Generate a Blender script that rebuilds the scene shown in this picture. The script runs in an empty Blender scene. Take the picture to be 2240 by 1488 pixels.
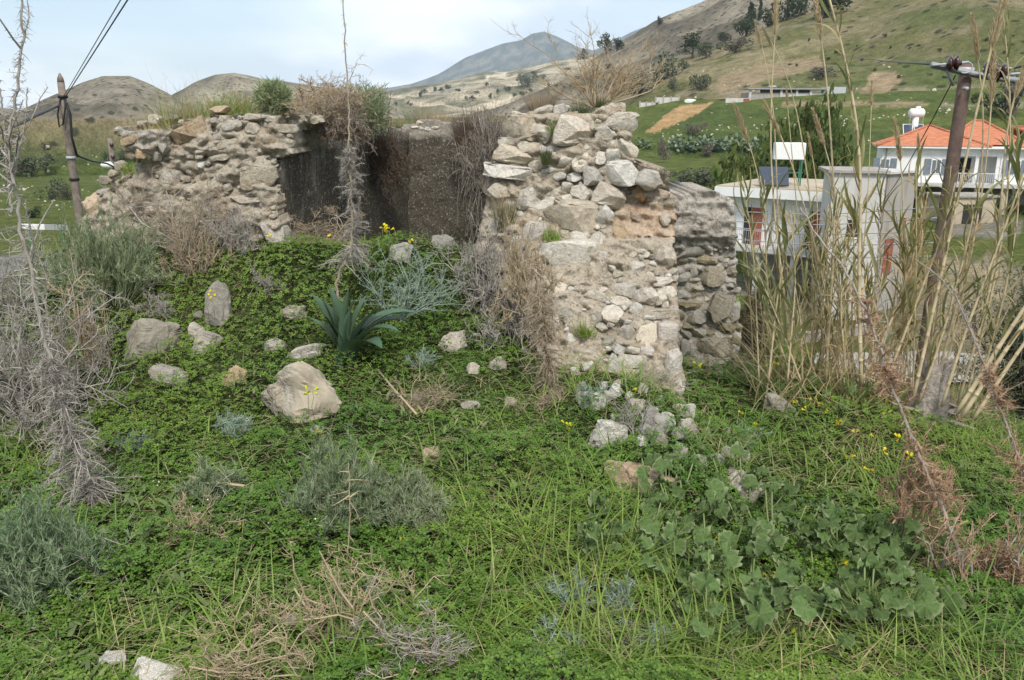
import bpy, bmesh, math, random
import numpy as np
from mathutils import Vector, Matrix
# ------------------------------------------------------------------ camera, sky, sun, exposure
SC = bpy.context.scene
COL = SC.collection
F, CX, CY, TH, EYE = 1800.0, 1120.0, 744.0, math.radians(15.3), 1.65
cam_d = bpy.data.cameras.new('camera'); cam = bpy.data.objects.new('camera', cam_d); COL.objects.link(cam)
cam.location = (0, 0, EYE); cam.rotation_euler = (math.pi/2 - TH, 0, 0)
cam_d.sensor_width = 36.0; cam_d.lens = 36.0*F/2240.0; cam_d.clip_start = 0.05; cam_d.clip_end = 30000
SC.camera = cam
SUN_EL, SUN_AZ = math.radians(50), math.radians(172)      # azimuth from +Y towards +X: behind the camera, high
w = bpy.data.worlds.new('World'); SC.world = w; w.use_nodes = True
nt = w.node_tree; nt.nodes.clear()
def N(t, kind, **kw):
    n = t.nodes.new(kind)
    for k, v in kw.items(): setattr(n, k, v)
    return n
sky = N(nt, 'ShaderNodeTexSky', sky_type='NISHITA', sun_disc=False)
sky.sun_elevation = SUN_EL; sky.sun_rotation = SUN_AZ; sky.air_density = 1.0; sky.dust_density = 1.5
tc = N(nt, 'ShaderNodeTexCoord'); sep = N(nt, 'ShaderNodeSeparateXYZ')
nt.links.new(tc.outputs['Generated'], sep.inputs[0])
ad = N(nt, 'ShaderNodeMath', operation='ADD'); ad.inputs[1].default_value = 0.22
mx = N(nt, 'ShaderNodeMath', operation='MAXIMUM'); mx.inputs[1].default_value = 0.0
nt.links.new(sep.outputs[2], mx.inputs[0]); nt.links.new(mx.outputs[0], ad.inputs[0])
cmb = N(nt, 'ShaderNodeCombineXYZ')
for i in (0, 1):
    dv = N(nt, 'ShaderNodeMath', operation='DIVIDE'); nt.links.new(sep.outputs[i], dv.inputs[0]); nt.links.new(ad.outputs[0], dv.inputs[1])
    nt.links.new(dv.outputs[0], cmb.inputs[i])
mp = N(nt, 'ShaderNodeMapping'); mp.inputs['Scale'].default_value = (0.8, 0.55, 1); mp.inputs['Location'].default_value = (3.3, 1.9, 0)
nt.links.new(cmb.outputs[0], mp.inputs[0])
nz = N(nt, 'ShaderNodeTexNoise'); nz.inputs['Scale'].default_value = 1.1; nz.inputs['Detail'].default_value = 7; nz.inputs['Roughness'].default_value = 0.55
nt.links.new(mp.outputs[0], nz.inputs['Vector'])
cov = N(nt, 'ShaderNodeMapRange'); cov.inputs[1].default_value = 0.36; cov.inputs[2].default_value = 0.62; cov.inputs[3].default_value = 0.28; cov.inputs[4].default_value = 1.0
nt.links.new(nz.outputs['Fac'], cov.inputs[0])
nz2 = N(nt, 'ShaderNodeTexNoise'); nz2.inputs['Scale'].default_value = 0.85; nz2.inputs['Detail'].default_value = 5
mp2 = N(nt, 'ShaderNodeMapping'); mp2.inputs['Scale'].default_value = (0.9, 0.7, 1); mp2.inputs['Location'].default_value = (0.35, 0.0, 0)
nt.links.new(cmb.outputs[0], mp2.inputs[0]); nt.links.new(mp2.outputs[0], nz2.inputs['Vector'])
cr = N(nt, 'ShaderNodeValToRGB')
cr.color_ramp.elements[0].position = 0.42; cr.color_ramp.elements[0].color = (0.60, 0.66, 0.74, 1)
cr.color_ramp.elements[1].position = 0.57; cr.color_ramp.elements[1].color = (1.0, 1.0, 1.02, 1)
nt.links.new(nz2.outputs['Fac'], cr.inputs[0])
SKY_STR = 0.12
vm = N(nt, 'ShaderNodeVectorMath', operation='SCALE'); vm.inputs['Scale'].default_value = 1.0/SKY_STR
nt.links.new(cr.outputs[0], vm.inputs[0])
mixc = N(nt, 'ShaderNodeMix', data_type='RGBA')
nt.links.new(cov.outputs[0], mixc.inputs[0]); nt.links.new(sky.outputs[0], mixc.inputs[6]); nt.links.new(vm.outputs[0], mixc.inputs[7])
bg = N(nt, 'ShaderNodeBackground'); bg.inputs[1].default_value = SKY_STR
nt.links.new(mixc.outputs[2], bg.inputs[0])
wo = N(nt, 'ShaderNodeOutputWorld'); nt.links.new(bg.outputs[0], wo.inputs[0])
sd = bpy.data.lights.new('sun', 'SUN'); sd.energy = 2.5; sd.angle = math.radians(12); sd.color = (1.0, 0.95, 0.87)
sun = bpy.data.objects.new('sun', sd); COL.objects.link(sun)
sdir = Vector((math.sin(SUN_AZ)*math.cos(SUN_EL), math.cos(SUN_AZ)*math.cos(SUN_EL), math.sin(SUN_EL)))
sun.rotation_euler = sdir.to_track_quat('Z', 'Y').to_euler(); sun.location = (-20, -20, 40)
VS = SC.view_settings; VS.view_transform = 'Standard'; VS.look = 'None'; VS.gamma = 1.0; VS.use_curve_mapping = False
VS.exposure = 0.58
SC.cycles.volume_bounces = 1

# ------------------------------------------------------------------ helpers
rng = np.random.default_rng(7); random.seed(7)
def ray(px, py):
    xc = (np.asarray(px, float)-CX)/F; yc = (CY-np.asarray(py, float))/F
    return np.stack([xc, math.cos(TH)+yc*math.sin(TH), -math.sin(TH)+yc*math.cos(TH)], -1)
def P(px, py, Y):
    d = ray(px, py); Y = np.asarray(Y, float)
    return d*(Y/d[..., 1])[..., None] + np.array([0, 0, EYE])
def mpp(p):                                             # metres per photo pixel at a point
    return (p[1]*math.cos(TH)-(p[2]-EYE)*math.sin(TH))/F
def h3(i, j, k, s):
    n = (i*374761393 + j*668265263 + k*1274126177 + s*1013904223) & 0xffffffff
    n = ((n ^ (n >> 13))*1274126177) & 0xffffffff
    return ((n ^ (n >> 16)) & 0xffff)/65535.0
def vnoise(p, s=0):
    p = np.asarray(p, float); b = np.floor(p).astype(np.int64); f = p-b; f = f*f*(3-2*f); o = 0
    for di in (0, 1):
        for dj in (0, 1):
            for dk in (0, 1):
                wgt = (f[..., 0] if di else 1-f[..., 0])*(f[..., 1] if dj else 1-f[..., 1])*(f[..., 2] if dk else 1-f[..., 2])
                o = o + wgt*h3(b[..., 0]+di, b[..., 1]+dj, b[..., 2]+dk, s)
    return o*2-1
def fbm(p, oct=4, s=0, gain=0.5):
    a, o, q = 1.0, 0, np.asarray(p, float)
    for k in range(oct):
        o = o + a*vnoise(q, s+k); q = q*2.03+7.7; a *= gain
    return o
def unit(v): return v/np.maximum(np.linalg.norm(v, axis=-1, keepdims=True), 1e-9)
def mesh_np(name, V, F_, mat=None, smooth=True, attrs=None):
    V = np.ascontiguousarray(V, np.float32); me = bpy.data.meshes.new(name)
    fl = [np.asarray(f, np.int32) for f in (F_ if isinstance(F_, list) else [F_]) if len(f)]
    me.vertices.add(len(V)); me.vertices.foreach_set('co', V.ravel())
    tot = sum(f.size for f in fl); npol = sum(len(f) for f in fl)
    me.loops.add(tot); me.polygons.add(npol)
    me.loops.foreach_set('vertex_index', np.concatenate([f.ravel() for f in fl]).astype(np.int32))
    cnt = np.concatenate([np.full(len(f), f.shape[1]) for f in fl]); st = np.concatenate([[0], np.cumsum(cnt)[:-1]])
    me.polygons.foreach_set('loop_start', st.astype(np.int32))
    me.update(calc_edges=True)
    me.polygons.foreach_set('use_smooth', np.full(npol, bool(smooth)))
    for k, a in (attrs or {}).items():
        at = me.attributes.new(k, 'FLOAT_COLOR', 'POINT'); at.data.foreach_set('color', np.ascontiguousarray(a, np.float32).ravel())
    if mat: me.materials.append(mat)
    me.validate(); return me
def link(name, me, parent=None, loc=None, **props):
    o = bpy.data.objects.new(name, me); COL.objects.link(o)
    if loc is not None: o.location = loc
    if parent is not None: o.parent = parent
    for k, v in props.items(): o[k] = v
    return o
def thing(name, label, category, loc=(0, 0, 0), group=None, rz=0.0):
    o = bpy.data.objects.new(name, None); COL.objects.link(o); o.location = loc; o.rotation_euler = (0, 0, rz)
    o.empty_display_size = 0.1; o['label'] = label; o['category'] = category
    if group: o['group'] = group
    return o
def tag(o, label, category, group=None):
    o['label'] = label; o['category'] = category
    if group: o['group'] = group
    return o
def copy_tree(root, loc, rot, scale, label=None):
    r = root.copy(); COL.objects.link(r); r.location = loc; r.rotation_euler = rot; r.scale = scale
    if label: r['label'] = label
    for ch in root.children:
        c = ch.copy(); COL.objects.link(c); c.parent = r
    return r
ORD = ['first', 'second', 'third', 'fourth', 'fifth', 'sixth', 'seventh', 'eighth', 'ninth', 'tenth', 'eleventh', 'twelfth', 'thirteenth', 'fourteenth', 'fifteenth', 'sixteenth', 'seventeenth', 'eighteenth', 'nineteenth', 'twentieth']
ORD += ['twenty-'+o for o in ORD[:9]] + ['thirtieth'] + ['thirty-'+o for o in ORD[:9]]
ORD += ['fortieth'] + ['forty-'+o for o in ORD[:9]] + ['fiftieth'] + ['fifty-'+o for o in ORD[:9]] + ['sixtieth'] + ['sixty-'+o for o in ORD[:9]]
# ---- batch geometry: returns (V, F)
def join(parts):
    Vs, Fs, n = [], {}, 0
    for V, F_ in parts:
        for f in (F_ if isinstance(F_, list) else [F_]):
            if len(f): Fs.setdefault(f.shape[1], []).append(f+n)
        Vs.append(V); n += len(V)
    return np.concatenate(Vs), [np.concatenate(v) for v in Fs.values()]
def perp(d):
    a = np.where(np.abs(d[..., 2:3]) < 0.9, np.array([0, 0, 1.0]), np.array([1.0, 0, 0]))
    u = unit(np.cross(d, a)); return u, np.cross(d, u)
def tubes(A, B, ra, rb, n=3):
    A = np.asarray(A); B = np.asarray(B); m = len(A); d = unit(B-A); u, v = perp(d)
    ra = np.broadcast_to(ra, (m,)); rb = np.broadcast_to(rb, (m,))
    an = np.arange(n)*2*math.pi/n
    ring = u[:, None]*np.cos(an)[None, :, None] + v[:, None]*np.sin(an)[None, :, None]
    V = np.concatenate([A[:, None]+ring*ra[:, None, None], B[:, None]+ring*rb[:, None, None]], 1)
    i = np.arange(n); j = (i+1) % n
    q = np.stack([i, j, j+n, i+n], -1)
    return V.reshape(-1, 3), (np.arange(m)*2*n)[:, None, None].repeat(n, 1).reshape(m*n, 1) + np.tile(q, (m, 1))
def polytube(pts, rad, n=8, cap=True):
    pts = np.asarray(pts, float); m = len(pts); rad = np.broadcast_to(rad, (m,))
    t = np.gradient(pts, axis=0); t = unit(t); u = np.zeros_like(t)
    u0 = perp(t[:1])[0][0]
    for k in range(m):
        u0 = u0 - t[k]*np.dot(u0, t[k]); u0 = u0/np.linalg.norm(u0); u[k] = u0
    v = np.cross(t, u); an = np.arange(n)*2*math.pi/n
    V = (pts[:, None] + (u[:, None]*np.cos(an)[None, :, None] + v[:, None]*np.sin(an)[None, :, None])*rad[:, None, None]).reshape(-1, 3)
    i = np.arange(n); j = (i+1) % n; q = np.stack([i, j, j+n, i+n], -1)
    Fq = (np.arange(m-1)*n)[:, None, None] + q[None]
    Fs = [Fq.reshape(-1, 4)]
    if cap:
        V = np.concatenate([V, pts[:1], pts[-1:]]); c0, c1 = m*n, m*n+1
        Fs.append(np.concatenate([np.stack([j, i, np.full(n, c0)], -1), np.stack([i+(m-1)*n, j+(m-1)*n, np.full(n, c1)], -1)]))
    return V, Fs
def ribbons(base, d, side, L, W, bend, seg=3, taper=True):
    """blades: base point, direction, side vector, length, width, bend (vector added ~t^2)"""
    n = len(base); t = np.linspace(0, 1, seg+1)
    c = base[:, None] + d[:, None]*(L[:, None]*t)[..., None] + bend[:, None]*(t**2)[None, :, None]
    wd = (W[:, None]*(np.sin(np.clip(t*0.85+0.15, 0, 1)*math.pi)**0.6 if taper == 2 else (1-t**1.6 if taper else np.ones_like(t)))[None])/2 + 0.00015
    V = np.stack([c-side[:, None]*wd[..., None], c+side[:, None]*wd[..., None]], 2).reshape(-1, 3)
    k = np.arange(seg)*2; q = np.stack([k, k+1, k+3, k+2], -1)
    return V, ((np.arange(n)*2*(seg+1))[:, None, None] + q[None]).reshape(-1, 4)
def rand_dirs(n, r=None):
    r = r or rng; return unit(r.normal(size=(n, 3)))
def instance(tV, tF, R, T, S):
    n = len(T); V = (np.einsum('nij,kj->nki', R, tV)*S[:, None, None] + T[:, None]).reshape(-1, 3)
    off = (np.arange(n)*len(tV))[:, None, None]
    return V, [(off + f[None]).reshape(-1, f.shape[1]) for f in (tF if isinstance(tF, list) else [tF])]
def frames(zax, yaw):
    u, v = perp(zax); x = u*np.cos(yaw)[:, None] + v*np.sin(yaw)[:, None]
    return np.stack([x, np.cross(zax, x), zax], -1)

# ------------------------------------------------------------------ materials
def mat_new(name):
    m = bpy.data.materials.new(name); m.use_nodes = True; t = m.node_tree; t.nodes.clear()
    return m, t
def out(t, sh):
    o = N(t, 'ShaderNodeOutputMaterial'); t.links.new(sh, o.inputs[0])
def noise_node(t, scale, detail=5, rough=0.6, vec=None, coord='Object', dist=0.0):
    n = N(t, 'ShaderNodeTexNoise'); n.inputs['Scale'].default_value = scale; n.inputs['Detail'].default_value = detail
    n.inputs['Roughness'].default_value = rough; n.inputs['Distortion'].default_value = dist
    if vec is None:
        c = N(t, 'ShaderNodeTexCoord'); vec = c.outputs[coord]
    t.links.new(vec, n.inputs['Vector']); return n
def ramp(t, fac, stops):
    r = N(t, 'ShaderNodeValToRGB'); e = r.color_ramp.elements
    while len(e) < len(stops): e.new(0.5)
    for q, (p, c) in zip(e, stops): q.position = p; q.color = (*c, 1)
    t.links.new(fac, r.inputs[0]); return r.outputs[0]
def mixn(t, fac, a, b, mode='MIX'):
    m = N(t, 'ShaderNodeMix', data_type='RGBA', blend_type=mode)
    for s, v in ((0, fac), (6, a), (7, b)):
        if hasattr(v, 'is_linked') or hasattr(v, 'links'): t.links.new(v, m.inputs[s])
        elif isinstance(v, (int, float)): m.inputs[s].default_value = v
        else: m.inputs[s].default_value = (*v, 1)
    return m.outputs[2]
def bump(t, h, strength=0.5, dist=0.02, prev=None):
    b = N(t, 'ShaderNodeBump'); b.inputs['Strength'].default_value = strength; b.inputs['Distance'].default_value = dist
    t.links.new(h, b.inputs['Height'])
    if prev is not None: t.links.new(prev, b.inputs['Normal'])
    return b.outputs[0]
def bsdf(t, col, rough=0.9, nrm=None, spec=0.2):
    p = N(t, 'ShaderNodeBsdfPrincipled'); p.inputs['Roughness'].default_value = rough; p.inputs['Specular IOR Level'].default_value = spec
    if hasattr(col, 'links'): t.links.new(col, p.inputs['Base Color'])
    else: p.inputs['Base Color'].default_value = (*col, 1)
    if nrm is not None: t.links.new(nrm, p.inputs['Normal'])
    return p.outputs[0]
def geo_pos(t): return N(t, 'ShaderNodeNewGeometry').outputs['Position']
def stone_mat(name, base, warm, dark, lichen=0.35, scale=1.0, bstr=1.0, rnd=0.16):
    m, t = mat_new(name); pos = geo_pos(t)
    oi = N(t, 'ShaderNodeObjectInfo')
    n1 = noise_node(t, 5*scale, 6, 0.65, pos); n2 = noise_node(t, 28*scale, 6, 0.7, pos); n3 = noise_node(t, 90*scale, 4, 0.7, pos)
    c = ramp(t, n1.outputs['Fac'], [(0.30, warm), (0.5, base), (0.72, tuple(min(1, x*1.18) for x in base))])
    c = mixn(t, ramp(t, n2.outputs['Fac'], [(0.46, (0, 0, 0)), (0.68, (1, 1, 1))]), c, tuple(min(1, x*1.3) for x in base))
    sp = ramp(t, n2.outputs['Fac'], [(0.30, (lichen*1.8,)*3), (0.45, (0, 0, 0))]); c = mixn(t, sp, c, dark)
    sp3 = ramp(t, n3.outputs['Fac'], [(0.34, (lichen*1.8,)*3), (0.45, (0, 0, 0))]); c = mixn(t, sp3, c, dark)
    hs = N(t, 'ShaderNodeHueSaturation'); t.links.new(c, hs.inputs['Color'])
    mr = N(t, 'ShaderNodeMapRange'); mr.inputs[3].default_value = 1-rnd; mr.inputs[4].default_value = 1+rnd
    t.links.new(oi.outputs['Random'], mr.inputs[0]); t.links.new(mr.outputs[0], hs.inputs['Value'])
    mr2 = N(t, 'ShaderNodeMapRange'); mr2.inputs[3].default_value = 0.75; mr2.inputs[4].default_value = 1.15
    mm = N(t, 'ShaderNodeMath', operation='FRACT'); m7 = N(t, 'ShaderNodeMath', operation='MULTIPLY'); m7.inputs[1].default_value = 7.31
    t.links.new(oi.outputs['Random'], m7.inputs[0]); t.links.new(m7.outputs[0], mm.inputs[0]); t.links.new(mm.outputs[0], mr2.inputs[0])
    t.links.new(mr2.outputs[0], hs.inputs['Saturation'])
    b = bump(t, n2.outputs['Fac'], bstr, 0.03); b = bump(t, n3.outputs['Fac'], bstr*0.7, 0.008, b)
    out(t, bsdf(t, hs.outputs[0], 0.95, b, 0.1)); return m
def leaf_mat(name, c0, c1, trans=0.3, rough=0.55, spec=0.3, extra=None):
    m, t = mat_new(name); g = N(t, 'ShaderNodeNewGeometry')
    pn = noise_node(t, 1.6, 4, 0.6, g.outputs['Position'])
    a = N(t, 'ShaderNodeMath', operation='ADD'); s = N(t, 'ShaderNodeMath', operation='MULTIPLY_ADD')
    s.inputs[1].default_value = 0.62; t.links.new(g.outputs['Random Per Island'], s.inputs[0])
    mr = N(t, 'ShaderNodeMapRange'); mr.inputs[1].default_value = 0.3; mr.inputs[2].default_value = 0.7; mr.inputs[3].default_value = 0; mr.inputs[4].default_value = 0.38
    t.links.new(pn.outputs['Fac'], mr.inputs[0]); t.links.new(mr.outputs[0], s.inputs[2])
    st = [(0.0, c0), (0.85, c1)] if extra is None else [(0.0, c0), (0.80, c1), (0.93, extra)]
    c = ramp(t, s.outputs[0], st)
    p3 = noise_node(t, 0.55, 3, 0.6, g.outputs['Position']); c = mixn(t, 1.0, c, ramp(t, p3.outputs['Fac'], [(0.38, (0.74, 0.86, 0.80)), (0.62, (1.22, 1.10, 1.05))]), 'MULTIPLY')
    p = bsdf(t, c, rough, None, spec)
    tr = N(t, 'ShaderNodeBsdfTranslucent'); t.links.new(mixn(t, 0.35, c, (0.25, 0.32, 0.03)), tr.inputs[0])
    mx_ = N(t, 'ShaderNodeMixShader'); mx_.inputs[0].default_value = trans
    t.links.new(p, mx_.inputs[1]); t.links.new(tr.outputs[0], mx_.inputs[2]); out(t, mx_.outputs[0]); return m
def plain_mat(name, col, rough=0.7, var=0.15, scale=3.0, spec=0.3, bstr=0.0, metal=0.0):
    m, t = mat_new(name); pos = geo_pos(t); n = noise_node(t, scale, 6, 0.65, pos)
    c = ramp(t, n.outputs['Fac'], [(0.3, tuple(x*(1-var) for x in col)), (0.7, tuple(min(1, x*(1+var)) for x in col))])
    b = bump(t, n.outputs['Fac'], bstr, 0.02) if bstr else None
    p = N(t, 'ShaderNodeBsdfPrincipled'); p.inputs['Roughness'].default_value = rough; p.inputs['Specular IOR Level'].default_value = spec
    p.inputs['Metallic'].default_value = metal
    t.links.new(c, p.inputs['Base Color'])
    if b: t.links.new(b, p.inputs['Normal'])
    out(t, p.outputs[0]); return m
def stem_mat(name, c0, c1, rough=0.85):
    m, t = mat_new(name); g = N(t, 'ShaderNodeNewGeometry'); n = noise_node(t, 22, 3, 0.6, g.outputs['Position'])
    s = N(t, 'ShaderNodeMath', operation='MULTIPLY_ADD'); s.inputs[1].default_value = 0.5
    t.links.new(g.outputs['Random Per Island'], s.inputs[0]); m5 = N(t, 'ShaderNodeMath', operation='MULTIPLY'); m5.inputs[1].default_value = 0.5
    t.links.new(n.outputs['Fac'], m5.inputs[0]); t.links.new(m5.outputs[0], s.inputs[2])
    out(t, bsdf(t, ramp(t, s.outputs[0], [(0.2, c0), (0.8, c1)]), rough, None, 0.15)); return m

M = {}
M['lime'] = stone_mat('limestone', (0.53, 0.49, 0.415), (0.48, 0.40, 0.30), (0.15, 0.14, 0.115), 0.28)
M['cream'] = stone_mat('cream_stone', (0.57, 0.51, 0.415), (0.52, 0.42, 0.305), (0.17, 0.145, 0.11), 0.22)
M['white'] = stone_mat('white_stone', (0.56, 0.535, 0.475), (0.50, 0.46, 0.38), (0.18, 0.17, 0.15), 0.18)
M['field'] = stone_mat('field_stone', (0.43, 0.395, 0.325), (0.38, 0.32, 0.235), (0.14, 0.13, 0.105), 0.36)
M['bedded'] = stone_mat('mortar_set_stone', (0.46, 0.415, 0.335), (0.40, 0.33, 0.24), (0.14, 0.125, 0.10), 0.45, 1.0, 1.1, 0.10)
M['grey'] = stone_mat('grey_stone', (0.31, 0.295, 0.25), (0.28, 0.24, 0.18), (0.10, 0.10, 0.09), 0.20, bstr=0.6)
M['olive'] = stone_mat('olive_sandstone', (0.30, 0.265, 0.19), (0.27, 0.22, 0.14), (0.09, 0.08, 0.065), 0.30)
M['orange'] = stone_mat('ochre_stone', (0.46, 0.36, 0.25), (0.40, 0.22, 0.09), (0.16, 0.12, 0.08), 0.25)
M['mortar'] = stone_mat('lime_mortar', (0.41, 0.365, 0.295), (0.345, 0.275, 0.195), (0.12, 0.11, 0.09), 0.5, 0.6, 1.2, 0)
M['mortar_grey'] = stone_mat('grey_mortar', (0.43, 0.395, 0.335), (0.38, 0.31, 0.23), (0.12, 0.11, 0.095), 0.5, 0.8, 1.0, 0)
M['red_mortar'] = stone_mat('red_earth_mortar', (0.45, 0.375, 0.295), (0.41, 0.295, 0.21), (0.17, 0.10, 0.07), 0.35, 1.0, 0.8, 0)
def plaster_mat():
    m, t = mat_new('lichen_and_shade_plaster'); pos = geo_pos(t)
    n1 = noise_node(t, 2.2, 6, 0.6, pos, dist=0.4); n2 = noise_node(t, 34, 5, 0.75, pos); n3 = noise_node(t, 80, 4, 0.7, pos)
    dark = ramp(t, n3.outputs['Fac'], [(0.35, (0.038, 0.033, 0.027)), (0.6, (0.125, 0.11, 0.085))])
    pale = ramp(t, n2.outputs['Fac'], [(0.35, (0.20, 0.18, 0.145)), (0.65, (0.35, 0.32, 0.265))])
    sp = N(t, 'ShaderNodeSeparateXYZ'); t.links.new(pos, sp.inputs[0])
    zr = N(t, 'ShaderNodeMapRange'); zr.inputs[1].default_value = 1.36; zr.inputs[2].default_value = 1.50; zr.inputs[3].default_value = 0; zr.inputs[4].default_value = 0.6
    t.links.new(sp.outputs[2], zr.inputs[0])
    zl = N(t, 'ShaderNodeMapRange'); zl.inputs[1].default_value = 0.5; zl.inputs[2].default_value = 1.4; zl.inputs[3].default_value = -0.27; zl.inputs[4].default_value = 0.03  # darkens downwards: lichen plus the cistern's shade, painted into the colour
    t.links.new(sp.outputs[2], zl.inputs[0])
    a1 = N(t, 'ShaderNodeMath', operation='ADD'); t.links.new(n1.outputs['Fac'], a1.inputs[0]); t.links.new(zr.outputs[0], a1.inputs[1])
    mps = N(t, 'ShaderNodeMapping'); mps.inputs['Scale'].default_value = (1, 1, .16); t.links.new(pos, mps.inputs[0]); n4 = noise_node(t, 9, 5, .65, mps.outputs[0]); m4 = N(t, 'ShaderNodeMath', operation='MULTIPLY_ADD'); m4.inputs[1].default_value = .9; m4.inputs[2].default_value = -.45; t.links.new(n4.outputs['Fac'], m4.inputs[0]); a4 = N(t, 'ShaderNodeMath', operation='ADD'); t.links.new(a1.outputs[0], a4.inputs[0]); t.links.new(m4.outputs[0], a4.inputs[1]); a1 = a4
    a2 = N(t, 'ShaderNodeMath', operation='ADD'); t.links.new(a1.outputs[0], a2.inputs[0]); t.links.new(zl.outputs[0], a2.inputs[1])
    vd = N(t, 'ShaderNodeVectorMath', operation='DISTANCE'); t.links.new(pos, vd.inputs[0]); vd.inputs[1].default_value = (-1.05, 9.2, .55); vr = N(t, 'ShaderNodeMapRange'); vr.inputs[1].default_value = .35; vr.inputs[2].default_value = 1.5; vr.inputs[3].default_value = -.32; vr.inputs[4].default_value = 0; t.links.new(vd.outputs['Value'], vr.inputs[0]); a5 = N(t, 'ShaderNodeMath', operation='ADD'); t.links.new(a2.outputs[0], a5.inputs[0]); t.links.new(vr.outputs[0], a5.inputs[1]); a2 = a5  # dark round corner patch: lichen, and corner shade put into the plaster colour
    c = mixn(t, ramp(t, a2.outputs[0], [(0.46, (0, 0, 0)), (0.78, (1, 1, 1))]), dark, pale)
    c = mixn(t, ramp(t, n2.outputs['Fac'], [(0.57, (0, 0, 0)), (0.64, (0.85, 0.85, 0.85))]), c, (0.40, 0.375, 0.33))
    c = mixn(t, ramp(t, n3.outputs['Fac'], [(0.60, (0, 0, 0)), (0.68, (0.55, 0.55, 0.55))]), c, (0.26, 0.24, 0.21))
    b = bump(t, n2.outputs['Fac'], 0.7, 0.02); b = bump(t, n3.outputs['Fac'], 0.6, 0.008, b)
    out(t, bsdf(t, c, 0.95, b, 0.08)); return m
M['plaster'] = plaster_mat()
M['beige'] = stone_mat('smooth_beige_stone', (0.34, 0.30, 0.235), (0.31, 0.265, 0.19), (0.2, 0.18, 0.14), 0.1, 0.6, 0.35)
M['slab'] = stone_mat('dark_slab', (0.235, 0.22, 0.18), (0.21, 0.185, 0.14), (0.10, 0.09, 0.075), 0.22, bstr=.7)
M['soil'] = plain_mat('soil', (0.085, 0.068, 0.042), 0.95, 0.5, 9, 0.1, 0.8)
M['clover'] = leaf_mat('clover_leaf', (0.045, 0.114, 0.014), (0.165, 0.272, 0.040), 0.28, 0.5, 0.35)
M['grass'] = leaf_mat('grass_blade', (0.080, 0.165, 0.024), (0.24, 0.33, 0.075), 0.30, 0.5, 0.3)
M['straw'] = leaf_mat('straw', (0.30, 0.24, 0.12), (0.48, 0.42, 0.26), 0.2, 0.7, 0.2)
M['sage'] = leaf_mat('sage_leaf', (0.12, 0.175, 0.09), (0.31, 0.375, 0.225), 0.15, 0.7, 0.2)
M['darkgreen'] = leaf_mat('dark_shrub_leaf', (0.045, 0.065, 0.028), (0.125, 0.145, 0.065), 0.15, 0.65, 0.25)
M['brownleaf'] = leaf_mat('brown_dry_leaf', (0.085, 0.06, 0.042), (0.22, 0.165, 0.115), 0.1, 0.8, 0.1)
M['twig_grey'] = stem_mat('grey_twig', (0.19, 0.170, 0.145), (0.43, 0.40, 0.35))
M['twig_brown'] = stem_mat('brown_twig', (0.20, 0.155, 0.108), (0.42, 0.35, 0.25))
M['twig_tan'] = stem_mat('tan_twig', (0.28, 0.212, 0.13), (0.48, 0.395, 0.265))
M['twig_orange'] = stem_mat('rust_twig', (0.22, 0.135, 0.085), (0.45, 0.31, 0.20))
M['twig_dark'] = stem_mat('dark_twig', (0.05, 0.04, 0.032), (0.16, 0.13, 0.11))
M['blue_thorn'] = stem_mat('blue_green_thorn', (0.14, 0.20, 0.155), (0.33, 0.40, 0.32), 0.6)
M['reed'] = stem_mat('reed_stem', (0.36, 0.285, 0.165), (0.56, 0.475, 0.31), 0.5)
M['reed_leaf'] = leaf_mat('reed_leaf', (0.085, 0.105, 0.038), (0.26, 0.255, 0.115), 0.3, 0.45, 0.4)
M['reed_dry'] = leaf_mat('reed_dry_leaf', (0.28, 0.21, 0.11), (0.48, 0.40, 0.24), 0.25, 0.7, 0.2)
M['plume'] = stem_mat('reed_plume', (0.34, 0.26, 0.15), (0.60, 0.49, 0.31))
M['squill'] = leaf_mat('squill_leaf', (0.045, 0.092, 0.058), (0.10, 0.165, 0.11), 0.08, 0.32, 0.5)
M['yellow'] = leaf_mat('yellow_petal', (0.75, 0.62, 0.02), (0.85, 0.75, 0.05), 0.3, 0.5, 0.2)
M['whitepetal'] = plain_mat('white_petal', (0.75, 0.74, 0.70), 0.6)
M['greenstem'] = plain_mat('green_stem', (0.16, 0.24, 0.06), 0.6)
M['polewood'] = plain_mat('weathered_pole_wood', (0.20, 0.165, 0.14), 0.9, 0.35, 7, 0.15, 0.5)
M['redpole'] = plain_mat('red_brown_pole_wood', (0.14, 0.098, 0.08), 0.85, 0.35, 9, 0.2, 0.5)
M['deadwood'] = plain_mat('dead_wood', (0.33, 0.29, 0.25), 0.95, 0.4, 30, 0.1, 1.0)
M['black'] = plain_mat('black_cable', (0.02, 0.02, 0.022), 0.5)
M['steel'] = plain_mat('galvanised_steel', (0.42, 0.43, 0.44), 0.45, 0.1, 10, 0.5)
M['insul'] = plain_mat('brown_porcelain', (0.045, 0.016, 0.014), 0.18, 0.2, 4, 0.6)
M['wallwhite'] = plain_mat('white_render', (0.78, 0.78, 0.77), 0.85, 0.05, 0.8)
M['concrete'] = plain_mat('bare_concrete', (0.44, 0.43, 0.40), 0.9, 0.18, 0.7, 0.15)
M['concrete2'] = plain_mat('stained_concrete', (0.36, 0.34, 0.31), 0.9, 0.25, 0.5, 0.15)
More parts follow.
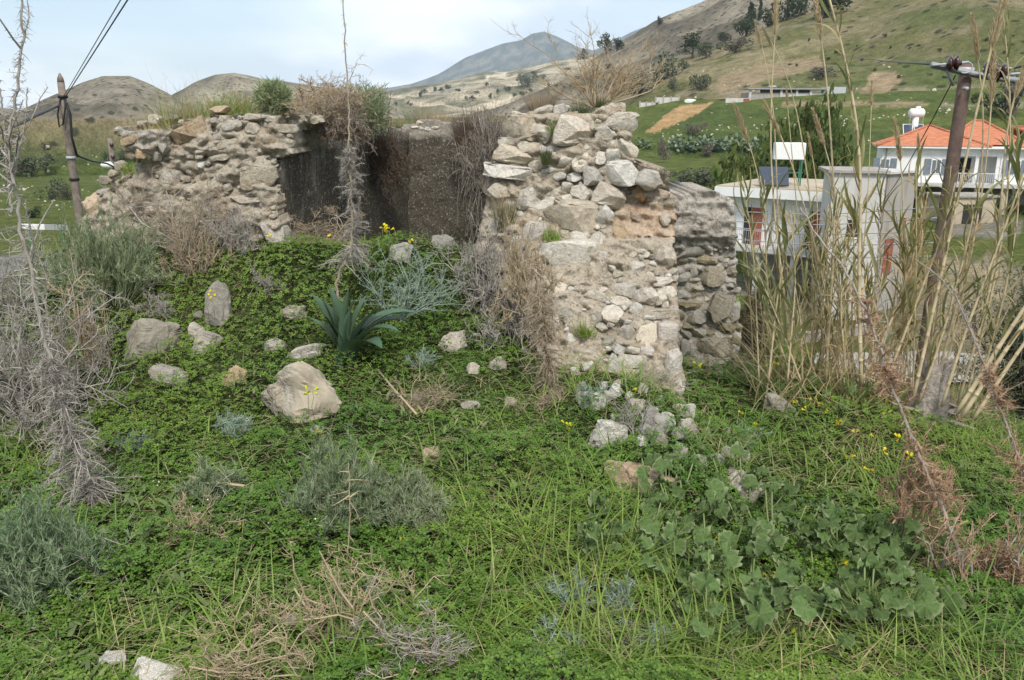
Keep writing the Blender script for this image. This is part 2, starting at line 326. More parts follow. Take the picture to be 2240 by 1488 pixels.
def streak_mat(name, col, dirt, amt):
    m, t = mat_new(name); pos = geo_pos(t); mp_ = N(t, 'ShaderNodeMapping'); mp_.inputs['Scale'].default_value = (1, 1, .18); t.links.new(pos, mp_.inputs[0]); n = noise_node(t, 1.6, 6, .65, mp_.outputs[0]); n2 = noise_node(t, .5, 5, .6, pos)
    c = mixn(t, ramp(t, n.outputs['Fac'], [(.48, (0, 0, 0)), (.72, (amt,)*3)]), col, dirt); c = mixn(t, ramp(t, n2.outputs['Fac'], [(.45, (0, 0, 0)), (.75, (amt*.8,)*3)]), c, tuple(x*.72 for x in col)); out(t, bsdf(t, c, .9, bump(t, n2.outputs['Fac'], .1, .02), .15)); return m
M['wallwhite'] = streak_mat('white_render', (.78, .78, .77), (.55, .53, .48), .35); M['concrete'] = streak_mat('bare_concrete', (.54, .53, .50), (.33, .31, .28), .6); M['concrete2'] = streak_mat('stained_concrete', (.36, .34, .31), (.22, .175, .13), .8)
M['roofdust'] = plain_mat('dusty_roof', (0.42, 0.36, 0.27), 0.9, 0.2, 0.5)
M['reddoor'] = plain_mat('red_brown_shutter', (0.28, 0.085, 0.06), 0.6)
M['dark'] = plain_mat('painted_dark_interior', (0.03, 0.03, 0.03), 0.9)  # dark panels painted for the shade inside doors, windows and openings
M['glass'] = plain_mat('window_glass', (0.16, 0.18, 0.20), 0.15, 0.1, 2, 0.6)
M['shutter'] = plain_mat('blue_grey_shutter', (0.17, 0.20, 0.24), 0.6)
M['panel'] = plain_mat('solar_panel', (0.045, 0.06, 0.085), 0.2, 0.1, 2, 0.6)
M['greenpaint'] = plain_mat('green_paint', (0.05, 0.17, 0.11), 0.6)
M['paintwhite'] = plain_mat('white_paint', (0.75, 0.75, 0.74), 0.6, 0.04)
M['paintgrey'] = plain_mat('grey_paint', (0.30, 0.31, 0.32), 0.6, 0.06)
M['treedark'] = leaf_mat('conifer_leaf', (0.022, 0.034, 0.020), (0.055, 0.075, 0.038), 0.1, 0.8, 0.1)
M['treeolive'] = leaf_mat('olive_leaf', (0.06, 0.075, 0.05), (0.14, 0.155, 0.105), 0.1, 0.8, 0.1)
M['treegreen'] = leaf_mat('pine_leaf', (0.035, 0.06, 0.016), (0.10, 0.13, 0.035), 0.15, 0.7, 0.2)
M['treegrey'] = leaf_mat('grey_scrub_leaf', (0.09, 0.085, 0.07), (0.19, 0.175, 0.15), 0.1, 0.8, 0.1)
M['cactus'] = leaf_mat('cactus_pad', (0.10, 0.145, 0.10), (0.21, 0.26, 0.18), 0.0, 0.6, 0.3)
def tile_mat():
    m, t = mat_new('red_roof_tile'); pos = geo_pos(t); n = noise_node(t, 2.5, 5, 0.6, pos)
    wv = N(t, 'ShaderNodeTexWave', bands_direction='Z'); wv.inputs['Scale'].default_value = 2.2; wv.inputs['Distortion'].default_value = 0.3; t.links.new(pos, wv.inputs['Vector'])
    c = ramp(t, n.outputs['Fac'], [(0.3, (0.40, 0.145, 0.075)), (0.7, (0.54, 0.23, 0.13))])
    c = mixn(t, ramp(t, wv.outputs['Fac'], [(0.0, (0.4,)*3), (0.3, (0, 0, 0))]), c, (0.30, 0.09, 0.045))
    out(t, bsdf(t, c, 0.85, bump(t, wv.outputs['Fac'], 0.6, 0.05), 0.2)); return m
M['tile'] = tile_mat()
def terrain_mat():
    m, t = mat_new('terrain'); pos = geo_pos(t)
    a = N(t, 'ShaderNodeAttribute', attribute_name='col'); s = N(t, 'ShaderNodeAttribute', attribute_name='spk')
    n1 = noise_node(t, 0.05, 8, 0.65, pos); n2 = noise_node(t, 0.35, 7, 0.7, pos); n3 = noise_node(t, 2.2, 6, 0.75, pos)
    ss = N(t, 'ShaderNodeSeparateColor'); t.links.new(s.outputs['Color'], ss.inputs[0])
    c = mixn(t, 1.0, a.outputs['Color'], ramp(t, n2.outputs['Fac'], [(0.32, (0.62, 0.66, 0.60)), (0.70, (1.35, 1.30, 1.25))]), 'MULTIPLY')
    c = mixn(t, 1.0, c, ramp(t, n3.outputs['Fac'], [(0.34, (0.66,)*3), (0.66, (1.32,)*3)]), 'MULTIPLY')
    vo = N(t, 'ShaderNodeTexVoronoi'); vo.inputs['Scale'].default_value = 0.33; vo.inputs['Randomness'].default_value = 1.0; t.links.new(pos, vo.inputs['Vector'])
    sv = N(t, 'ShaderNodeSeparateColor'); t.links.new(vo.outputs['Color'], sv.inputs[0])
    lt = N(t, 'ShaderNodeMath', operation='LESS_THAN'); t.links.new(sv.outputs[0], lt.inputs[0]); t.links.new(ss.outputs[0], lt.inputs[1])
    dd = N(t, 'ShaderNodeMapRange'); dd.inputs[1].default_value = 0.26; dd.inputs[2].default_value = 0.42; dd.inputs[3].default_value = 0.85; dd.inputs[4].default_value = 0
    t.links.new(vo.outputs['Distance'], dd.inputs[0])
    mu = N(t, 'ShaderNodeMath', operation='MULTIPLY'); t.links.new(lt.outputs[0], mu.inputs[0]); t.links.new(dd.outputs[0], mu.inputs[1])
    c = mixn(t, mu.outputs[0], c, mixn(t, ss.outputs[1], (0.055, 0.056, 0.038), (0.032, 0.045, 0.026)))
    vo2 = N(t, 'ShaderNodeTexVoronoi'); vo2.inputs['Scale'].default_value = 0.05; t.links.new(pos, vo2.inputs['Vector'])
    dd2 = N(t, 'ShaderNodeMapRange'); dd2.inputs[1].default_value = 0.25; dd2.inputs[2].default_value = 0.45; dd2.inputs[3].default_value = 0.9; dd2.inputs[4].default_value = 0
    t.links.new(vo2.outputs['Distance'], dd2.inputs[0]); mu2 = N(t, 'ShaderNodeMath', operation='MULTIPLY'); t.links.new(dd2.outputs[0], mu2.inputs[0]); t.links.new(ss.outputs[2], mu2.inputs[1])
    c = mixn(t, mu2.outputs[0], c, (0.03, 0.045, 0.03))
    b = bump(t, n2.outputs['Fac'], 0.9, 2.2); b = bump(t, n3.outputs['Fac'], 0.7, 0.35, b)
    out(t, bsdf(t, c, 0.95, b, 0.05)); return m
M['terrain'] = terrain_mat()

# ------------------------------------------------------------------ terrain heights
def w3(px, py, z):
    d = ray(px, py); k = (z-EYE)/d[2]; return (d[0]*k, d[1]*k, z)
CT = [w3(*a) for a in [
    (300, 1480, 0), (1120, 1480, 0), (1900, 1480, 0), (-100, 1400, -.02), (2400, 1400, -.05), (500, 1250, .02), (1120, 1250, 0), (1700, 1250, -.06),
    (300, 1080, 0), (800, 1080, .02), (1200, 1080, .02), (1500, 1080, -.02), (1700, 1120, -.12), (660, 930, .02), (900, 930, .02), (1150, 930, .02), (1350, 960, .08), (1340, 890, .15), (1430, 900, .20), (1470, 940, .17), (1390, 840, .21), (1450, 1010, .07),
    (1505, 975, .06), (1560, 970, -.14), (1700, 950, -.12), (2000, 1150, -.08), (2100, 950, -.2), (1650, 845, -.12), (1540, 850, -.12), (1850, 850, -.18), (2240, 980, -.35), (2240, 1250, -.1),
    (755, 790, .10), (600, 700, .30), (760, 680, .31), (900, 700, .27), (1000, 650, .38), (640, 620, .5), (850, 600, .57), (850, 548, .66), (970, 550, .64), (640, 548, .66),
    (480, 640, .45), (330, 740, .2), (330, 860, .03), (450, 760, .16), (300, 600, .5), (1060, 750, .18), (1170, 800, .1), (1250, 830, .11), (1440, 850, .22),
    (100, 950, -.05), (0, 1050, -.05), (100, 720, .1), (200, 570, .5), (-100, 900, -.1)]]
CT += [(-6, -4, 0), (0, -4, 0), (6, -4, 0), (-6, 3, -.2), (6, 3, -.3), (-4, 9, .5), (-1, 11, .3), (1, 10, .2), (3, 9, -.6), (-1, 7.6, .2), (-.2, 7.6, .2), (-3.2, 7.5, .6), (1.6, 6.6, -.5), (0.6, 6.4, .3)]
CT = np.array(CT)
def _tps(a, b):
    d2 = ((a[:, None]-b[None])**2).sum(-1); return 0.5*d2*np.log(d2+1e-9)
_n = len(CT); _A = np.zeros((_n+3, _n+3)); _A[:_n, :_n] = _tps(CT[:, :2], CT[:, :2]) + 0.02*np.eye(_n)
_A[:_n, _n] = 1; _A[:_n, _n+1:] = CT[:, :2]; _A[_n:, :_n] = _A[:_n, _n:].T
_W = np.linalg.solve(_A, np.concatenate([CT[:, 2], np.zeros(3)]))
KN = np.array([(-4.4, -6), (-4.2, 4), (-4.2, 7), (-3.2, 10), (-1, 12), (1.5, 12), (2.0, 9), (2.1, 6.8), (1.95, 5.9), (3.0, 5.25), (4.4, 4.75), (6, 4.4), (6.5, -6)])
def in_poly(x, y, poly):
    ins = np.zeros(np.shape(x), bool); n = len(poly)
    for i in range(n):
        (x0, y0), (x1, y1) = poly[i], poly[(i+1) % n]
        c = ((y0 > y) != (y1 > y)) & (x < (x1-x0)*(y-y0)/((y1-y0) if y1 != y0 else 1e-9)+x0); ins ^= c
    return ins
def poly_out(x, y, poly):
    dm = np.full(np.shape(x), 1e9); n = len(poly)
    for i in range(n):
        a = poly[i]; b = poly[(i+1) % n]; ab = b-a
        t = np.clip(((x-a[0])*ab[0]+(y-a[1])*ab[1])/(ab@ab), 0, 1)
        dm = np.minimum(dm, np.hypot(x-a[0]-t*ab[0], y-a[1]-t*ab[1]))
    return np.where(in_poly(x, y, poly), 0, dm)
def azel(px, py):
    d = ray(px, py); return math.atan2(d[0], d[1]), d[2]/math.hypot(d[0], d[1])
LAY = {   # name: (toe distance, ridge distance, toe height, exponent, noise amplitude, noise scale, silhouette in photo pixels)
 'left_hill': (235, 420, -9, 1.15, 10.0, 1/50, [(-900, 250), (-400, 300), (-150, 285), (0, 262), (60, 234), (100, 215), (140, 198), (180, 180), (225, 166), (285, 166), (325, 182), (370, 205), (420, 238), (480, 262), (560, 300), (700, 330)]),
 'far_left_ridge': (600, 900, -9, 1, 6, 1/80, [(-1500, 150), (-600, 180), (-200, 215), (0, 232), (60, 240), (160, 262), (300, 300)]),
 'second_hill': (470, 720, -9, 1.1, 13, 1/75, [(250, 290), (330, 245), (380, 205), (420, 182), (470, 164), (510, 158), (545, 165), (580, 174), (650, 182), (760, 200), (900, 262), (1000, 300)]),
 'mountain': (2600, 5000, 0, 1.1, 45, 1/500, [(500, 232), (700, 212), (860, 190), (900, 182), (960, 160), (1020, 125), (1060, 108), (1100, 93), (1140, 86), (1165, 71), (1190, 66), (1215, 75), (1240, 88), (1265, 101), (1300, 108), (1340, 90), (1380, 70), (1410, 58), (1440, 58), (1500, 80), (1800, 120), (2600, 160)]),
 'pale_hills': (480, 1250, -6, 1.25, 12, 1/110, [(560, 250), (760, 216), (850, 198), (900, 190), (950, 182), (1000, 173), (1060, 158), (1110, 156), (1160, 146), (1220, 132), (1280, 122), (1340, 118), (1420, 130), (1600, 160), (1900, 200)]),
 'scree_hill': (310, 520, -4, 1.0, 9, 1/55, [(860, 300), (1000, 268), (1100, 234), (1160, 208), (1220, 180), (1260, 152), (1300, 126), (1340, 101), (1390, 74), (1430, 49), (1480, 25), (1540, 0), (1600, -40), (1750, -120), (2000, -200), (2400, -280), (3200, -200), (4500, 100)]),
 'terraced_hillside': (196, 335, 1.5, 0.95, 2.5, 1/30, [(1120, 300), (1240, 258), (1340, 214), (1400, 168), (1480, 130), (1560, 104), (1640, 72), (1740, 32), (1840, 0), (2000, -60), (2240, -130), (2700, -190), (3400, -100)]),
 'green_bank': (150, 192, -5.4, 0.9, 0.8, 1/14, [(1150, 300), (1280, 262), (1350, 236), (1420, 226), (1480, 217), (1580, 216), (1700, 212), (1830, 204), (2000, 198), (2240, 190), (2800, 180), (3600, 220)]),
}
LK = list(LAY)
def _sil(v):
    a = sorted(azel(*p) for p in v); return np.array([(a[0][0]-.14, -.14)]+a+[(a[-1][0]+.14, -.14)])
SIL = {k: _sil(v[6]) for k, v in LAY.items()}
def layer(k, az, r, x, y):
    R0, R, z0, e, na, ns, _ = LAY[k]; te = np.interp(az, SIL[k][:, 0], SIL[k][:, 1])
    zr = EYE+R*te; s = (r-R0)/(R-R0)
    up = z0 + (zr-z0)*np.clip(s, 0, 1)**e
    nse = fbm(np.stack([x*ns, y*ns, x*0+hash(len(k)) % 7], -1), 4, len(k))
    if k in ('left_hill', 'second_hill', 'scree_hill', 'mountain', 'pale_hills'): nse = 0.5-1.3*np.abs(nse)
    z = up + na*nse*np.clip(s*3, 0, 1)*np.clip((1.05-s)*2.2, 0.12, 1)
    z = np.where(s > 1, zr-(r-R)*0.35, z)
    return np.where(s < 0, -1e3, z)
def sstep(a, b, x):
    t = np.clip((x-a)/(b-a), 0, 1); return t*t*(3-2*t)
def HH(x, y, full=False):
    x = np.asarray(x, float); y = np.asarray(y, float); sh = x.shape; x = x.ravel(); y = y.ravel()
    r = np.hypot(x, y)+1e-6; az = np.arctan2(x, y)
    zl = np.interp(np.log(r), np.log([1, 20, 30, 45, 90, 210, 420, 9000]), [-4.2, -4.2, -4, -4.3, -6.2, -8.3, -9, -9])
    zr_ = np.interp(np.log(r), np.log([1, 58, 95, 150, 300, 9000]), [-9, -9, -6.4, -5.5, -5, -5])
    k = sstep(-0.15, 0.1, az); z = zl*(1-k)+zr_*k
    z = z + 0.25*fbm(np.stack([x/9, y/9, x*0], -1), 3, 3)*sstep(12, 40, r)
    ids = np.zeros(len(x), int)
    for i, kk in enumerate(LK):
        m = r > LAY[kk][0]
        if not m.any(): continue
        q = np.full(len(x), -1e3); q[m] = layer(kk, az[m], r[m], x[m], y[m]); g = q > z
        ids[g] = i+2; z = np.maximum(z, q)
    m = r < 40
    if m.any():
        q = np.full(len(x), -1e3); xm, ym = x[m], y[m]; cl = np.clip(xm, -6, 6); cm = np.clip(ym, -5, 12)
        tz = _tps(np.stack([cl, cm], -1), CT[:, :2])@_W[:_n] + _W[_n] + cl*_W[_n+1] + cm*_W[_n+2]
        tz = np.clip(tz, -.9, .8) + 0.022*fbm(np.stack([xm*2.2, ym*2.2, xm*0], -1), 4, 11)
        d = poly_out(xm, ym, KN); q[m] = tz - 0.68*(np.sqrt(d*d+.09)-.3)
        g = q > z; ids[g] = 1; z = np.maximum(z, q)
    return (z.reshape(sh), ids.reshape(sh)) if full else z.reshape(sh)
_RS = np.exp(np.linspace(math.log(1.0), math.log(7000), 2600))
def hit(px, py, rmin=0, rmax=1e9):
    d = ray(px, py); hn = math.hypot(d[0], d[1]); rs = _RS[(_RS > rmin) & (_RS < rmax)]
    x = d[0]/hn*rs; y = d[1]/hn*rs; z = EYE + d[2]/hn*rs; g = HH(x, y); b = np.nonzero(z < g)[0]
    if not len(b): return np.array([x[-1], y[-1], g[-1]])
    i = b[0]
    if i == 0: return np.array([x[0], y[0], g[0]])
    a0, a1 = z[i-1]-g[i-1], z[i]-g[i]; t = a0/(a0-a1); r = rs[i-1]+(rs[i]-rs[i-1])*t
    return np.array([d[0]/hn*r, d[1]/hn*r, EYE+d[2]/hn*r])
def gz(x, y): return float(HH(np.array([x]), np.array([y]))[0])

# terrain sheet (polar grid round the viewpoint, cut into named regions)
az0 = np.concatenate([np.radians(np.arange(-180, -46, 6.0)), np.radians(np.arange(-45, 45.01, 0.17)), np.radians(np.arange(48, 180, 6.0))])
rr = np.concatenate([[0.0], np.exp(np.linspace(math.log(0.4), math.log(14), 110)), np.exp(np.linspace(math.log(14.3), math.log(140), 70)), np.exp(np.linspace(math.log(142), math.log(560), 130)), np.exp(np.linspace(math.log(570), math.log(7000), 110))])
AZ, RR = np.meshgrid(az0, rr, indexing='ij'); TX, TY = RR*np.sin(AZ), RR*np.cos(AZ)
TZ, TID = HH(TX, TY, True)
# photo position of every terrain vertex, used only to look up which field or earth patch it belongs to
dz_ = TZ-EYE; fw = TY*math.cos(TH)-dz_*math.sin(TH); upc = TY*math.sin(TH)+dz_*math.cos(TH)
okf = fw > 0.1; PX = np.where(okf, CX+F*TX/np.where(okf, fw, 1), -9e3); PY = np.where(okf, CY-F*upc/np.where(okf, fw, 1), 9e3)
n_a = fbm(np.stack([TX/40, TY/40, TZ/40], -1), 4, 21); n_b = fbm(np.stack([TX/8, TY/8, TZ/8], -1), 4, 31)
cols = np.zeros(TX.shape+(3,)); spk = np.zeros(TX.shape+(3,))
def C(*c): return np.array(c)
def lerp(a, b, t): return a+(b-a)*t[..., None]
GREEN, GREEN2, TAN, SCREE, PALE, DRY = C(.135, .165, .05), C(.09, .128, .042), C(.36, .28, .185), C(.25, .215, .165), C(.40, .36, .28), C(.24, .205, .115)
cols[:] = lerp(GREEN, GREEN2, sstep(-.4, .4, n_a)); spk[..., 0] = 0.02
m = TID == 1; cols[m] = lerp(C(.075, .060, .036), C(.055, .075, .025), sstep(-.3, .3, n_b))[m]; spk[m] = 0
for nm, a_, b_, s0, s1, s2 in [('left_hill', C(.165, .148, .12), C(.25, .225, .18), .6, .25, 0), ('far_left_ridge', C(.2, .18, .14), C(.26, .24, .19), .4, .2, 0), ('second_hill', C(.19, .17, .135), C(.29, .26, .205), .5, .25, 0),
                       ('mountain', C(.055, .065, .058), C(.14, .135, .115), 0, 0, .8), ('pale_hills', C(.17, .165, .11), C(.44, .38, .29), .42, .8, .5), ('scree_hill', C(.19, .168, .135), C(.275, .245, .195), .65, .25, 0),
                       ('terraced_hillside', C(.15, .155, .065), C(.29, .24, .15), .32, .5, 0), ('green_bank', GREEN2, GREEN, .03, .5, 0)]:
    m = TID == LK.index(nm)+2; cols[m] = lerp(a_, b_, sstep(-.45, .45, n_a+.3*n_b))[m]; spk[m] = (s0, s1, s2)
for nm in ('left_hill', 'second_hill', 'scree_hill', 'mountain', 'pale_hills', 'far_left_ridge'):      # gully and spur shading painted into the slope colour along the relief noise
    k_ = LK.index(nm)+2; m = TID == k_; ns = LAY[nm][5]; gl = np.abs(fbm(np.stack([TX*ns, TY*ns, TX*0+hash(len(nm)) % 7], -1), 4, len(nm))); g3 = np.abs(fbm(np.stack([TX*ns*3, TY*ns*3, TX*0], -1), 3, 77)); cols[m] = (cols*(.45+1.35*np.clip(gl, 0, .45)+.75*np.clip(g3, 0, .5))[..., None])[m] if nm != 'x' else 0
m = TID == LK.index('terraced_hillside')+2    # greener terraces low down and to the right, dry grass above
gr = sstep(95, 165, PY-(PX-1900)*-0.05+25*n_a)*sstep(1640, 1760, PX+60*n_b)
cols[m] = lerp(cols, lerp(C(.115, .145, .05), C(.17, .175, .08), sstep(-.4, .4, n_b)), gr)[m]
g2 = np.exp(-((PX-2090)/130)**2-((PY-30-(PX-2090)*-0.12)/26)**2); cols[m] = lerp(cols, C(.115, .145, .055), np.clip(g2*1.0, 0, .8))[m]
m = TID == LK.index('terraced_hillside')+2    # bare earth and dry stone on the risers of the terraces
tl_ = np.abs(((TZ+2.2*n_a+.8*n_b)/7.5) % 1-.5); tw = sstep(.40, .47, tl_)*sstep(-.5, .2, n_a+.6*n_b)*.75; cols[m] = lerp(cols, C(.31, .265, .19), tw)[m]
def patch(poly, col, jit=6, amt=1.0):
    q = np.array(poly, float); i = in_poly(PX+jit*n_b*1.2, PY+jit*.5*n_a, q) & (TID != 1) & (RR > 14); cols[i] = cols[i]*(1-amt)+np.array(col)*amt; spk[i, 0] = 0
patch([(1415, 290), (1455, 250), (1490, 232), (1565, 224), (1530, 245), (1480, 270), (1430, 290)], (.50, .33, .17), 3)
patch([(1905, 160), (1960, 158), (1975, 175), (1940, 205), (1880, 205)], TAN, 5)
patch([(1550, 190), (1600, 150), (1660, 140), (1790, 120), (1800, 150), (1700, 172), (1640, 185), (1580, 205)], TAN, 8, .85)
patch([(1480, 170), (1560, 140), (1660, 110), (1760, 85), (1840, 75), (1840, 92), (1700, 130), (1560, 175)], (.32, .27, .17), 10, .6)
patch([(1710, 222), (2030, 224), (2030, 234), (1710, 232)], TAN, 5, .8)
patch([(2060, 226), (2240, 226), (2240, 238), (2060, 236)], (.36, .32, .25), 5, .7)
patch([(0, 288), (130, 290), (260, 296), (250, 301), (120, 297), (0, 296)], (.42, .36, .27), 2)
patch([(0, 300), (260, 304), (330, 330), (120, 335), (0, 330)], (.30, .26, .19), 4, .7)
patch([(200, 345), (235, 315), (275, 330), (300, 350), (230, 352)], (.42, .37, .28), 4)
patch([(1060, 165), (1110, 157), (1110, 168), (1060, 172)], (.62, .54, .42), 2)
patch([(900, 200), (1010, 186), (1050, 192), (960, 210)], PALE, 6, .7); patch([(1180, 150), (1320, 128), (1320, 150), (1200, 175)], (.48, .42, .32), 6, .7)
patch([(1600, 560), (1760, 640), (1700, 700), (1960, 790), (2240, 800), (2240, 585), (2080, 570), (1900, 560)], (.30, .26, .19), 14, .8); patch([(2060, 470), (2240, 480), (2240, 520), (2060, 520)], (.28, .26, .23), 6, .9); patch([(1760, 690), (1960, 690), (1960, 760), (1760, 760)], GREEN2, 10, .8)
patch([(2050, 560), (2200, 560), (2180, 720), (2050, 760)], (.36, .31, .22), 8); patch([(1580, 600), (1760, 600), (1760, 640), (1580, 640)], (.38, .35, .28), 8, .7)
patch([(-200, 555), (70, 560), (70, 660), (-200, 700)], (.30, .29, .27), 2)
names = {0: 'valley_field', 1: 'ground'}; names.update({i+2: k for i, k in enumerate(LK)})
na_, nr_ = TX.shape
ii, jj = np.meshgrid(np.arange(na_), np.arange(nr_-1), indexing='ij'); i2 = (ii+1) % na_
quad = np.stack([ii*nr_+jj, ii*nr_+jj+1, i2*nr_+jj+1, i2*nr_+jj], -1).reshape(-1, 4)
fid = TID.reshape(-1)[quad].min(1) if False else np.array(TID.reshape(-1)[quad[:, 1]])
Vt = np.stack([TX, TY, TZ], -1).reshape(-1, 3); ca = np.concatenate([cols.reshape(-1, 3), np.ones((len(Vt), 1))], 1); sa = np.concatenate([spk.reshape(-1, 3), np.ones((len(Vt), 1))], 1)
for i, nm in names.items():
    f = quad[fid == i]
    if not len(f): continue
    u, inv = np.unique(f, return_inverse=True)
    link(nm, mesh_np(nm, Vt[u], inv.reshape(-1, 4).astype(np.int32), M['terrain'], True, {'col': ca[u], 'spk': sa[u]}), kind='structure')
# village road: a pale concrete strip lying on the valley floor
def strip(name, cl, width, mat, lift=0.03):
    cl = np.array(cl, float); t = np.linspace(0, 1, 40); s = np.linspace(0, 1, len(cl))
    c = np.stack([np.interp(t, s, cl[:, 0]), np.interp(t, s, cl[:, 1])], -1); tg = unit(np.gradient(c, axis=0)); nn = np.stack([-tg[:, 1], tg[:, 0]], -1)
    rows = [c+nn*width*k for k in np.linspace(-.5, .5, 5)]
    V = np.concatenate([np.concatenate([q, (HH(q[:, 0], q[:, 1])+lift)[:, None]], 1) for q in rows])
    i = np.arange(39); f = np.concatenate([np.stack([i+k*40, i+1+k*40, i+1+(k+1)*40, i+(k+1)*40], -1) for k in range(4)])
    return link(name, mesh_np(name, V, f, mat), kind='structure')
M['road'] = plain_mat('pale_concrete_road', (0.31, 0.295, 0.265), 0.9, 0.2, 0.6)
M['asphalt'] = plain_mat('worn_asphalt', (0.17, 0.165, 0.16), 0.9, 0.15, 0.8)
strip('road', [(4, 31), (9, 33), (14, 34), (20, 34), (25, 31), (30, 26)], 4.5, M['road'], .12)
strip('road', [(-40, 26), (-22, 29.5), (-17, 31), (-12, 34), (-4, 40)], 4.5, M['asphalt'], .12)

# ------------------------------------------------------------------ stones
def ico(sub):
    bm = bmesh.new(); bmesh.ops.create_icosphere(bm, subdivisions=sub, radius=1.0); bm.verts.ensure_lookup_table()
    V = np.array([v.co[:] for v in bm.verts]); f = np.array([[v.index for v in q.verts] for q in bm.faces], np.int32); bm.free(); return V, f
_ICO = {k: ico(k) for k in (2, 3, 4, 5)}
def rock_geo(seed, boxy=0.6, sub=4, cuts=7, rough=0.05, dr=(.28, .46)):
    r = np.random.default_rng(seed); V, f = _ICO[sub]; V = np.sign(V)*np.abs(V)**boxy; V = V/np.abs(V).max()
    V = V*0.5
    for _ in range(cuts):
        n = unit(r.normal(size=3)); d = r.uniform(*dr); s = V@n-d; V = V-np.maximum(s, 0)[:, None]*n*0.92
    o = r.uniform(0, 50, 3)
    nrm = unit(V)
    V = V + nrm*(rough*fbm(V*3.2+o, 3, seed)+rough*0.45*fbm(V*9+o, 3, seed+9))[:, None]
    ext = V.max(0)-V.min(0); V = (V-(V.max(0)+V.min(0))/2)/ext
    return V, f
def rock_mesh(name, seed, mat, boxy=0.6, sub=4, cuts=7, rough=0.05):
    V, f = rock_geo(seed, boxy, sub, cuts, rough); me = mesh_np(name, V, f, mat)
    me.set_sharp_from_angle(angle=math.radians(26)); return me
_RV = {}
def rock_var(mat, kind, r):
    k = (mat, kind, int(r.integers(0, 7)))
    if k not in _RV:
        bx, cuts = {'block': (0.25, 6), 'stone': (0.55, 15), 'cobble': (0.75, 8)}[kind]
        _RV[k] = rock_mesh('stone', hash((k[2], bx)) % 9999 + len(mat), M[mat], bx, 3, cuts, 0.06)
    return _RV[k]
def child_at(root, name, me, loc, rot=(0, 0, 0), sc=(1, 1, 1)):
    o = link(name, me, root); o.location = Vector(loc)-root.location; o.rotation_euler = rot; o.scale = sc; return o
def set_stones(root, lst, Yf, matdef, r, depth=0.75, proud=0.42):
    """lst: (px, py, w, h, tilt in degrees clockwise[, material[, kind]]) measured on the photograph; Yf gives the distance of the wall face"""
    for q in lst:
        px, py, w_, h_, a = q[:5]; mt = q[5] if len(q) > 5 and q[5] else matdef[int(r.integers(0, len(matdef)))]; kd = q[6] if len(q) > 6 else ('block' if max(w_, h_) > 60 else 'stone')
        Y = float(Yf(px, py)); p = P(px, py, Y); s = mpp(p); W, H_ = w_*s*(1.16 if kd == 'block' else 1.1), h_*s*1.12/math.cos(TH*0.5); D = max(min(W, H_)*1.15, max(W, H_)*0.5)*depth/0.75
        p = p+np.array([0, D*(0.5-proud), 0])
        child_at(root, 'stone', rock_var(mt, kd, r), p, (r.uniform(-.15, .15), math.radians(a), r.uniform(-.2, .2)), (W, D, H_))
def relief(root, name, outline, Yf, thick, mat, step=4, amp=0.04, seed=0, freq=7.0, back=(0, 1.0, 0)):
    q = np.array(outline, float); x0, y0 = q.min(0)-step; x1, y1 = q.max(0)+step
    gx, gy = np.meshgrid(np.arange(x0, x1+step, step), np.arange(y0, y1+step, step), indexing='ij')
    jx = gx+step*0.35*vnoise(np.stack([gx*.13, gy*.13, gx*0], -1), seed); jy = gy+step*0.35*vnoise(np.stack([gx*.13, gy*.13, gx*0+5], -1), seed)
    ins = in_poly(gx+6*vnoise(np.stack([gx*.05, gy*.05, gx*0+9], -1), seed), gy+6*vnoise(np.stack([gx*.05, gy*.05, gx*0+3], -1), seed), q)
    cell = ins[:-1, :-1] & ins[1:, :-1] & ins[1:, 1:] & ins[:-1, 1:]
    Y = Yf(jx, jy); p = P(jx, jy, Y)
    pa = p*np.array([.8, .8, 1.3]); dsp = amp*(0.6-1.5*np.abs(fbm(pa*freq*0.75, 3, seed+1)))+amp*0.6*fbm(pa*freq*2.2, 3, seed+2)
    p = p - ray(jx, jy)*dsp[..., None]
    nx, ny = gx.shape; idx = np.arange(nx*ny).reshape(nx, ny); c = np.argwhere(cell); i, j = c[:, 0], c[:, 1]
    fr = np.stack([idx[i, j], idx[i, j+1], idx[i+1, j+1], idx[i+1, j]], -1)
    n0 = nx*ny; V = np.concatenate([p.reshape(-1, 3), p.reshape(-1, 3)+unit(np.array(back, float))*thick])
    bk = fr[:, ::-1]+n0
    cp = np.pad(cell, 1); sd_ = []
    for di, dj, a, b in ((-1, 0, (0, 1), (0, 0)), (1, 0, (1, 0), (1, 1)), (0, -1, (0, 0), (1, 0)), (0, 1, (1, 1), (0, 1))):
        m_ = ~cp[i+1+di, j+1+dj]; e0 = idx[i[m_]+a[0], j[m_]+a[1]]; e1 = idx[i[m_]+b[0], j[m_]+b[1]]
        sd_.append(np.stack([e0, e1, e1+n0, e0+n0], -1))
    Fc = np.concatenate([fr, bk]+sd_); u, inv = np.unique(Fc, return_inverse=True)
    me = mesh_np(name, V[u]-np.array(root.location), inv.reshape(-1, 4).astype(np.int32), mat)
    bm = bmesh.new(); bm.from_mesh(me); bmesh.ops.recalc_face_normals(bm, faces=bm.faces); bm.to_mesh(me); bm.free()
    return link(name, me, root)
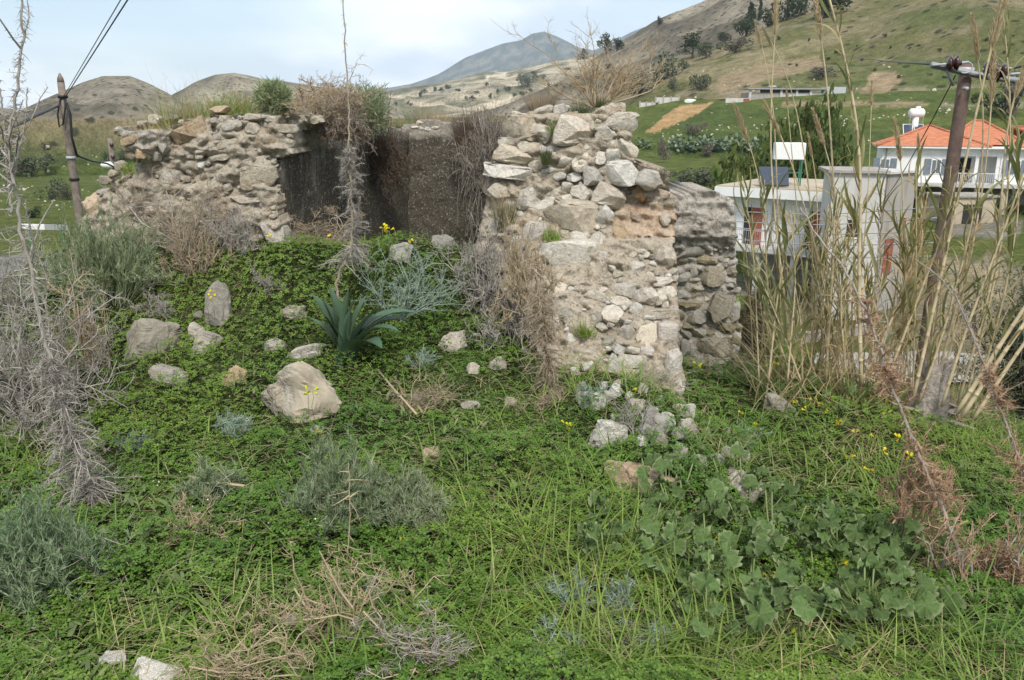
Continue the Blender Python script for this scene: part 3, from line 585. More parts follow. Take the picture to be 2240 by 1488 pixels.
def fill_stones(root, outline, Yf, n, size, mats, r, avoid=(), proud=0.25, flat=0.6, kind='stone'):
    q = np.array(outline, float); lst = []; tries = 0
    while len(lst) < n and tries < n*40:
        tries += 1; x = r.uniform(*np.array([q[:, 0].min(), q[:, 0].max()])); y = r.uniform(q[:, 1].min(), q[:, 1].max())
        if not in_poly(np.array([x]), np.array([y]), q)[0]: continue
        s = size[0]*(size[1]/size[0])**r.random(); h_ = s*r.uniform(flat, 1.0)
        if any(abs(x-a[0]) < (a[2]+s)*.40 and abs(y-a[1]) < (a[3]+h_)*.40 for a in list(avoid)+lst): continue
        lst.append((x, y, s, h_, r.uniform(-20, 20), None, kind))
    set_stones(root, lst, Yf, mats, r, proud=proud)
r_w = np.random.default_rng(17)
# ---- the pier: broken end of the cistern wall, its rubble sloping down towards the camera
def Ypier(px, py):
    y = np.interp(py, [200, 260, 330, 440, 520, 600, 680, 760, 830, 900], [6.35, 6.12, 6.05, 6.0, 5.86, 5.62, 5.35, 5.12, 4.92, 4.72])
    return y + np.interp(px, [1040, 1120, 1300, 1480], [.28, .08, 0, .0]) + np.where((px > 1340) & (py > 405) & (py < 520), .12, 0)
PIER = [(1112, 262), (1135, 246), (1200, 236), (1290, 250), (1330, 228), (1368, 228), (1386, 290), (1391, 400), (1392, 362), (1440, 360), (1468, 376), (1478, 470), (1482, 600), (1488, 760), (1500, 880), (1505, 930), (1240, 930), (1190, 800), (1130, 690), (1040, 560), (1046, 500), (1062, 440), (1066, 375), (1086, 330)]
t = thing('ruined_pier', 'tall broken rubble stone pier with big pale blocks on top', 'ruin', P(1320, 900, 5.6))
core = relief(t, 'rubble_core', PIER, Ypier, 1.25, M['mortar'], 4, 0.07, 3)
core.data.materials.append(M['red_mortar'])
pc = np.array([p.center[:] for p in core.data.polygons])+np.array(t.location)
dd = pc-np.array([0, 0, EYE]); fwd_ = dd[:, 1]*math.cos(TH)-dd[:, 2]*math.sin(TH); qx = CX+F*dd[:, 0]/fwd_; qy = CY-F*(dd[:, 1]*math.sin(TH)+dd[:, 2]*math.cos(TH))/fwd_
red = in_poly(qx+8*vnoise(pc*9, 2), qy+8*vnoise(pc*9, 4), np.array([(1342, 440), (1400, 445), (1480, 450), (1480, 520), (1440, 522), (1385, 520), (1350, 480)])) & (pc[:, 1] < 6.6)
core.data.polygons.foreach_set('material_index', red.astype(np.int32))
PST = [(1139, 279, 72, 54, 6, 'cream', 'block'), (1179, 292, 54, 36, 8, 'cream'), (1261, 288, 94, 62, 3, 'cream', 'block'), (1325, 297, 48, 40, -8, 'lime'), (1352, 272, 76, 52, 8, 'lime'), (1369, 327, 45, 44, 0, 'lime'),
 (1116, 311, 48, 18, 3, 'lime', 'block'), (1159, 323, 46, 28, 6, 'cream', 'block'), (1131, 341, 94, 36, 10, 'cream', 'block'), (1124, 378, 116, 28, 8, 'lime', 'block'), (1342, 341, 36, 32, -20, 'white'), (1334, 319, 28, 25, 0, 'cream'),
 (1236, 355, 34, 31, -5, 'cream'), (1274, 356, 46, 38, 0, 'cream'), (1215, 347, 22, 26, 0, 'cream'), (1311, 347, 30, 28, 0, 'cream'), (1353, 379, 78, 52, -3, 'white', 'block'), (1300, 386, 44, 40, 5, 'lime'), (1202, 372, 34, 15, -5, 'white'),
 (1224, 385, 28, 17, 0, 'white'), (1256, 388, 30, 21, -15, 'white'), (1171, 361, 28, 26, 30, 'lime'), (1248, 330, 34, 20, -10, 'lime'), (1333, 430, 66, 50, 12, 'cream', 'block'), (1274, 424, 52, 38, 10, 'lime'), (1112, 416, 86, 32, 4, 'cream', 'block'),
 (1154, 430, 56, 46, -15, 'lime'), (1201, 446, 58, 24, -14, 'white'), (1254, 474, 116, 70, 8, 'cream', 'block'), (1208, 422, 40, 20, -5, 'lime'), (1243, 438, 30, 26, -30, 'white'), (1135, 253, 30, 15, 10, 'lime'), (1190, 243, 44, 22, -10, 'lime'), (1228, 240, 40, 22, -14, 'lime'),
 (1346, 237, 36, 20, 0, 'lime', 'block'), (1314, 243, 26, 15, -20, 'lime'), (1173, 512, 58, 50, 20, 'lime', 'cobble'), (1240, 552, 112, 66, 8, 'white'), (1237, 607, 48, 18, 6, 'lime'), (1322, 474, 36, 44, 20, 'white'), (1266, 518, 40, 26, 20, 'lime'),
 (1306, 531, 36, 48, 12, 'lime'), (1316, 563, 36, 28, -10, 'lime'), (1350, 518, 50, 72, -22, 'orange'), (1386, 538, 28, 22, 20, 'olive'), (1453, 566, 46, 52, 6, 'cream'), (1394, 586, 34, 25, 15, 'lime', 'cobble'), (1458, 480, 32, 28, 0, 'cream'), (1412, 654, 48, 44, -10, 'cream'),
 (1375, 635, 54, 28, 5, 'lime'), (1446, 617, 54, 20, -4, 'cream'), (1457, 644, 40, 38, 20, 'cream'), (1310, 650, 56, 22, 18, 'lime'), (1360, 660, 48, 24, 22, 'cream'), (1338, 690, 48, 38, 15, 'cream', 'cobble'), (1240, 686, 40, 24, 12, 'grey'), (1216, 712, 22, 40, -10, 'lime', 'cobble'),
 (1298, 705, 15, 30, 10, 'lime'), (1310, 694, 17, 26, -5, 'grey'), (1393, 677, 28, 26, 25, 'lime'), (1443, 687, 78, 19, -6, 'lime', 'block'), (1418, 696, 30, 16, -5, 'white'), (1418, 735, 56, 48, 2, 'cream', 'block'), (1460, 733, 38, 54, 0, 'cream', 'block'),
 (1372, 732, 36, 42, -8, 'lime', 'cobble'), (1331, 751, 30, 20, -20, 'grey'), (1250, 742, 20, 24, 0, 'white'), (1249, 722, 30, 13, 8, 'lime'), (1271, 727, 13, 18, 10, 'lime'), (1316, 716, 26, 18, 25, 'lime'), (1352, 765, 30, 22, 25, 'white'), (1386, 767, 38, 18, -5, 'lime'),
 (1415, 773, 36, 30, 12, 'lime', 'cobble'), (1252, 665, 36, 19, 10, 'lime'), (1226, 666, 22, 15, 0, 'lime'), (1343, 792, 28, 28, 15, 'white'), (1378, 792, 52, 30, 12, 'lime'), (1475, 800, 40, 60, 0, 'lime'), (1484, 850, 30, 50, 5, 'lime'), (1420, 395, 60, 40, 20, 'lime'), (1436, 430, 54, 34, 8, 'orange'), (1400, 425, 40, 30, 10, 'orange'), (1390, 470, 30, 24, 0, 'orange')]
set_stones(t, PST, Ypier, ['lime', 'cream'], r_w)
fill_stones(t, [(1130, 260), (1380, 250), (1388, 400), (1340, 440), (1330, 520), (1475, 560), (1480, 780), (1300, 800), (1230, 760), (1180, 600), (1060, 500)], Ypier, 150, (10, 32), ['lime', 'bedded', 'bedded', 'cream', 'white'], r_w, PST, proud=.33)
# ---- the recessed wall beside the pier
def Yrec(px, py): return 6.62 + 0*px - np.where((py > 440) & (py < 520), .02, 0) + np.interp(py, [520, 560, 900], [0, .10, .02])
REC = [(1470, 430), (1500, 418), (1560, 414), (1600, 430), (1612, 470), (1610, 600), (1618, 690), (1622, 830), (1620, 880), (1470, 880)]
t = thing('ruined_wall', 'dark coursed rubble wall stub in the recess beside the tall pier', 'ruin', P(1540, 860, 6.9))
relief(t, 'rubble_core', REC, Yrec, 0.9, M['mortar_grey'], 4, 0.032, 8, 11)
RST = [(1511, 552, 62, 25, -6), (1492, 572, 26, 19, 0), (1541, 568, 58, 24, 2), (1549, 542, 17, 14, 0, 'lime'), (1557, 604, 58, 46, 0), (1598, 599, 24, 27, 0), (1597, 620, 26, 17, -5), (1497, 611, 30, 35, 0, 'grey'), (1522, 614, 30, 15, 10, 'grey'),
 (1530, 631, 38, 20, 5, 'grey', 'cobble'), (1519, 594, 18, 30, 0, 'grey'), (1496, 646, 30, 19, 5, 'grey'), (1513, 666, 64, 14, 0), (1522, 691, 44, 34, -15, 'grey'), (1490, 692, 16, 22, 0), (1582, 668, 62, 66, 3, None, 'block'), (1606, 685, 24, 46, 0), (1506, 713, 38, 12, 0),
 (1499, 731, 26, 20, 0, 'grey'), (1527, 727, 30, 24, -10, 'grey'), (1551, 727, 26, 20, 0), (1556, 758, 82, 38, 2, None, 'block'), (1609, 750, 22, 36, 0), (1500, 761, 26, 38, 0), (1570, 790, 100, 17, 2, None, 'block'), (1510, 795, 40, 18, 0), (1560, 815, 80, 20, 0, None, 'block'), (1590, 715, 40, 26, 0)]
set_stones(t, RST, Yrec, ['olive', 'olive', 'grey'], r_w, proud=0.36)
fill_stones(t, [(1480, 535), (1612, 540), (1618, 820), (1480, 820)], Yrec, 34, (11, 24), ['olive', 'grey', 'lime'], r_w, RST, proud=.25)
# ---- the long wall on the other side of the opening
def Yleft(px, py): return 6.52 + np.clip((px-640)/75, 0, 1)*.55 + np.interp(px, [150, 400, 640], [.42, .18, 0]) - np.interp(py, [250, 400, 560], [-.05, .02, .16])
LEFT = [(640, 250), (560, 248), (470, 252), (400, 268), (350, 285), (330, 330), (268, 380), (215, 435), (165, 500), (150, 560), (140, 620), (640, 620), (630, 560), (612, 500), (607, 345), (645, 336), (648, 290), (715, 276), (716, 256)]
t = thing('ruined_wall', 'long pale ruined rubble wall with dry grass growing on its top', 'ruin', P(420, 600, 6.9))
relief(t, 'rubble_core', LEFT, Yleft, 0.9, M['mortar'], 4, 0.075, 12)
LST = [(414, 293, 74, 50, -22, 'orange', 'block'), (510, 275, 52, 26, -10, 'lime'), (554, 285, 40, 28, 0, 'lime'), (624, 282, 52, 18, 0, 'lime', 'block'), (593, 311, 46, 25, 0, 'orange'), (569, 391, 72, 46, -2, 'cream', 'block'), (553, 357, 96, 26, -8, 'cream', 'block'), (570, 422, 74, 15, -3, 'cream', 'block'),
 (542, 437, 68, 20, -6, 'cream', 'block'), (438, 363, 20, 16, 0, 'white'), (376, 391, 46, 48, 20, 'cream'), (302, 394, 28, 38, 8, 'lime'), (203, 451, 56, 50, -15, 'orange'), (228, 421, 36, 17, 0, 'lime'), (230, 396, 30, 19, 0, 'lime'), (248, 381, 28, 16, 0, 'lime'), (263, 363, 26, 20, 0, 'lime'),
 (480, 383, 22, 20, 0, 'lime'), (495, 410, 22, 15, 0, 'lime'), (555, 487, 24, 15, 0, 'lime'), (556, 466, 42, 18, 0, 'cream'), (600, 512, 46, 48, 0, 'lime', 'block'), (480, 345, 60, 16, -12, 'lime'), (440, 330, 50, 20, -6, 'lime'), (500, 315, 56, 22, -5, 'lime'), (680, 262, 56, 18, 0, 'lime'), (560, 258, 60, 16, 4, 'lime'), (600, 262, 44, 14, -5, 'lime'), (395, 345, 60, 18, 8, 'cream'), (350, 420, 40, 34, 10, 'cream'), (270, 430, 40, 30, -10, 'cream')]
set_stones(t, [q[:5]+(('bedded' if q[5] in ('lime', 'cream') else q[5]),)+q[6:] for q in LST], Yleft, ['bedded'], r_w, proud=.27)
fill_stones(t, [(380, 262), (640, 252), (640, 330), (605, 350), (608, 540), (480, 520), (200, 500), (270, 385), (350, 330)], Yleft, 150, (9, 26), ['bedded'], r_w, LST, proud=.2, flat=.4)
# flat loose stones lying along the top of that wall
for px, py, w_, h_, mt, lb in [(316, 272, 34, 15, 'lime', 'small pale flat stone lying on the corner of the long ruined wall'), (345, 261, 36, 20, 'lime', 'pale stone standing at the grassy end of the wall top'), (384, 257, 32, 14, 'olive', 'brown flat stone half hidden in wall top grass'), (480, 241, 44, 18, 'orange', 'reddish triangular stone lying on the wall top'), (422, 263, 30, 9, 'grey', 'thin grey slate sliver on the edge of the wall top')]:
    Y = float(Yleft(px, 260))+.12; p = P(px, py, Y); s = mpp(p)
    o = tag(link('loose_stone', rock_mesh('loose_stone', px, M[mt], .6, 3, 8)), lb, 'stone'); o.location = p; o.scale = (w_*s, w_*s*.9, h_*s); o.rotation_euler = (0, .1, px)
# ---- overhanging lump of masonry at the end of that wall
def Ylump(px, py): return 6.55 + np.abs(px-312)/62*.16 + np.interp(py, [280, 320, 360], [0, 0, .14])
LUMP = [(250, 285), (262, 278), (330, 284), (376, 288), (378, 318), (352, 350), (322, 360), (296, 352), (276, 332), (266, 312)]
t = thing('masonry_lump', 'overhanging lump of broken masonry at the far end of the long wall', 'ruin', P(315, 358, 6.7))
relief(t, 'mortar_core', LUMP, Ylump, 0.5, M['mortar_grey'], 3, 0.03, 15, 10)
set_stones(t, [(286, 309, 34, 18, -8, 'orange', 'block'), (290, 340, 30, 24, 20, 'olive'), (307, 334, 22, 24, -10, 'orange'), (321, 344, 24, 22, 5, 'olive'), (341, 338, 20, 28, -15, 'grey'), (257, 287, 14, 20, 0, 'lime'), (355, 322, 22, 26, 10, 'grey'), (280, 326, 24, 12, 0, 'orange')], Ylump, ['olive'], r_w)
# ---- plastered inside faces of the cistern
def Yin(px, py): k = (px-605)/290.0; return 1/(1/6.55*(1-k)+1/9.3*k)
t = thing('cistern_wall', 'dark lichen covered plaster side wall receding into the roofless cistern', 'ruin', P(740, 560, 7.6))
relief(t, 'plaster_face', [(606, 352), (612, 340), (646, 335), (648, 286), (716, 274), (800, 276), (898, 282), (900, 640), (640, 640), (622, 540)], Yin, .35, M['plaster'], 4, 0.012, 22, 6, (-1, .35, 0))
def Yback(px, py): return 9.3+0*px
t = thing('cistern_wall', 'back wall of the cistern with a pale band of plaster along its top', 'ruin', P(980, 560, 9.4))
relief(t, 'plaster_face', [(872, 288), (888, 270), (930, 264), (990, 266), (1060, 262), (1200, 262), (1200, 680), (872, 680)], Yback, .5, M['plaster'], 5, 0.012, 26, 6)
fill_stones(t, [(890, 270), (1060, 266), (1060, 284), (890, 288)], Yback, 12, (12, 28), ['lime', 'cream'], r_w, (), proud=.15, flat=.4)

# ------------------------------------------------------------------ loose rocks on the ground
FOOT = []
def ground_rock(px, py, w_, h_, mat, label, seed, boxy=.6, cuts=8, tilt=0, sub=4, deep=0.8, Y=None, yaw=0, name='rock'):
    g = hit(px, py+h_*0.34) if Y is None else P(px, py+h_*.34, Y)
    s = mpp(g); W, H_ = w_*s, h_*s*1.12; D = max(W*deep*.8, H_*.5)
    big = w_ > 80; c = P(px, py, g[1]+D*0.22)-np.array([0, 0, H_*(.02 if big else .10)])
    o = tag(link(name, rock_mesh(name, seed, M[mat], boxy*.8, sub, cuts+2, .08)), label, 'rock'); o.location = c; o.scale = (W, D, H_*1.15)
    o.rotation_euler = (math.radians(-14), math.radians(tilt), yaw); FOOT.append((c[0], c[1], W*(.40 if big else .30), D*(.44 if big else .30), c[2]+H_*(.12 if big else .02))); return o
for i, q in enumerate([
 (660, 868, 186, 128, 'field', 'large two-toned boulder lying in the clover below the squill plant', .7, 9, 12, 5),
 (328, 745, 122, 80, 'slab', 'broad flat dark grey slab sunk in the clover bank', .5, 8, 12, 5),
 (480, 666, 62, 98, 'slab', 'upright smooth grey slab standing in the clover bank', .45, 8, 12, 4),
 (433, 690, 24, 20, 'slab', 'small grey stone above a pair of pale stones in the clover', .6, 8, 0, 3),
 (430, 726, 36, 42, 'field', 'knobbly brown and white stone resting on a paler one', .7, 8, 0, 4),
 (452, 749, 72, 44, 'field', 'pale angular stone underneath the knobbly one', .5, 9, 14, 4),
 (643, 683, 62, 30, 'field', 'pale stone with a flat grey top high in the clover bank', .6, 8, 0, 4),
 (597, 756, 58, 28, 'field', 'low cream stone peeping out of the clover uphill of the boulder', .6, 8, -12, 4),
 (672, 771, 90, 26, 'field', 'long low pale stone beside the squill plant', .6, 8, -14, 4),
 (515, 824, 48, 44, 'orange', 'squarish brown stone in the clover beside the large boulder', .5, 7, 25, 4),
 (367, 830, 82, 46, 'field', 'wedge of pale stone sticking out below the dark slab', .55, 9, 14, 4),
 (995, 748, 64, 46, 'field', 'slanting cream stone in the clover beyond the squill plant', .6, 8, -32, 4),
 (1035, 806, 30, 26, 'field', 'small round pale stone beside the dry brown bush', .8, 5, 0, 3),
 (1085, 797, 48, 28, 'field', 'low flat pale stone tucked against the dry brown bush', .6, 8, -22, 3),
 (1031, 886, 48, 19, 'field', 'small flat cream stone alone in the open clover', .6, 8, 0, 3),
 (911, 876, 22, 28, 'field', 'small upright cream stone in the bare patch', .6, 8, 0, 3),
 (1308, 880, 38, 42, 'white', 'mottled white stone at the foot of the pier', .7, 7, 20, 4),
 (1349, 855, 36, 32, 'white', 'white rounded stone with dry stems over it below the pier', .75, 7, 0, 4),
 (1463, 847, 38, 30, 'white', 'round bright white stone at the corner of the pier', .85, 6, 0, 4),
 (1330, 956, 82, 58, 'white', 'large white flat-faced block lying in the grass', .5, 8, 8, 5),
 (1432, 930, 62, 72, 'grey', 'dark rough rock half buried below the pier corner', .6, 9, 20, 4),
 (1497, 900, 44, 38, 'field', 'grey stone at the edge of the ditch', .6, 9, 10, 4),
 (1503, 937, 48, 44, 'field', 'lower grey stone at the edge of the ditch', .6, 9, 24, 4),
 (1405, 1052, 168, 60, 'orange', 'long rust stained block in the grass', .5, 8, 10, 5),
 (1630, 1068, 92, 54, 'field', 'rough stone slanting along the ditch toward the big leaves', .55, 8, 32, 5),
 (1700, 886, 76, 38, 'field', 'pale stone under yellow flowers near the reeds', .6, 8, 22, 4),
 (945, 995, 44, 36, 'orange', 'weathered brownish stone behind the low sage bush', .6, 8, 0, 4),
 (250, 1446, 66, 38, 'white', 'smaller white stone at the lower edge of the picture', .55, 9, -6, 4),
 (345, 1476, 124, 52, 'white', 'bigger white stone cut by the lower edge of the picture', .55, 9, 5, 5),
 (598, 1356, 32, 22, 'field', 'small stone among dry stems, darker of a pair', .6, 8, 0, 3),
 (640, 1356, 42, 24, 'field', 'flat cream stone among dry stems, larger of a pair', .6, 8, 0, 3),
 (875, 552, 54, 46, 'grey', 'grey upright stone in the mouth of the cistern beside yellow flowers', .55, 8, 12, 4),
 (968, 530, 54, 34, 'grey', 'grey pointed stone on the sill of the cistern mouth', .6, 8, 10, 4),
 (690, 940, 26, 20, 'grey', 'small dark stone at the foot of the large boulder', .7, 7, 0, 3),
 (1118, 880, 30, 22, 'field', 'little pale stone beside the stem of the dry brown bush', .6, 8, 0, 3)]):
    px, py, w_, h_, mt, lb, bx, cu, ti, su = q
    ob = ground_rock(px, py, w_, h_, mt, lb, 100+i*3, bx, cu, ti, su)
    if i == 0:       # the broken smooth beige face on one side of the boulder
        me = ob.data; me.materials.append(M['beige']); pc = np.array([p.center[:] for p in me.polygons]); k = pc[:, 0]+.35*pc[:, 2]+.10*vnoise(pc*5, 3) > .02
        me.polygons.foreach_set('material_index', k.astype(np.int32))
# rubble fallen from the pier, lying down its foot and out into the grass: every stone a thing of its own
r_b = np.random.default_rng(66); RUB = []
for k in range(150):
    px = r_b.uniform(1235, 1660); py = 785+(px-1235)*.60+r_b.normal(0, 38); lim = np.interp(px, [1225, 1330, 1520, 1660], [850, 935, 1010, 1060])
    if len(RUB) > 37 or py > lim or (py < 800 and px > 1490) or (px > 1515 and py < 930) or any(abs(px-a)+abs(py-b) < 34 for a, b in RUB): continue
    RUB.append((px, py))
RUB.sort()
for k, (px, py) in enumerate(RUB):
    w_ = r_b.uniform(16, 46); o = ground_rock(px, py, w_, w_*r_b.uniform(.6, .95), ['lime', 'field', 'white', 'field', 'grey'][int(r_b.integers(0, 5))], 'small rubble stone spilled below the pier, '+ORD[k]+' counting rightward', 900+k, .55, 9, r_b.uniform(-25, 25), 3, name='rubble_stone'); o['group'] = 'rubble spilled below the pier'


# ------------------------------------------------------------------ plants: shared builders
def skel(r, n0, levels, spread=.7, up=.35, wander=.28, steps=4, gravity=0.0, base=.06):
    out_ = []
    a = r.uniform(0, 2*math.pi, n0); k = spread*np.sqrt(r.uniform(0.02, 1, n0))
    d = unit(np.stack([np.cos(a)*k, np.sin(a)*k, np.full(n0, 1.0)*(1-0.25*k)], -1)); s = np.stack([np.cos(a)*k, np.sin(a)*k, np.zeros(n0)], -1)*base
    L = r.uniform(.55, 1.0, n0)
    def grow(s, d, L, st):
        pts = [s]; dd = d
        for i in range(st):
            dd = unit(dd + r.normal(size=d.shape)*wander + np.array([0, 0, up*.25-gravity*(i+1)/st])); pts.append(pts[-1]+dd*(L/st)[:, None])
        return np.stack(pts, 1)
    p = grow(s, d, L, steps); out_.append(p)
    for (nc, lr, ang) in levels:
        n = len(p)*nc; pi = np.repeat(np.arange(len(p)), nc); t = r.uniform(.22, 1, n)*(p.shape[1]-1); i0 = np.minimum(t.astype(int), p.shape[1]-2); fr = (t-i0)[:, None]
        s = p[pi, i0]*(1-fr)+p[pi, i0+1]*fr; tg = unit(p[pi, i0+1]-p[pi, i0])
        L = L[pi]*lr*r.uniform(.5, 1.25, n); d = unit(tg*(1-ang)+unit(r.normal(size=(n, 3)))*ang*1.2+np.array([0, 0, up*.5]))
        p = grow(s, d, L, 3); out_.append(p)
    return out_
def fit(levels, W, D, H_, dome=False):
    allp = np.concatenate([p.reshape(-1, 3) for p in levels]); lo, hi = np.percentile(allp, 2, 0), np.percentile(allp, 98, 0); lo[2] = 0; hi[2] = np.percentile(allp[:, 2], 99.6)
    sc = np.array([W, D, H_])/np.maximum(hi-lo, 1e-3); c = (lo+hi)/2; c[2] = 0
    q = [(p-c)*sc for p in levels]
    if dome:
        for p in q: rr_ = np.clip(np.hypot(p[..., 0]/(W*.55), p[..., 1]/(D*.55)), 0, 1.15); p[..., 2] *= np.sqrt(np.clip(1-.62*rr_**2, .1, 1))
    return q
def seg_tubes(levels, radii, n=3):
    out_ = []
    for p, (ra, rb) in zip(levels, radii):
        m = p.shape[1]-1; rad = np.linspace(ra, rb, m+1)
        for i in range(m): out_.append(tubes(p[:, i], p[:, i+1], rad[i], rad[i+1], n))
    return join(out_)
def points_on(levels, r, n, tmin=.15):
    ps, ts = [], []
    w_ = np.array([len(q) for q in levels], float); w_ /= w_.sum()
    for p, k in zip(levels, (w_*n).astype(int)):
        i = r.integers(0, len(p), k); t = r.uniform(tmin, 1, k)*(p.shape[1]-1); j = np.minimum(t.astype(int), p.shape[1]-2); fr = (t-j)[:, None]
        ps.append(p[i, j]*(1-fr)+p[i, j+1]*fr); ts.append(unit(p[i, j+1]-p[i, j]))
    return np.concatenate(ps), np.concatenate(ts)
def blades(P0, d, L, W, r, bendk=.2, seg=2, taper=True, droop=0.0):
    n = len(P0); sd_ = unit(np.cross(d, r.normal(size=(n, 3)))); bd = r.normal(size=(n, 3))*(L*bendk)[:, None]; bd[:, 2] -= droop*L
    return ribbons(P0, d, sd_, L, W, bd, seg, taper)
def box_of(x0, y0, x1, y1, Y=None, deep=.8):
    """real base point, width, depth and height of a plant seen in this box of the photograph"""
    g = hit((x0+x1)/2, y1) if Y is None else P((x0+x1)/2, y1, Y); s = mpp(g)
    W = (x1-x0)*s; H_ = P((x0+x1)/2, y0, g[1])[2]-g[2]; return g, W, W*deep, H_
def shrub(name, label, box, kind, seed, Y=None, deep=.8, dens=1.0, mats=None, cat='shrub', group=None, sink=.03):
    r = np.random.default_rng(seed); g, W, D, H_ = box_of(*box, Y=Y, deep=deep); t = thing(name, label, cat, (g[0], g[1], g[2]-sink), group); H_ += sink
    sz = (W*D*H_)**(1/3)
    if kind == 'twig':
        k = dens*(0.7+1.3*min(2, sz)); lv = fit(skel(r, int(12*k)+4, [(5, .55, .55), (5, .5, .6), (4, .42, .7)], .95, .25, .34), W, D, H_)
        mt = (mats or ['twig_grey', 'twig_grey']); rs = min(1, max(.4, H_/.45))
        link('branch', mesh_np('branch', *seg_tubes(lv[:2], [(.006*rs, .004*rs), (.004*rs, .0025*rs)], 4), M[mt[0]]), t)
        link('twig', mesh_np('twig', *seg_tubes(lv[2:], [(.0026*rs, .0016*rs), (.0018*rs, .0009*rs)], 3), M[mt[1]]), t, kind='stuff')
        q, tg = points_on(lv[2:], r, int(2600*k)); d = unit(tg*.25+rand_dirs(len(q), r)); L = r.uniform(.010, .030, len(q))
        link('thorn', mesh_np('thorn', *blades(q, d, L, np.full(len(q), .0022), r, .15, 1), M[mt[1]]), t, kind='stuff')
    elif kind == 'sage':
        k = dens*(.6+1.5*min(2, sz)); lv = fit(skel(r, int(46*k)+10, [(6, .42, .34), (3, .4, .4)], .95, .5, .2, base=.30), W*.86, D*.86, H_*1.02, True)
        mt = mats or ['sage', 'sage']
        link('stem', mesh_np('stem', *seg_tubes(lv, [(.0035, .0022), (.0022, .0014), (.0014, .001)], 3), M[mt[0]]), t)
        q, tg = points_on(lv[1:], r, int(12000*k)); d = unit(tg*.8+rand_dirs(len(q), r)*.7+np.array([0, 0, .25])); L = r.uniform(.012, .032, len(q))
        link('foliage', mesh_np('foliage', *blades(q, d, L, r.uniform(.0020, .0042, len(q)), r, .15, 2), M[mt[1]]), t, kind='stuff')
        q, tg = points_on(lv, r, int(380*k)); link('dry_twig', mesh_np('dry_twig', *blades(q, unit(tg+rand_dirs(len(q), r)*.4), r.uniform(.03, .09, len(q)), np.full(len(q), .0022), r, .1, 2), M['twig_grey']), t, kind='stuff')
    elif kind == 'leafy':
        k = dens*(.6+1.4*min(2, sz)); lv = fit(skel(r, int(16*k)+6, [(5, .5, .5), (5, .45, .55)], .95, .3, .25), W, D, H_)
        mt = mats or ['twig_dark', 'darkgreen']
        link('branch', mesh_np('branch', *seg_tubes(lv, [(.006, .004), (.0035, .002), (.002, .001)], 3), M[mt[0]]), t)
        q, tg = points_on(lv[1:], r, int(9000*k)); d = unit(tg*.5+rand_dirs(len(q), r)); L = r.uniform(.012, .028, len(q))
        link('foliage', mesh_np('foliage', *blades(q, d, L, L*.42, r, .2, 2, 2), M[mt[1]]), t, kind='stuff')
    elif kind == 'ball':
        n = int(11000*dens); d0 = rand_dirs(n, r); q = d0*(r.uniform(0, 1, n)**.38)[:, None]*(.80+.30*vnoise(d0*3.1, seed))[:, None]; q = q*np.array([W/2, D/2, H_*.52])+np.array([0, 0, H_*.47]); d = unit(d0*.8+rand_dirs(n, r)*.8+np.array([0, 0, .4])); L = r.uniform(.014, .034, n)*np.where(r.random(n) < .12, 2.2, 1); mt = mats or ['twig_dark', 'sage']
        link('foliage', mesh_np('foliage', *blades(q, d, L, L*.16, r, .2, 2), M[mt[1]]), t, kind='stuff'); e = q[r.integers(0, n, 60)]
        link('stem', mesh_np('stem', *tubes(np.tile([[0, 0, 0.]], (60, 1)), e, .005, .0015, 4), M[mt[0]]), t)
    elif kind == 'broom':      # tight upright rush-like clump
        k = dens; n = int(900*k); a = r.uniform(0, 2*math.pi, n); rad = np.sqrt(r.uniform(0, 1, n))
        b = np.stack([np.cos(a)*rad*W*.22, np.sin(a)*rad*D*.22, np.zeros(n)], -1); tip = np.stack([np.cos(a)*rad*W*.5, np.sin(a)*rad*D*.5, H_*r.uniform(.55, 1.02, n)*(1-.25*rad**2)], -1)
        v = tip-b; L = np.linalg.norm(v, axis=1); mt = mats or ['darkgreen', 'twig_brown']
        cut = int(n*.55); ws = np.full(n, max(.0022, .008*H_))
        link('foliage', mesh_np('foliage', *blades(b[:cut], unit(v[:cut]), L[:cut]*.8, ws[:cut], r, .10, 3), M[mt[0]]), t, kind='stuff')
        link('dry_stem', mesh_np('dry_stem', *blades(b[cut:], unit(v[cut:]), L[cut:], ws[cut:]*.8, r, .08, 3), M[mt[1]]), t, kind='stuff')
    elif kind == 'hang':       # cushion growing on an edge and trailing down
        k = dens; lv = fit(skel(r, int(46*k), [(6, .5, .45), (4, .45, .5)], .95, .15, .25, gravity=.35), W, D, H_)
        mt = mats or ['twig_dark', 'brownleaf']
        link('stem', mesh_np('stem', *seg_tubes(lv, [(.004, .003), (.003, .0016), (.0016, .0009)], 3), M[mt[0]]), t)
        q, tg = points_on(lv[1:], r, int(9000*k)); d = unit(tg*.8+rand_dirs(len(q), r)*.8); L = r.uniform(.010, .028, len(q))
        link('foliage', mesh_np('foliage', *blades(q, d, L, L*.2, r, .2, 2), M[mt[1]]), t, kind='stuff')
    elif kind == 'bluethorn':
        k = dens*(.55+1.2*min(2, sz)); lv = fit(skel(r, int(12*k)+4, [(7, .5, .5)], .98, .1, .2), W, D, H_)
        q, tg = points_on(lv, r, int(1900*k)); d = unit(tg*.55+rand_dirs(len(q), r)); L = r.uniform(.012, .032, len(q))
        link('stem', mesh_np('stem', *seg_tubes(lv, [(.0032, .002), (.002, .001)], 4), M['blue_thorn']), t)
        link('spiny_leaf', mesh_np('spiny_leaf', *blades(q, d, L, np.full(len(q), .0026), r, .1, 2), M['blue_thorn']), t, kind='stuff')
    return t
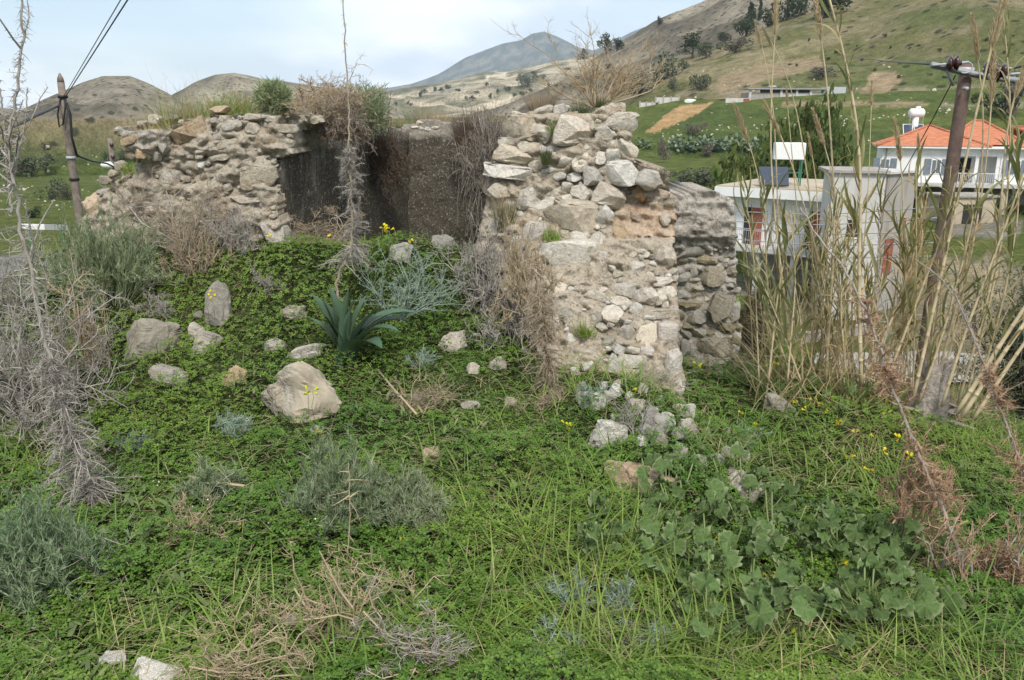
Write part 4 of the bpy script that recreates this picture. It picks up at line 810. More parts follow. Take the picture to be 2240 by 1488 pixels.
def tuft(name, label, box, n, mat, seed, Y=None, deep=.8, wid=.004, cat='grass tuft', bendk=.35, mat2=None):
    r = np.random.default_rng(seed); g, W, D, H_ = box_of(*box, Y=Y, deep=deep); t = thing(name, label, cat, (g[0], g[1], g[2]-.02))
    def mk(n, mat):
        b = np.stack([r.normal(0, W*.22, n), r.normal(0, D*.22, n), np.zeros(n)], -1); d = unit(np.stack([r.normal(0, .35, n), r.normal(0, .35, n), np.ones(n)], -1)); L = r.uniform(.35, 1.05, n)*H_
        link('blade', mesh_np('blade', *blades(b, d, L, np.full(n, wid), r, bendk, 4, True, .15), M[mat]), t, kind='stuff')
    mk(n, mat)
    if mat2: mk(n//2, mat2)
    return t
def spiny_stalk(name, label, pts, Y, seed, r0, r1, mats, whorl=.05, tl=(.05, .09), dense=1.0, bush=None, twigs=0, top_thin=.35, cat='dry thistle', rise=-.16):
    """dead thorny stalk through these photograph points, at the given distance(s)"""
    r = np.random.default_rng(seed); Ys = np.broadcast_to(Y, (len(pts),)); raw = np.array([P(a, b, y) for (a, b), y in zip(pts, Ys)])
    raw = raw[np.argsort(np.arange(len(raw)))[::-1]]                      # base first
    seg = np.concatenate([[0], np.cumsum(np.linalg.norm(np.diff(raw, axis=0), axis=1))]); T = seg[-1]; u = np.linspace(0, T, 60)
    c = np.stack([np.interp(u, seg, raw[:, i]) for i in range(3)], -1); kk = np.ones(5)/5
    cs = np.stack([np.convolve(np.pad(c[:, i], 2, 'edge'), kk, 'valid') for i in range(3)], -1); c = cs + r.normal(0, r0*.35, cs.shape)*np.array([1, 1, .2])
    t = thing(name, label, cat, c[0]); o = c[0]; rad = np.linspace(r0, r1, 60)
    link('stem', mesh_np('stem', *polytube(c-o, rad, 7), M[mats[0]]), t)
    # whorls of dead spiny leaves
    n = int(T/whorl*9*dense); h = r.uniform(0, 1, n)**1.25; hh = h*T
    b = np.stack([np.interp(hh, u, c[:, i]) for i in range(3)], -1); a = r.uniform(0, 2*math.pi, n); k = 1-(1-top_thin)*h
    d = unit(np.stack([np.cos(a), np.sin(a), r.uniform(-.7, .35, n)], -1)); L = r.uniform(*tl, n)*k
    gs = [blades(b-o, d, L, L*.05+.0015, r, .25, 3, True, .25)]
    m = int(n*2.2); i = r.integers(0, n, m); f_ = r.uniform(.25, .95, m); q = b[i]+d[i]*(L[i]*f_)[:, None]; q[:, 2] -= .25*L[i]*f_**2
    d2 = unit(d[i]*.6+rand_dirs(m, r)*.9); gs.append(blades(q-o, d2, L[i]*r.uniform(.2, .5, m), np.full(m, .0022), r, .1, 1))
    link('spiny_leaf', mesh_np('spiny_leaf', *join(gs), M[mats[1]]), t, kind='stuff')
    if twigs:
        nb = twigs; hb = r.uniform(.45, .95, nb)*T; s = np.stack([np.interp(hb, u, c[:, i]) for i in range(3)], -1); a = r.uniform(0, 2*math.pi, nb); d = unit(np.stack([np.cos(a), np.sin(a)*.6, r.uniform(.3, 1.2, nb)], -1)); L = r.uniform(.12, .38, nb)
        ps = [s]; dd = d
        for _ in range(5): dd = unit(dd+r.normal(size=dd.shape)*.18+np.array([0, 0, .12])); ps.append(ps[-1]+dd*(L/5)[:, None])
        p = np.stack(ps, 1)-o; link('side_branch', mesh_np('side_branch', *seg_tubes([p], [(r1*1.1, .0018)], 5), M[mats[0]]), t, kind='stuff')
        q, tg = points_on([p], r, nb*26); dq = unit(rand_dirs(len(q), r)+tg*.3); link('thorn', mesh_np('thorn', *blades(q, dq, r.uniform(.012, .035, len(q)), np.full(len(q), .0026), r, .1, 1), M[mats[1]]), t, kind='stuff')
    if bush:
        nb, hb0, hb1, lb = bush; cc_ = r.uniform(hb0, hb1, max(14, nb//9)); hb = np.clip(cc_[r.integers(0, len(cc_), nb)]+r.normal(0, .02, nb), hb0, hb1)*T; s = np.stack([np.interp(hb, u, c[:, i]) for i in range(3)], -1); a = r.uniform(0, 2*math.pi, nb)
        L = r.uniform(.3, 1.35, nb)*lb*(1.15-(hb/T-hb0)/(hb1-hb0+1e-6)*.8); d = unit(np.stack([np.cos(a), np.sin(a), r.uniform(-.4, .5, nb)], -1)); ps = [s]; dd = d
        for _ in range(5): dd = unit(dd+r.normal(size=dd.shape)*.22+np.array([0, 0, rise])); ps.append(ps[-1]+dd*(L/5)[:, None])
        p = np.stack(ps, 1)-o; link('dead_branch', mesh_np('dead_branch', *seg_tubes([p], [(.0035, .0012)], 4), M[mats[1]]), t, kind='stuff')
        q, tg = points_on([p], r, nb*34); dq = unit(rand_dirs(len(q), r)*1.1+tg*.4+np.array([0, 0, -.1])); link('thorn', mesh_np('thorn', *blades(q, dq, r.uniform(.010, .034, len(q)), np.full(len(q), .0019), r, .3, 2), M[mats[1]]), t, kind='stuff')
    return t

# ------------------------------------------------------------------ ground cover (clover, grass, straw, tiny white flowers)
def wpatch(x, y, lst):
    o = np.zeros(len(x))
    for (a, b, ra, rb, k) in lst: o = np.maximum(o, k*np.exp(-(((x-a)/ra)**2+((y-b)/rb)**2)))
    return o
def project(p):
    d = p-np.array([0, 0, EYE]); fw_ = d[:, 1]*math.cos(TH)-d[:, 2]*math.sin(TH); return CX+F*d[:, 0]/fw_, CY-F*(d[:, 1]*math.sin(TH)+d[:, 2]*math.cos(TH))/fw_
def scatter(n, r, ymin=1.55, ymax=7.0, power=1.6):
    y = (r.uniform(ymin**(1-power+1), ymax**(1-power+1), n))**(1/(2-power)); x = r.uniform(-.82, .82, n)*(y+.35); z = HH(x, y); ok = poly_out(x, y, KN) < .5
    p = np.stack([x, y, z], -1)[ok]; keep = np.ones(len(p), bool)
    for (fx, fy, a, b, top) in FOOT: keep &= ~((((p[:, 0]-fx)/a)**2+((p[:, 1]-fy)/b)**2 < 1) & (p[:, 2] < top))
    return p[keep]
# places (photograph coordinates) where the clover is thin, and where grass takes over
BARE = [(905, 880, 90, 45, .85), (1290, 740, 110, 60, .95), (1400, 830, 140, 50, .8), (600, 1250, 60, 30, .2), (640, 1360, 110, 50, .6), (1000, 850, 100, 30, .5), (560, 920, 60, 25, .5), (260, 1420, 80, 30, .5), (950, 990, 60, 40, .5), (310, 800, 60, 30, .6), (1230, 900, 50, 60, .6)]
GRASSY = [(1280, 1180, 200, 130, 1.0), (1900, 980, 420, 110, 1.0), (1400, 1400, 420, 120, .9), (2060, 1440, 300, 110, 1.0), (1150, 1080, 150, 120, .8), (850, 1440, 250, 80, .5), (60, 1000, 90, 60, .7), (1650, 960, 150, 80, .7), (300, 1380, 300, 90, .35), (1330, 850, 140, 60, .5)]
CUKEP = [(1650, 1240, 330, 130, 1.0), (1800, 1330, 200, 90, 1.0), (1440, 1200, 120, 60, .6), (1800, 870, 150, 40, .7)]
r_g = np.random.default_rng(5)
def canopy(p): return 0.055+0.085*(fbm(np.stack([p[:, 0]*2.6, p[:, 1]*2.6, p[:, 2]*0], -1), 4, 41)+.1)
def clover():
    p = scatter(118000, r_g); qx, qy = project(p); bare = wpatch(qx, qy, BARE); gr = wpatch(qx, qy, GRASSY)
    hole = sstep(.25, .6, fbm(np.stack([p[:, 0]*3.7, p[:, 1]*3.7, p[:, 2]*0+9], -1), 3, 47)); keep = r_g.random(len(p)) > np.clip(bare+.40*gr+.55*hole, 0, .97); p = p[keep]; n = len(p); dist = p[:, 1]
    ch = np.clip(canopy(p), .008, .2)*(1-.75*bare[keep]); lift = ch*np.sqrt(r_g.random(n)); p[:, 2] += lift
    slope = np.stack([(HH(p[:, 0]+.05, p[:, 1])-HH(p[:, 0]-.05, p[:, 1]))/.1, (HH(p[:, 0], p[:, 1]+.05)-HH(p[:, 0], p[:, 1]-.05))/.1], -1)
    z = unit(np.stack([-slope[:, 0]*.7, -slope[:, 1]*.7-.12, np.ones(n)], -1)+r_g.normal(0, .30, (n, 3))); R = frames(z, r_g.uniform(0, 6.28, n)); S = r_g.uniform(.0085, .0165, n)*np.where(dist > 4.2, 1.12, 1)
    def tmpl(full):
        V, f = [(0, 0, 0)], []
        for k in range(3):
            a = k*2.094; ca_, sa_ = math.cos(a), math.sin(a)
            L_ = [(-.52, .72, .10), (-.30, 1.0, .02), (0, .80, -.10), (.30, 1.0, .02), (.52, .72, .10)] if full else [(-.5, .85, .08), (0, .85, -.1), (.5, .85, .08)]
            i = len(V); V += [(x*ca_-y*sa_, x*sa_+y*ca_, zz) for x, y, zz in L_]
            f += [(0, i+j+1, i+j) for j in range(len(L_)-1)]
        return np.array(V), np.array(f, np.int32)
    near = dist < 3.6; parts = []
    for mk, full in ((near, True), (~near, False)):
        tv, tf = tmpl(full); parts.append(instance(tv, tf, R[mk], p[mk], S[mk]))
    link('clover', mesh_np('clover', *join(parts), M['clover'], False), kind='stuff')
def grass():
    p = scatter(60000, r_g, power=1.3); qx, qy = project(p); gr = wpatch(qx, qy, GRASSY)
    cz = sstep(-.35, .35, fbm(np.stack([qx/60, qy/45, qx*0], -1), 3, 61)); keep = r_g.random(len(p)) < (gr*1.05*(.12+.88*cz)+.04)*(1-np.minimum(.85, wpatch(qx, qy, CUKEP))); p = p[keep]; gr = gr[keep]; n = len(p)
    cl = fbm(np.stack([p[:, 0]*2.2, p[:, 1]*2.2, p[:, 2]*0], -1), 2, 55)
    L = r_g.uniform(.07, .25, n)*(1+.6*cl); a = r_g.uniform(0, 6.28, n); d = unit(np.stack([np.cos(a)*.55, np.sin(a)*.55, np.ones(n)], -1))
    bd = np.stack([np.cos(a), np.sin(a), -0.75*np.ones(n)], -1)*(L*r_g.uniform(.2, .75, n))[:, None]; sd_ = np.stack([-np.sin(a), np.cos(a), np.zeros(n)], -1)
    V, f = ribbons(p, d, sd_, L, r_g.uniform(.0035, .0085, n), bd, 4); link('grass', mesh_np('grass', V, f, M['grass']), kind='stuff')
    p = scatter(30000, r_g, power=1.3); qx, qy = project(p); gr = np.maximum(wpatch(qx, qy, GRASSY)*.55, wpatch(qx, qy, BARE)*.9); keep = r_g.random(len(p)) < gr*.5+.03+.10*(qy > 1250); p = p[keep]; n = len(p)
    L = r_g.uniform(.06, .24, n); a = r_g.uniform(0, 6.28, n); d = unit(np.stack([np.cos(a)*.9, np.sin(a)*.9, r_g.uniform(.2, 1, n)], -1)); bd = np.stack([np.cos(a), np.sin(a), -np.ones(n)*.8], -1)*(L*r_g.uniform(.1, .7, n))[:, None]
    p[:, 2] += .02; sd_ = np.stack([-np.sin(a), np.cos(a), np.zeros(n)], -1)
    V, f = ribbons(p, d, sd_, L, r_g.uniform(.0016, .004, n), bd, 4); link('dry_grass', mesh_np('dry_grass', V, f, M['straw']), kind='stuff')
    # tiny white flowers
    p = scatter(9000, r_g, power=1.4); qx, qy = project(p); k = wpatch(qx, qy, [(430, 1120, 110, 80, 1), (560, 1200, 120, 60, .7), (1110, 740, 30, 30, 1), (330, 1080, 60, 60, .4)]); p = p[r_g.random(len(p)) < k*.16]; n = len(p)
    p[:, 2] += canopy(p)+.02; an = np.arange(6)*math.pi/3; tv = np.concatenate([[(0, 0, .1)], np.stack([np.cos(an), np.sin(an), 0*an], -1)]); tf = np.array([(0, i+1, (i+1) % 6+1) for i in range(6)], np.int32)
    z = unit(r_g.normal(0, .4, (n, 3))+np.array([0, -.3, 1])); V, f = instance(tv, tf, frames(z, r_g.uniform(0, 6, n)), p, r_g.uniform(.003, .0055, n)); link('tiny_white_flowers', mesh_np('tiny_white_flowers', V, f, M['whitepetal']), kind='stuff')
    # fallen bits of dry stem and leaf litter
    p = scatter(9500, r_g, power=1.4); p[:, 2] += .012+canopy(p)*r_g.random(len(p))*.7; n = len(p); d = unit(np.stack([r_g.normal(size=n), r_g.normal(size=n), r_g.normal(0, .2, n)], -1)); L = r_g.uniform(.02, .10, n)
    V, f = tubes(p, p+d*L[:, None], .0013, .0008, 3); link('stem_litter', mesh_np('stem_litter', V, f, M['twig_tan']), kind='stuff')
def weeds():     # narrow and ferny weed leaves growing through the clover
    p = scatter(26000, r_g, power=1.4); k = fbm(np.stack([p[:, 0]*1.7, p[:, 1]*1.7, p[:, 2]*0], -1), 3, 71); p = p[r_g.random(len(p)) < sstep(.1, .55, k)*.55+.02]; n = len(p); p[:, 2] += .015+canopy(p)*.4
    a = r_g.uniform(0, 6.28, n); d = unit(np.stack([np.cos(a), np.sin(a), r_g.uniform(.3, 1.6, n)], -1)); L = r_g.uniform(.02, .065, n); bd = np.stack([np.cos(a), np.sin(a), -np.ones(n)], -1)*(L*r_g.uniform(.1, .5, n))[:, None]
    V, f = ribbons(p, d, np.stack([-np.sin(a), np.cos(a), 0*a], -1), L, L*r_g.uniform(.14, .34, n), bd, 3, 2); link('low_weeds', mesh_np('low_weeds', V, f, M['weed']), kind='stuff')
M['weed'] = leaf_mat('weed_leaf', (0.06, 0.10, 0.035), (0.20, 0.25, 0.10), 0.25, 0.6, 0.25, (0.33, 0.29, 0.13))
clover(); grass(); weeds()

# ------------------------------------------------------------------ shrubs and dry plants
shrub('thorn_bush', 'big pale dry thorn bush against the edge of the slope beside the tall stalk', (-90, 590, 240, 930), 'twig', 201, deep=.9, dens=1.3)
shrub('thorn_bush', 'grey leafless thorn bush above the sage and beside the striped board', (-60, 500, 190, 700), 'twig', 202, Y=6.3, dens=.8)
shrub('thorn_bush', 'straw coloured curly twigs leaning out over the clover', (130, 590, 250, 800), 'twig', 203, Y=4.9, dens=.45, mats=['twig_tan', 'twig_tan'])
shrub('sage_bush', 'tall green grey sage bush on the bank below the long wall', (95, 445, 375, 655), 'sage', 204, Y=5.75, dens=1.25)
shrub('thorn_bush', 'brownish dry thorn bush growing against the long wall', (270, 380, 520, 560), 'twig', 205, Y=6.3, deep=.35, dens=.9, mats=['twig_grey', 'twig_brown'])
shrub('thorn_bush', 'tan dry thorn bush hanging over the clover below the long wall', (370, 450, 500, 625), 'twig', 206, Y=5.95, deep=.6, dens=.9, mats=['twig_tan', 'twig_brown'])
shrub('thorn_bush', 'small dense grey thorn bush by the corner of the plastered wall', (462, 455, 570, 560), 'twig', 207, Y=6.15, deep=.6, dens=.9)
shrub('thorn_bush', 'little grey twig sprig on the clover bank above the dark slab', (300, 625, 385, 690), 'twig', 208, dens=.3)
shrub('thorn_bush', 'little dry sprig in the clover near the cistern mouth', (560, 575, 625, 630), 'twig', 209, dens=.25)
shrub('sage_bush', 'round green grey sage bush in the middle of the clover', (640, 955, 860, 1150), 'sage', 210, dens=1.5)
shrub('sage_bush', 'darker low sage bush joined to the round one', (820, 1030, 975, 1150), 'sage', 211, dens=1.2)
shrub('sage_bush', 'thin low sage sprigs between thistle and round sage bush', (390, 1010, 540, 1085), 'sage', 212, dens=.5)
shrub('sage_bush', 'wide sage bush at the edge of the picture under the dead thistle', (-110, 1075, 235, 1300), 'sage', 213, dens=1.5)
shrub('thorn_bush', 'grey dry thorn bush between cistern mouth and pier', (985, 490, 1165, 690), 'twig', 214, Y=5.75, deep=.6, dens=1.1)
shrub('thorn_bush', 'lower grey thorn sprays on the clover beside the brown plume', (1030, 620, 1180, 770), 'twig', 215, Y=5.3, deep=.6, dens=.7)
spiny_stalk('dry_bush', 'narrow brown dry bush rising like a plume before the pier', [(1165, 560), (1180, 650), (1195, 760), (1200, 860), (1205, 945)], 4.55, 216, .009, .005, ['twig_brown', 'twig_brown'], .03, (.05, .10), 1.3, (230, .05, 1.0, .20), 0, .8, 'shrub')
shrub('dry_bush', 'brown brittle bush at the base of the brown plume', (1120, 850, 1290, 965), 'twig', 217, Y=4.4, deep=.6, dens=.7, mats=['twig_brown', 'twig_brown'])
shrub('dry_bush', 'rusty upper sprays of dry stems leaning on the pier', (1085, 490, 1215, 680), 'twig', 218, Y=5.2, deep=.4, dens=.8, mats=['twig_brown', 'twig_tan'])
shrub('blue_thistle', 'large blue green spiny thistle on the bank at the cistern mouth', (800, 535, 1010, 690), 'bluethorn', 219, Y=5.5, dens=1.6, cat='thistle')
for i, (bx, lb) in enumerate([((1160, 1250, 1290, 1330), 'blue green thistle in the grass above the other low thistles'), ((1130, 1350, 1270, 1410), 'pale blue thistle rosette low in the wet grass'), ((1320, 1350, 1480, 1410), 'blue thistle rosette nearest the yellow flowers at the bottom'), ((1120, 1420, 1260, 1480), 'blue thistle rosette cut by the lower edge beside the tan twigs'),
   ((1590, 935, 1660, 980), 'small blue thistle in the ditch grass'), ((260, 940, 320, 985), 'small blue thistle sprig above the sage'), ((1320, 1250, 1380, 1350), 'upright blue thistle between grass and big leaves'), ((890, 765, 950, 805), 'tiny blue thistle sprig beyond the squill'), ((650, 825, 690, 860), 'tiny thistle sprig just above the boulder'), ((1270, 835, 1330, 880), 'thistle sprig between white stones below the pier'), ((860, 1330, 960, 1390), 'blue thistle sprig behind the tan wiry plant'), ((480, 900, 550, 950), 'blue thistle sprig in the open clover above the low sage')]):
    shrub('blue_thistle', lb, bx, 'bluethorn', 230+i, dens=.8, deep=.7, cat='thistle')
# on top of the walls
shrub('round_bush', 'round dark green bush on top of the long wall', (558, 166, 645, 252), 'ball', 250, Y=7.0, deep=1, dens=1.0, mats=['twig_dark', 'sage'])
shrub('dry_bush', 'broad straw coloured dry bush on top of the long wall', (620, 155, 790, 262), 'twig', 251, Y=7.3, deep=.8, dens=2.0, mats=['twig_brown', 'twig_tan'])
shrub('dry_bush', 'grey dry sprays trailing over the plastered wall edge', (690, 205, 800, 300), 'hang', 252, Y=7.05, deep=.6, dens=1.0, mats=['twig_grey', 'brownleaf'])
shrub('overhanging_bush', 'green brown bush on the inner wall edge by the cistern corner', (735, 165, 868, 300), 'ball', 253, Y=7.9, deep=.9, dens=.75, mats=['twig_brown', 'sage'])
shrub('overhanging_bush', 'dark trailing growth hanging down the cistern corner', (790, 230, 885, 400), 'hang', 254, Y=8.3, deep=.4, dens=1.3, mats=['twig_dark', 'brownleaf'])
shrub('overhanging_bush', 'dark rushy bush hanging over the back wall next to the pier', (975, 215, 1110, 330), 'broom', 255, Y=8.9, deep=.7, dens=2.2, mats=['brownleaf', 'twig_dark'])
shrub('overhanging_bush', 'grey trailing bush between the back wall and pier', (1010, 225, 1125, 420), 'hang', 256, Y=8.4, deep=.5, dens=1.6, mats=['twig_grey', 'brownleaf'])
shrub('dry_grass_clump', 'sparse dry stems standing on the back wall', (868, 200, 965, 272), 'broom', 257, Y=9.6, deep=.5, dens=.35, mats=['sage', 'twig_brown'])
shrub('dry_grass_clump', 'reddish dry grass clump on the pier top', (1135, 182, 1230, 240), 'broom', 258, Y=6.75, deep=.6, dens=.9, mats=['twig_brown', 'twig_brown'])
shrub('green_clump', 'green rushy clump on the pier top beside the orange bush', (1235, 208, 1305, 256), 'broom', 259, Y=6.35, dens=.6, mats=['darkgreen', 'darkgreen'])
shrub('green_clump', 'smaller green clump at the foot of the orange bush', (1296, 200, 1335, 236), 'broom', 260, Y=6.5, dens=.35, mats=['darkgreen', 'darkgreen'])
shrub('green_clump', 'moss green grass between the two big top blocks', (1180, 250, 1262, 285), 'broom', 261, Y=6.08, dens=.45, mats=['grass', 'darkgreen'])
shrub('green_clump', 'dark green tuft rooted in the crack between pier blocks', (1175, 308, 1215, 352), 'broom', 262, Y=5.98, dens=.3, mats=['darkgreen', 'darkgreen'])
shrub('rush_clump', 'rush clump with dry stems on the inner flank of the pier', (1068, 395, 1140, 500), 'broom', 263, Y=5.98, deep=.4, dens=.5, mats=['darkgreen', 'twig_tan'])
shrub('dry_bush', 'low straw bush on the long wall top between grass tuft and round bush', (470, 195, 580, 256), 'twig', 264, Y=7.4, deep=.6, dens=1.0, mats=['twig_tan', 'twig_tan'])
shrub('dry_bush', 'low grey scrub fringe on the long wall top beyond the round bush', (630, 200, 740, 262), 'twig', 265, Y=6.95, deep=.6, dens=1.2, mats=['twig_grey', 'twig_tan'])
shrub('dry_grass_clump', 'dry fringe along the back wall before the hanging rushes', (900, 222, 1000, 272), 'broom', 266, Y=9.5, deep=.4, dens=.7, mats=['twig_tan', 'twig_brown'])
def orange_bush():
    r = np.random.default_rng(270); g, W, D, H_ = box_of(1170, 40, 1420, 240, Y=6.6); g = P(1325, 236, 6.6); t = thing('orange_twig_bush', 'spreading leafless orange twig bush on the pier top', 'shrub', g)
    lv = skel(r, 26, [(4, .55, .32), (4, .5, .4), (4, .5, .45)], 1.5, .25, .16, 5); lv = fit(lv, W*1.05, D*.8, H_*.92); lv = [p+np.array([-W*.10, 0, 0])*np.clip(p[..., 2:3]/H_, 0, 1) for p in lv]
    link('branch', mesh_np('branch', *seg_tubes(lv[:1], [(.007, .0035)], 5), M['twig_tan']), t)
    link('twig', mesh_np('twig', *seg_tubes(lv[1:], [(.0034, .0018), (.0022, .0011), (.0014, .0008)], 3), M['twig_tan']), t, kind='stuff')
    q, tg = points_on(lv[1:3], r, 1500); link('thorn', mesh_np('thorn', *blades(q, unit(tg+rand_dirs(len(q), r)), r.uniform(.008, .02, len(q)), np.full(len(q), .002), r, .1, 1), M['twig_brown']), t, kind='stuff')
orange_bush()
tuft('grass_tuft', 'green and straw grass tuft on the near end of the long wall top', (345, 188, 470, 285), 560, 'straw', 280, Y=6.95, mat2='grass')
tuft('grass_tuft', 'greener grass tuft on the long wall top before the round bush', (440, 188, 570, 255), 620, 'grass', 281, Y=7.0, mat2='straw')
tuft('grass_tuft', 'thin straw grass on the wall end above the masonry lump', (300, 240, 380, 290), 90, 'straw', 282, Y=6.85)
tuft('grass_tuft', 'small green tuft under the masonry lump', (265, 345, 295, 375), 120, 'grass', 283, Y=6.5, wid=.006)
tuft('grass_tuft', 'small green weed tuft under the largest white pier boulder', (1185, 480, 1225, 520), 90, 'grass', 284, Y=5.8, wid=.006)
tuft('grass_tuft', 'dark green weed tuft in the rubble at the pier foot', (1262, 690, 1300, 730), 150, 'grass', 285, Y=5.15, wid=.005)
shrub('dry_bush', 'dark brown dry bush in the shade beside the recessed wall', (1608, 590, 1685, 770), 'hang', 290, Y=6.9, deep=.8, dens=1.1, mats=['twig_dark', 'brownleaf'])
shrub('dry_bush', 'tangled brown twigs at the foot of the recessed wall', (1545, 745, 1650, 850), 'twig', 291, Y=5.9, deep=.5, dens=.6, mats=['twig_brown', 'twig_brown'])
shrub('dry_bush', 'dry matted stems over the stones at the pier base', (1370, 795, 1500, 860), 'twig', 292, Y=4.85, deep=.5, dens=.6, mats=['twig_tan', 'twig_grey'])
shrub('dry_bush', 'dry matted stems between the white and the dark rocks', (1340, 870, 1440, 960), 'twig', 293, deep=.5, dens=.2, mats=['twig_grey', 'twig_grey'])
shrub('olive_bush', 'grey green olive like bush at the edge of the picture behind the leaning canes', (2130, 590, 2420, 960), 'leafy', 294, Y=6.2, deep=.9, dens=2.0, mats=['twig_dark', 'treeolive'], cat='bush')
shrub('dry_bush', 'brown dead tangle around the foot of the tree stump', (1960, 840, 2130, 960), 'twig', 295, Y=4.9, deep=.6, dens=.9, mats=['twig_brown', 'twig_tan'])
shrub('dry_bush', 'brown dead bush sprawling along the base of the inner plaster wall', (620, 455, 790, 560), 'twig', 296, Y=6.7, deep=.3, dens=.8, mats=['twig_brown', 'twig_brown'])
# dead twiggy plants in the lower middle
shrub('dry_plant', 'tan wiry dead plant sprawling at the lower edge', (560, 1180, 940, 1500), 'twig', 297, Y=2.35, deep=.5, dens=.24, mats=['twig_tan', 'twig_tan'])
shrub('dry_plant', 'low tangle of tan dead twigs at the lower edge next to the wiry plant', (400, 1330, 700, 1490), 'twig', 314, deep=.6, dens=.16, mats=['twig_tan', 'twig_tan'])
shrub('dry_plant', 'low tangle of dead twigs between wiry plant and blue thistles', (780, 1290, 1020, 1480), 'twig', 315, deep=.6, dens=.18, mats=['twig_tan', 'twig_grey'])
shrub('dry_plant', 'thin straw tangle in the clover beside the lone yellow flower', (380, 1090, 520, 1180), 'twig', 316, deep=.6, dens=.3, mats=['twig_tan', 'twig_tan'])
shrub('dry_plant', 'dead brown tangle in the bare patch above the open clover', (860, 820, 1000, 900), 'twig', 317, deep=.5, dens=.3, mats=['twig_tan', 'twig_brown'])
spiny_stalk('dry_plant', 'single tan dead stem with short side twigs before the sage bush', [(762, 1010), (766, 1120), (762, 1200), (752, 1290), (748, 1340)], 2.75, 298, .0028, .0016, ['twig_tan', 'twig_tan'], .16, (.05, .09), .7, None, 0, .8, 'dry plant')
spiny_stalk('dry_plant', 'thin bent dead stem leaning beside the lower blue thistles', [(1088, 1200), (1060, 1300), (1030, 1400), (1020, 1480)], 2.4, 299, .0022, .0012, ['twig_brown', 'twig_brown'], .3, (.02, .04), .5, None, 0, .8, 'dry plant')
# tall dead stalks
spiny_stalk('thistle_stalk', 'very tall dead thorny thistle stalk with spiny side branches', [(48, -40), (52, 60), (40, 200), (18, 280), (28, 400), (50, 510), (75, 640), (105, 770), (130, 870), (175, 1010), (215, 1120), (240, 1190)], np.linspace(3.35, 3.25, 12), 301, .012, .004, ['twig_grey', 'twig_grey'], .035, (.05, .10), 1.0, (330, .02, .36, .22), 16, .4)
spiny_stalk('thistle_stalk', 'thin thistle branch curving at the picture edge beside the tall stalk', [(-12, 100), (0, 200), (12, 300), (20, 420), (26, 470)], 3.35, 302, .006, .003, ['twig_grey', 'twig_grey'], .06, (.03, .06), .7)
spiny_stalk('thistle_stalk', 'dead thistle side stalk with hooked tip in front of the grey hill', [(60, 190), (58, 240), (50, 300), (34, 360), (30, 400)], 3.33, 303, .005, .002, ['twig_grey', 'twig_grey'], .05, (.02, .045), .9)
spiny_stalk('flower_stalk', 'tall thin dead flower stalk with drooping fluff before the cistern', [(748, -60), (752, 60), (758, 160), (764, 260), (764, 350), (768, 420), (772, 500), (765, 560), (740, 590), (735, 640), (745, 690)], np.linspace(5.35, 5.3, 11), 304, .009, .003, ['twig_brown', 'twig_grey'], .05, (.03, .07), .5, (140, .17, .52, .16), 0, .3, 'dead flower stalk')
spiny_stalk('flower_stalk', 'short broken dead stalk leaning beside the tall one', [(788, 430), (784, 470), (776, 520), (780, 570)], 5.5, 305, .010, .008, ['deadwood', 'twig_grey'], .03, (.05, .09), .8, (50, .0, .7, .12), 0, .5, 'dead flower stalk')
spiny_stalk('thistle_stalk', 'rust brown thistle with a bushy foot at the picture edge', [(1745, 445), (1790, 520), (1850, 590), (1900, 690), (1945, 830), (1995, 960), (2040, 1060), (2085, 1180), (2125, 1290), (2150, 1350)], np.linspace(3.1, 2.75, 10), 306, .009, .003, ['twig_grey', 'twig_orange'], .028, (.05, .10), .75, (110, .05, .75, .15), 0, .12, 'dry thistle', .10)
spiny_stalk('thistle_stalk', 'second rusty thistle stalk at the very edge of the picture', [(2080, 620), (2130, 740), (2175, 860), (2220, 980), (2250, 1080)], 3.3, 307, .007, .003, ['twig_grey', 'twig_orange'], .03, (.04, .08), .8, (60, .0, .7, .12), 0, .3, 'dry thistle', .08)
spiny_stalk('thistle_stalk', 'low rusty thistle mass below the rust brown thistle', [(2200, 1180), (2215, 1260), (2225, 1340), (2230, 1400)], 2.75, 308, .006, .003, ['twig_grey', 'twig_orange'], .02, (.05, .10), 1.2, (70, .0, .9, .13), 0, .5, 'dry thistle', .05)
spiny_stalk('thistle_stalk', 'pale branching dead stem in front of the reeds', [(1925, 470), (1920, 560), (1925, 640), (1945, 720), (1930, 760)], 3.6, 309, .004, .002, ['twig_grey', 'twig_grey'], .08, (.02, .05), .6)
spiny_stalk('thistle_stalk', 'grey dead stem crossing the reeds beside the utility pole', [(2000, 565), (2060, 610), (2110, 680), (2140, 760), (2180, 900)], 3.7, 310, .005, .002, ['twig_grey', 'twig_grey'], .08, (.02, .05), .6)
shrub('rusty_thistle', 'rust coloured dead thistle bush spreading at the foot of the rust brown thistle', (2000, 1090, 2225, 1360), 'twig', 311, Y=2.8, deep=.7, dens=.75, mats=['twig_grey', 'twig_orange'])
shrub('rusty_thistle', 'rusty spray of dead thistle halfway up the rust brown stalk', (1935, 950, 2100, 1150), 'twig', 312, Y=2.95, deep=.6, dens=.45, mats=['twig_orange', 'twig_orange'])
shrub('rusty_thistle', 'rusty dead thistle bush cut by the picture edge', (2140, 1130, 2330, 1390), 'twig', 313, Y=2.75, deep=.7, dens=.7, mats=['twig_grey', 'twig_orange'])
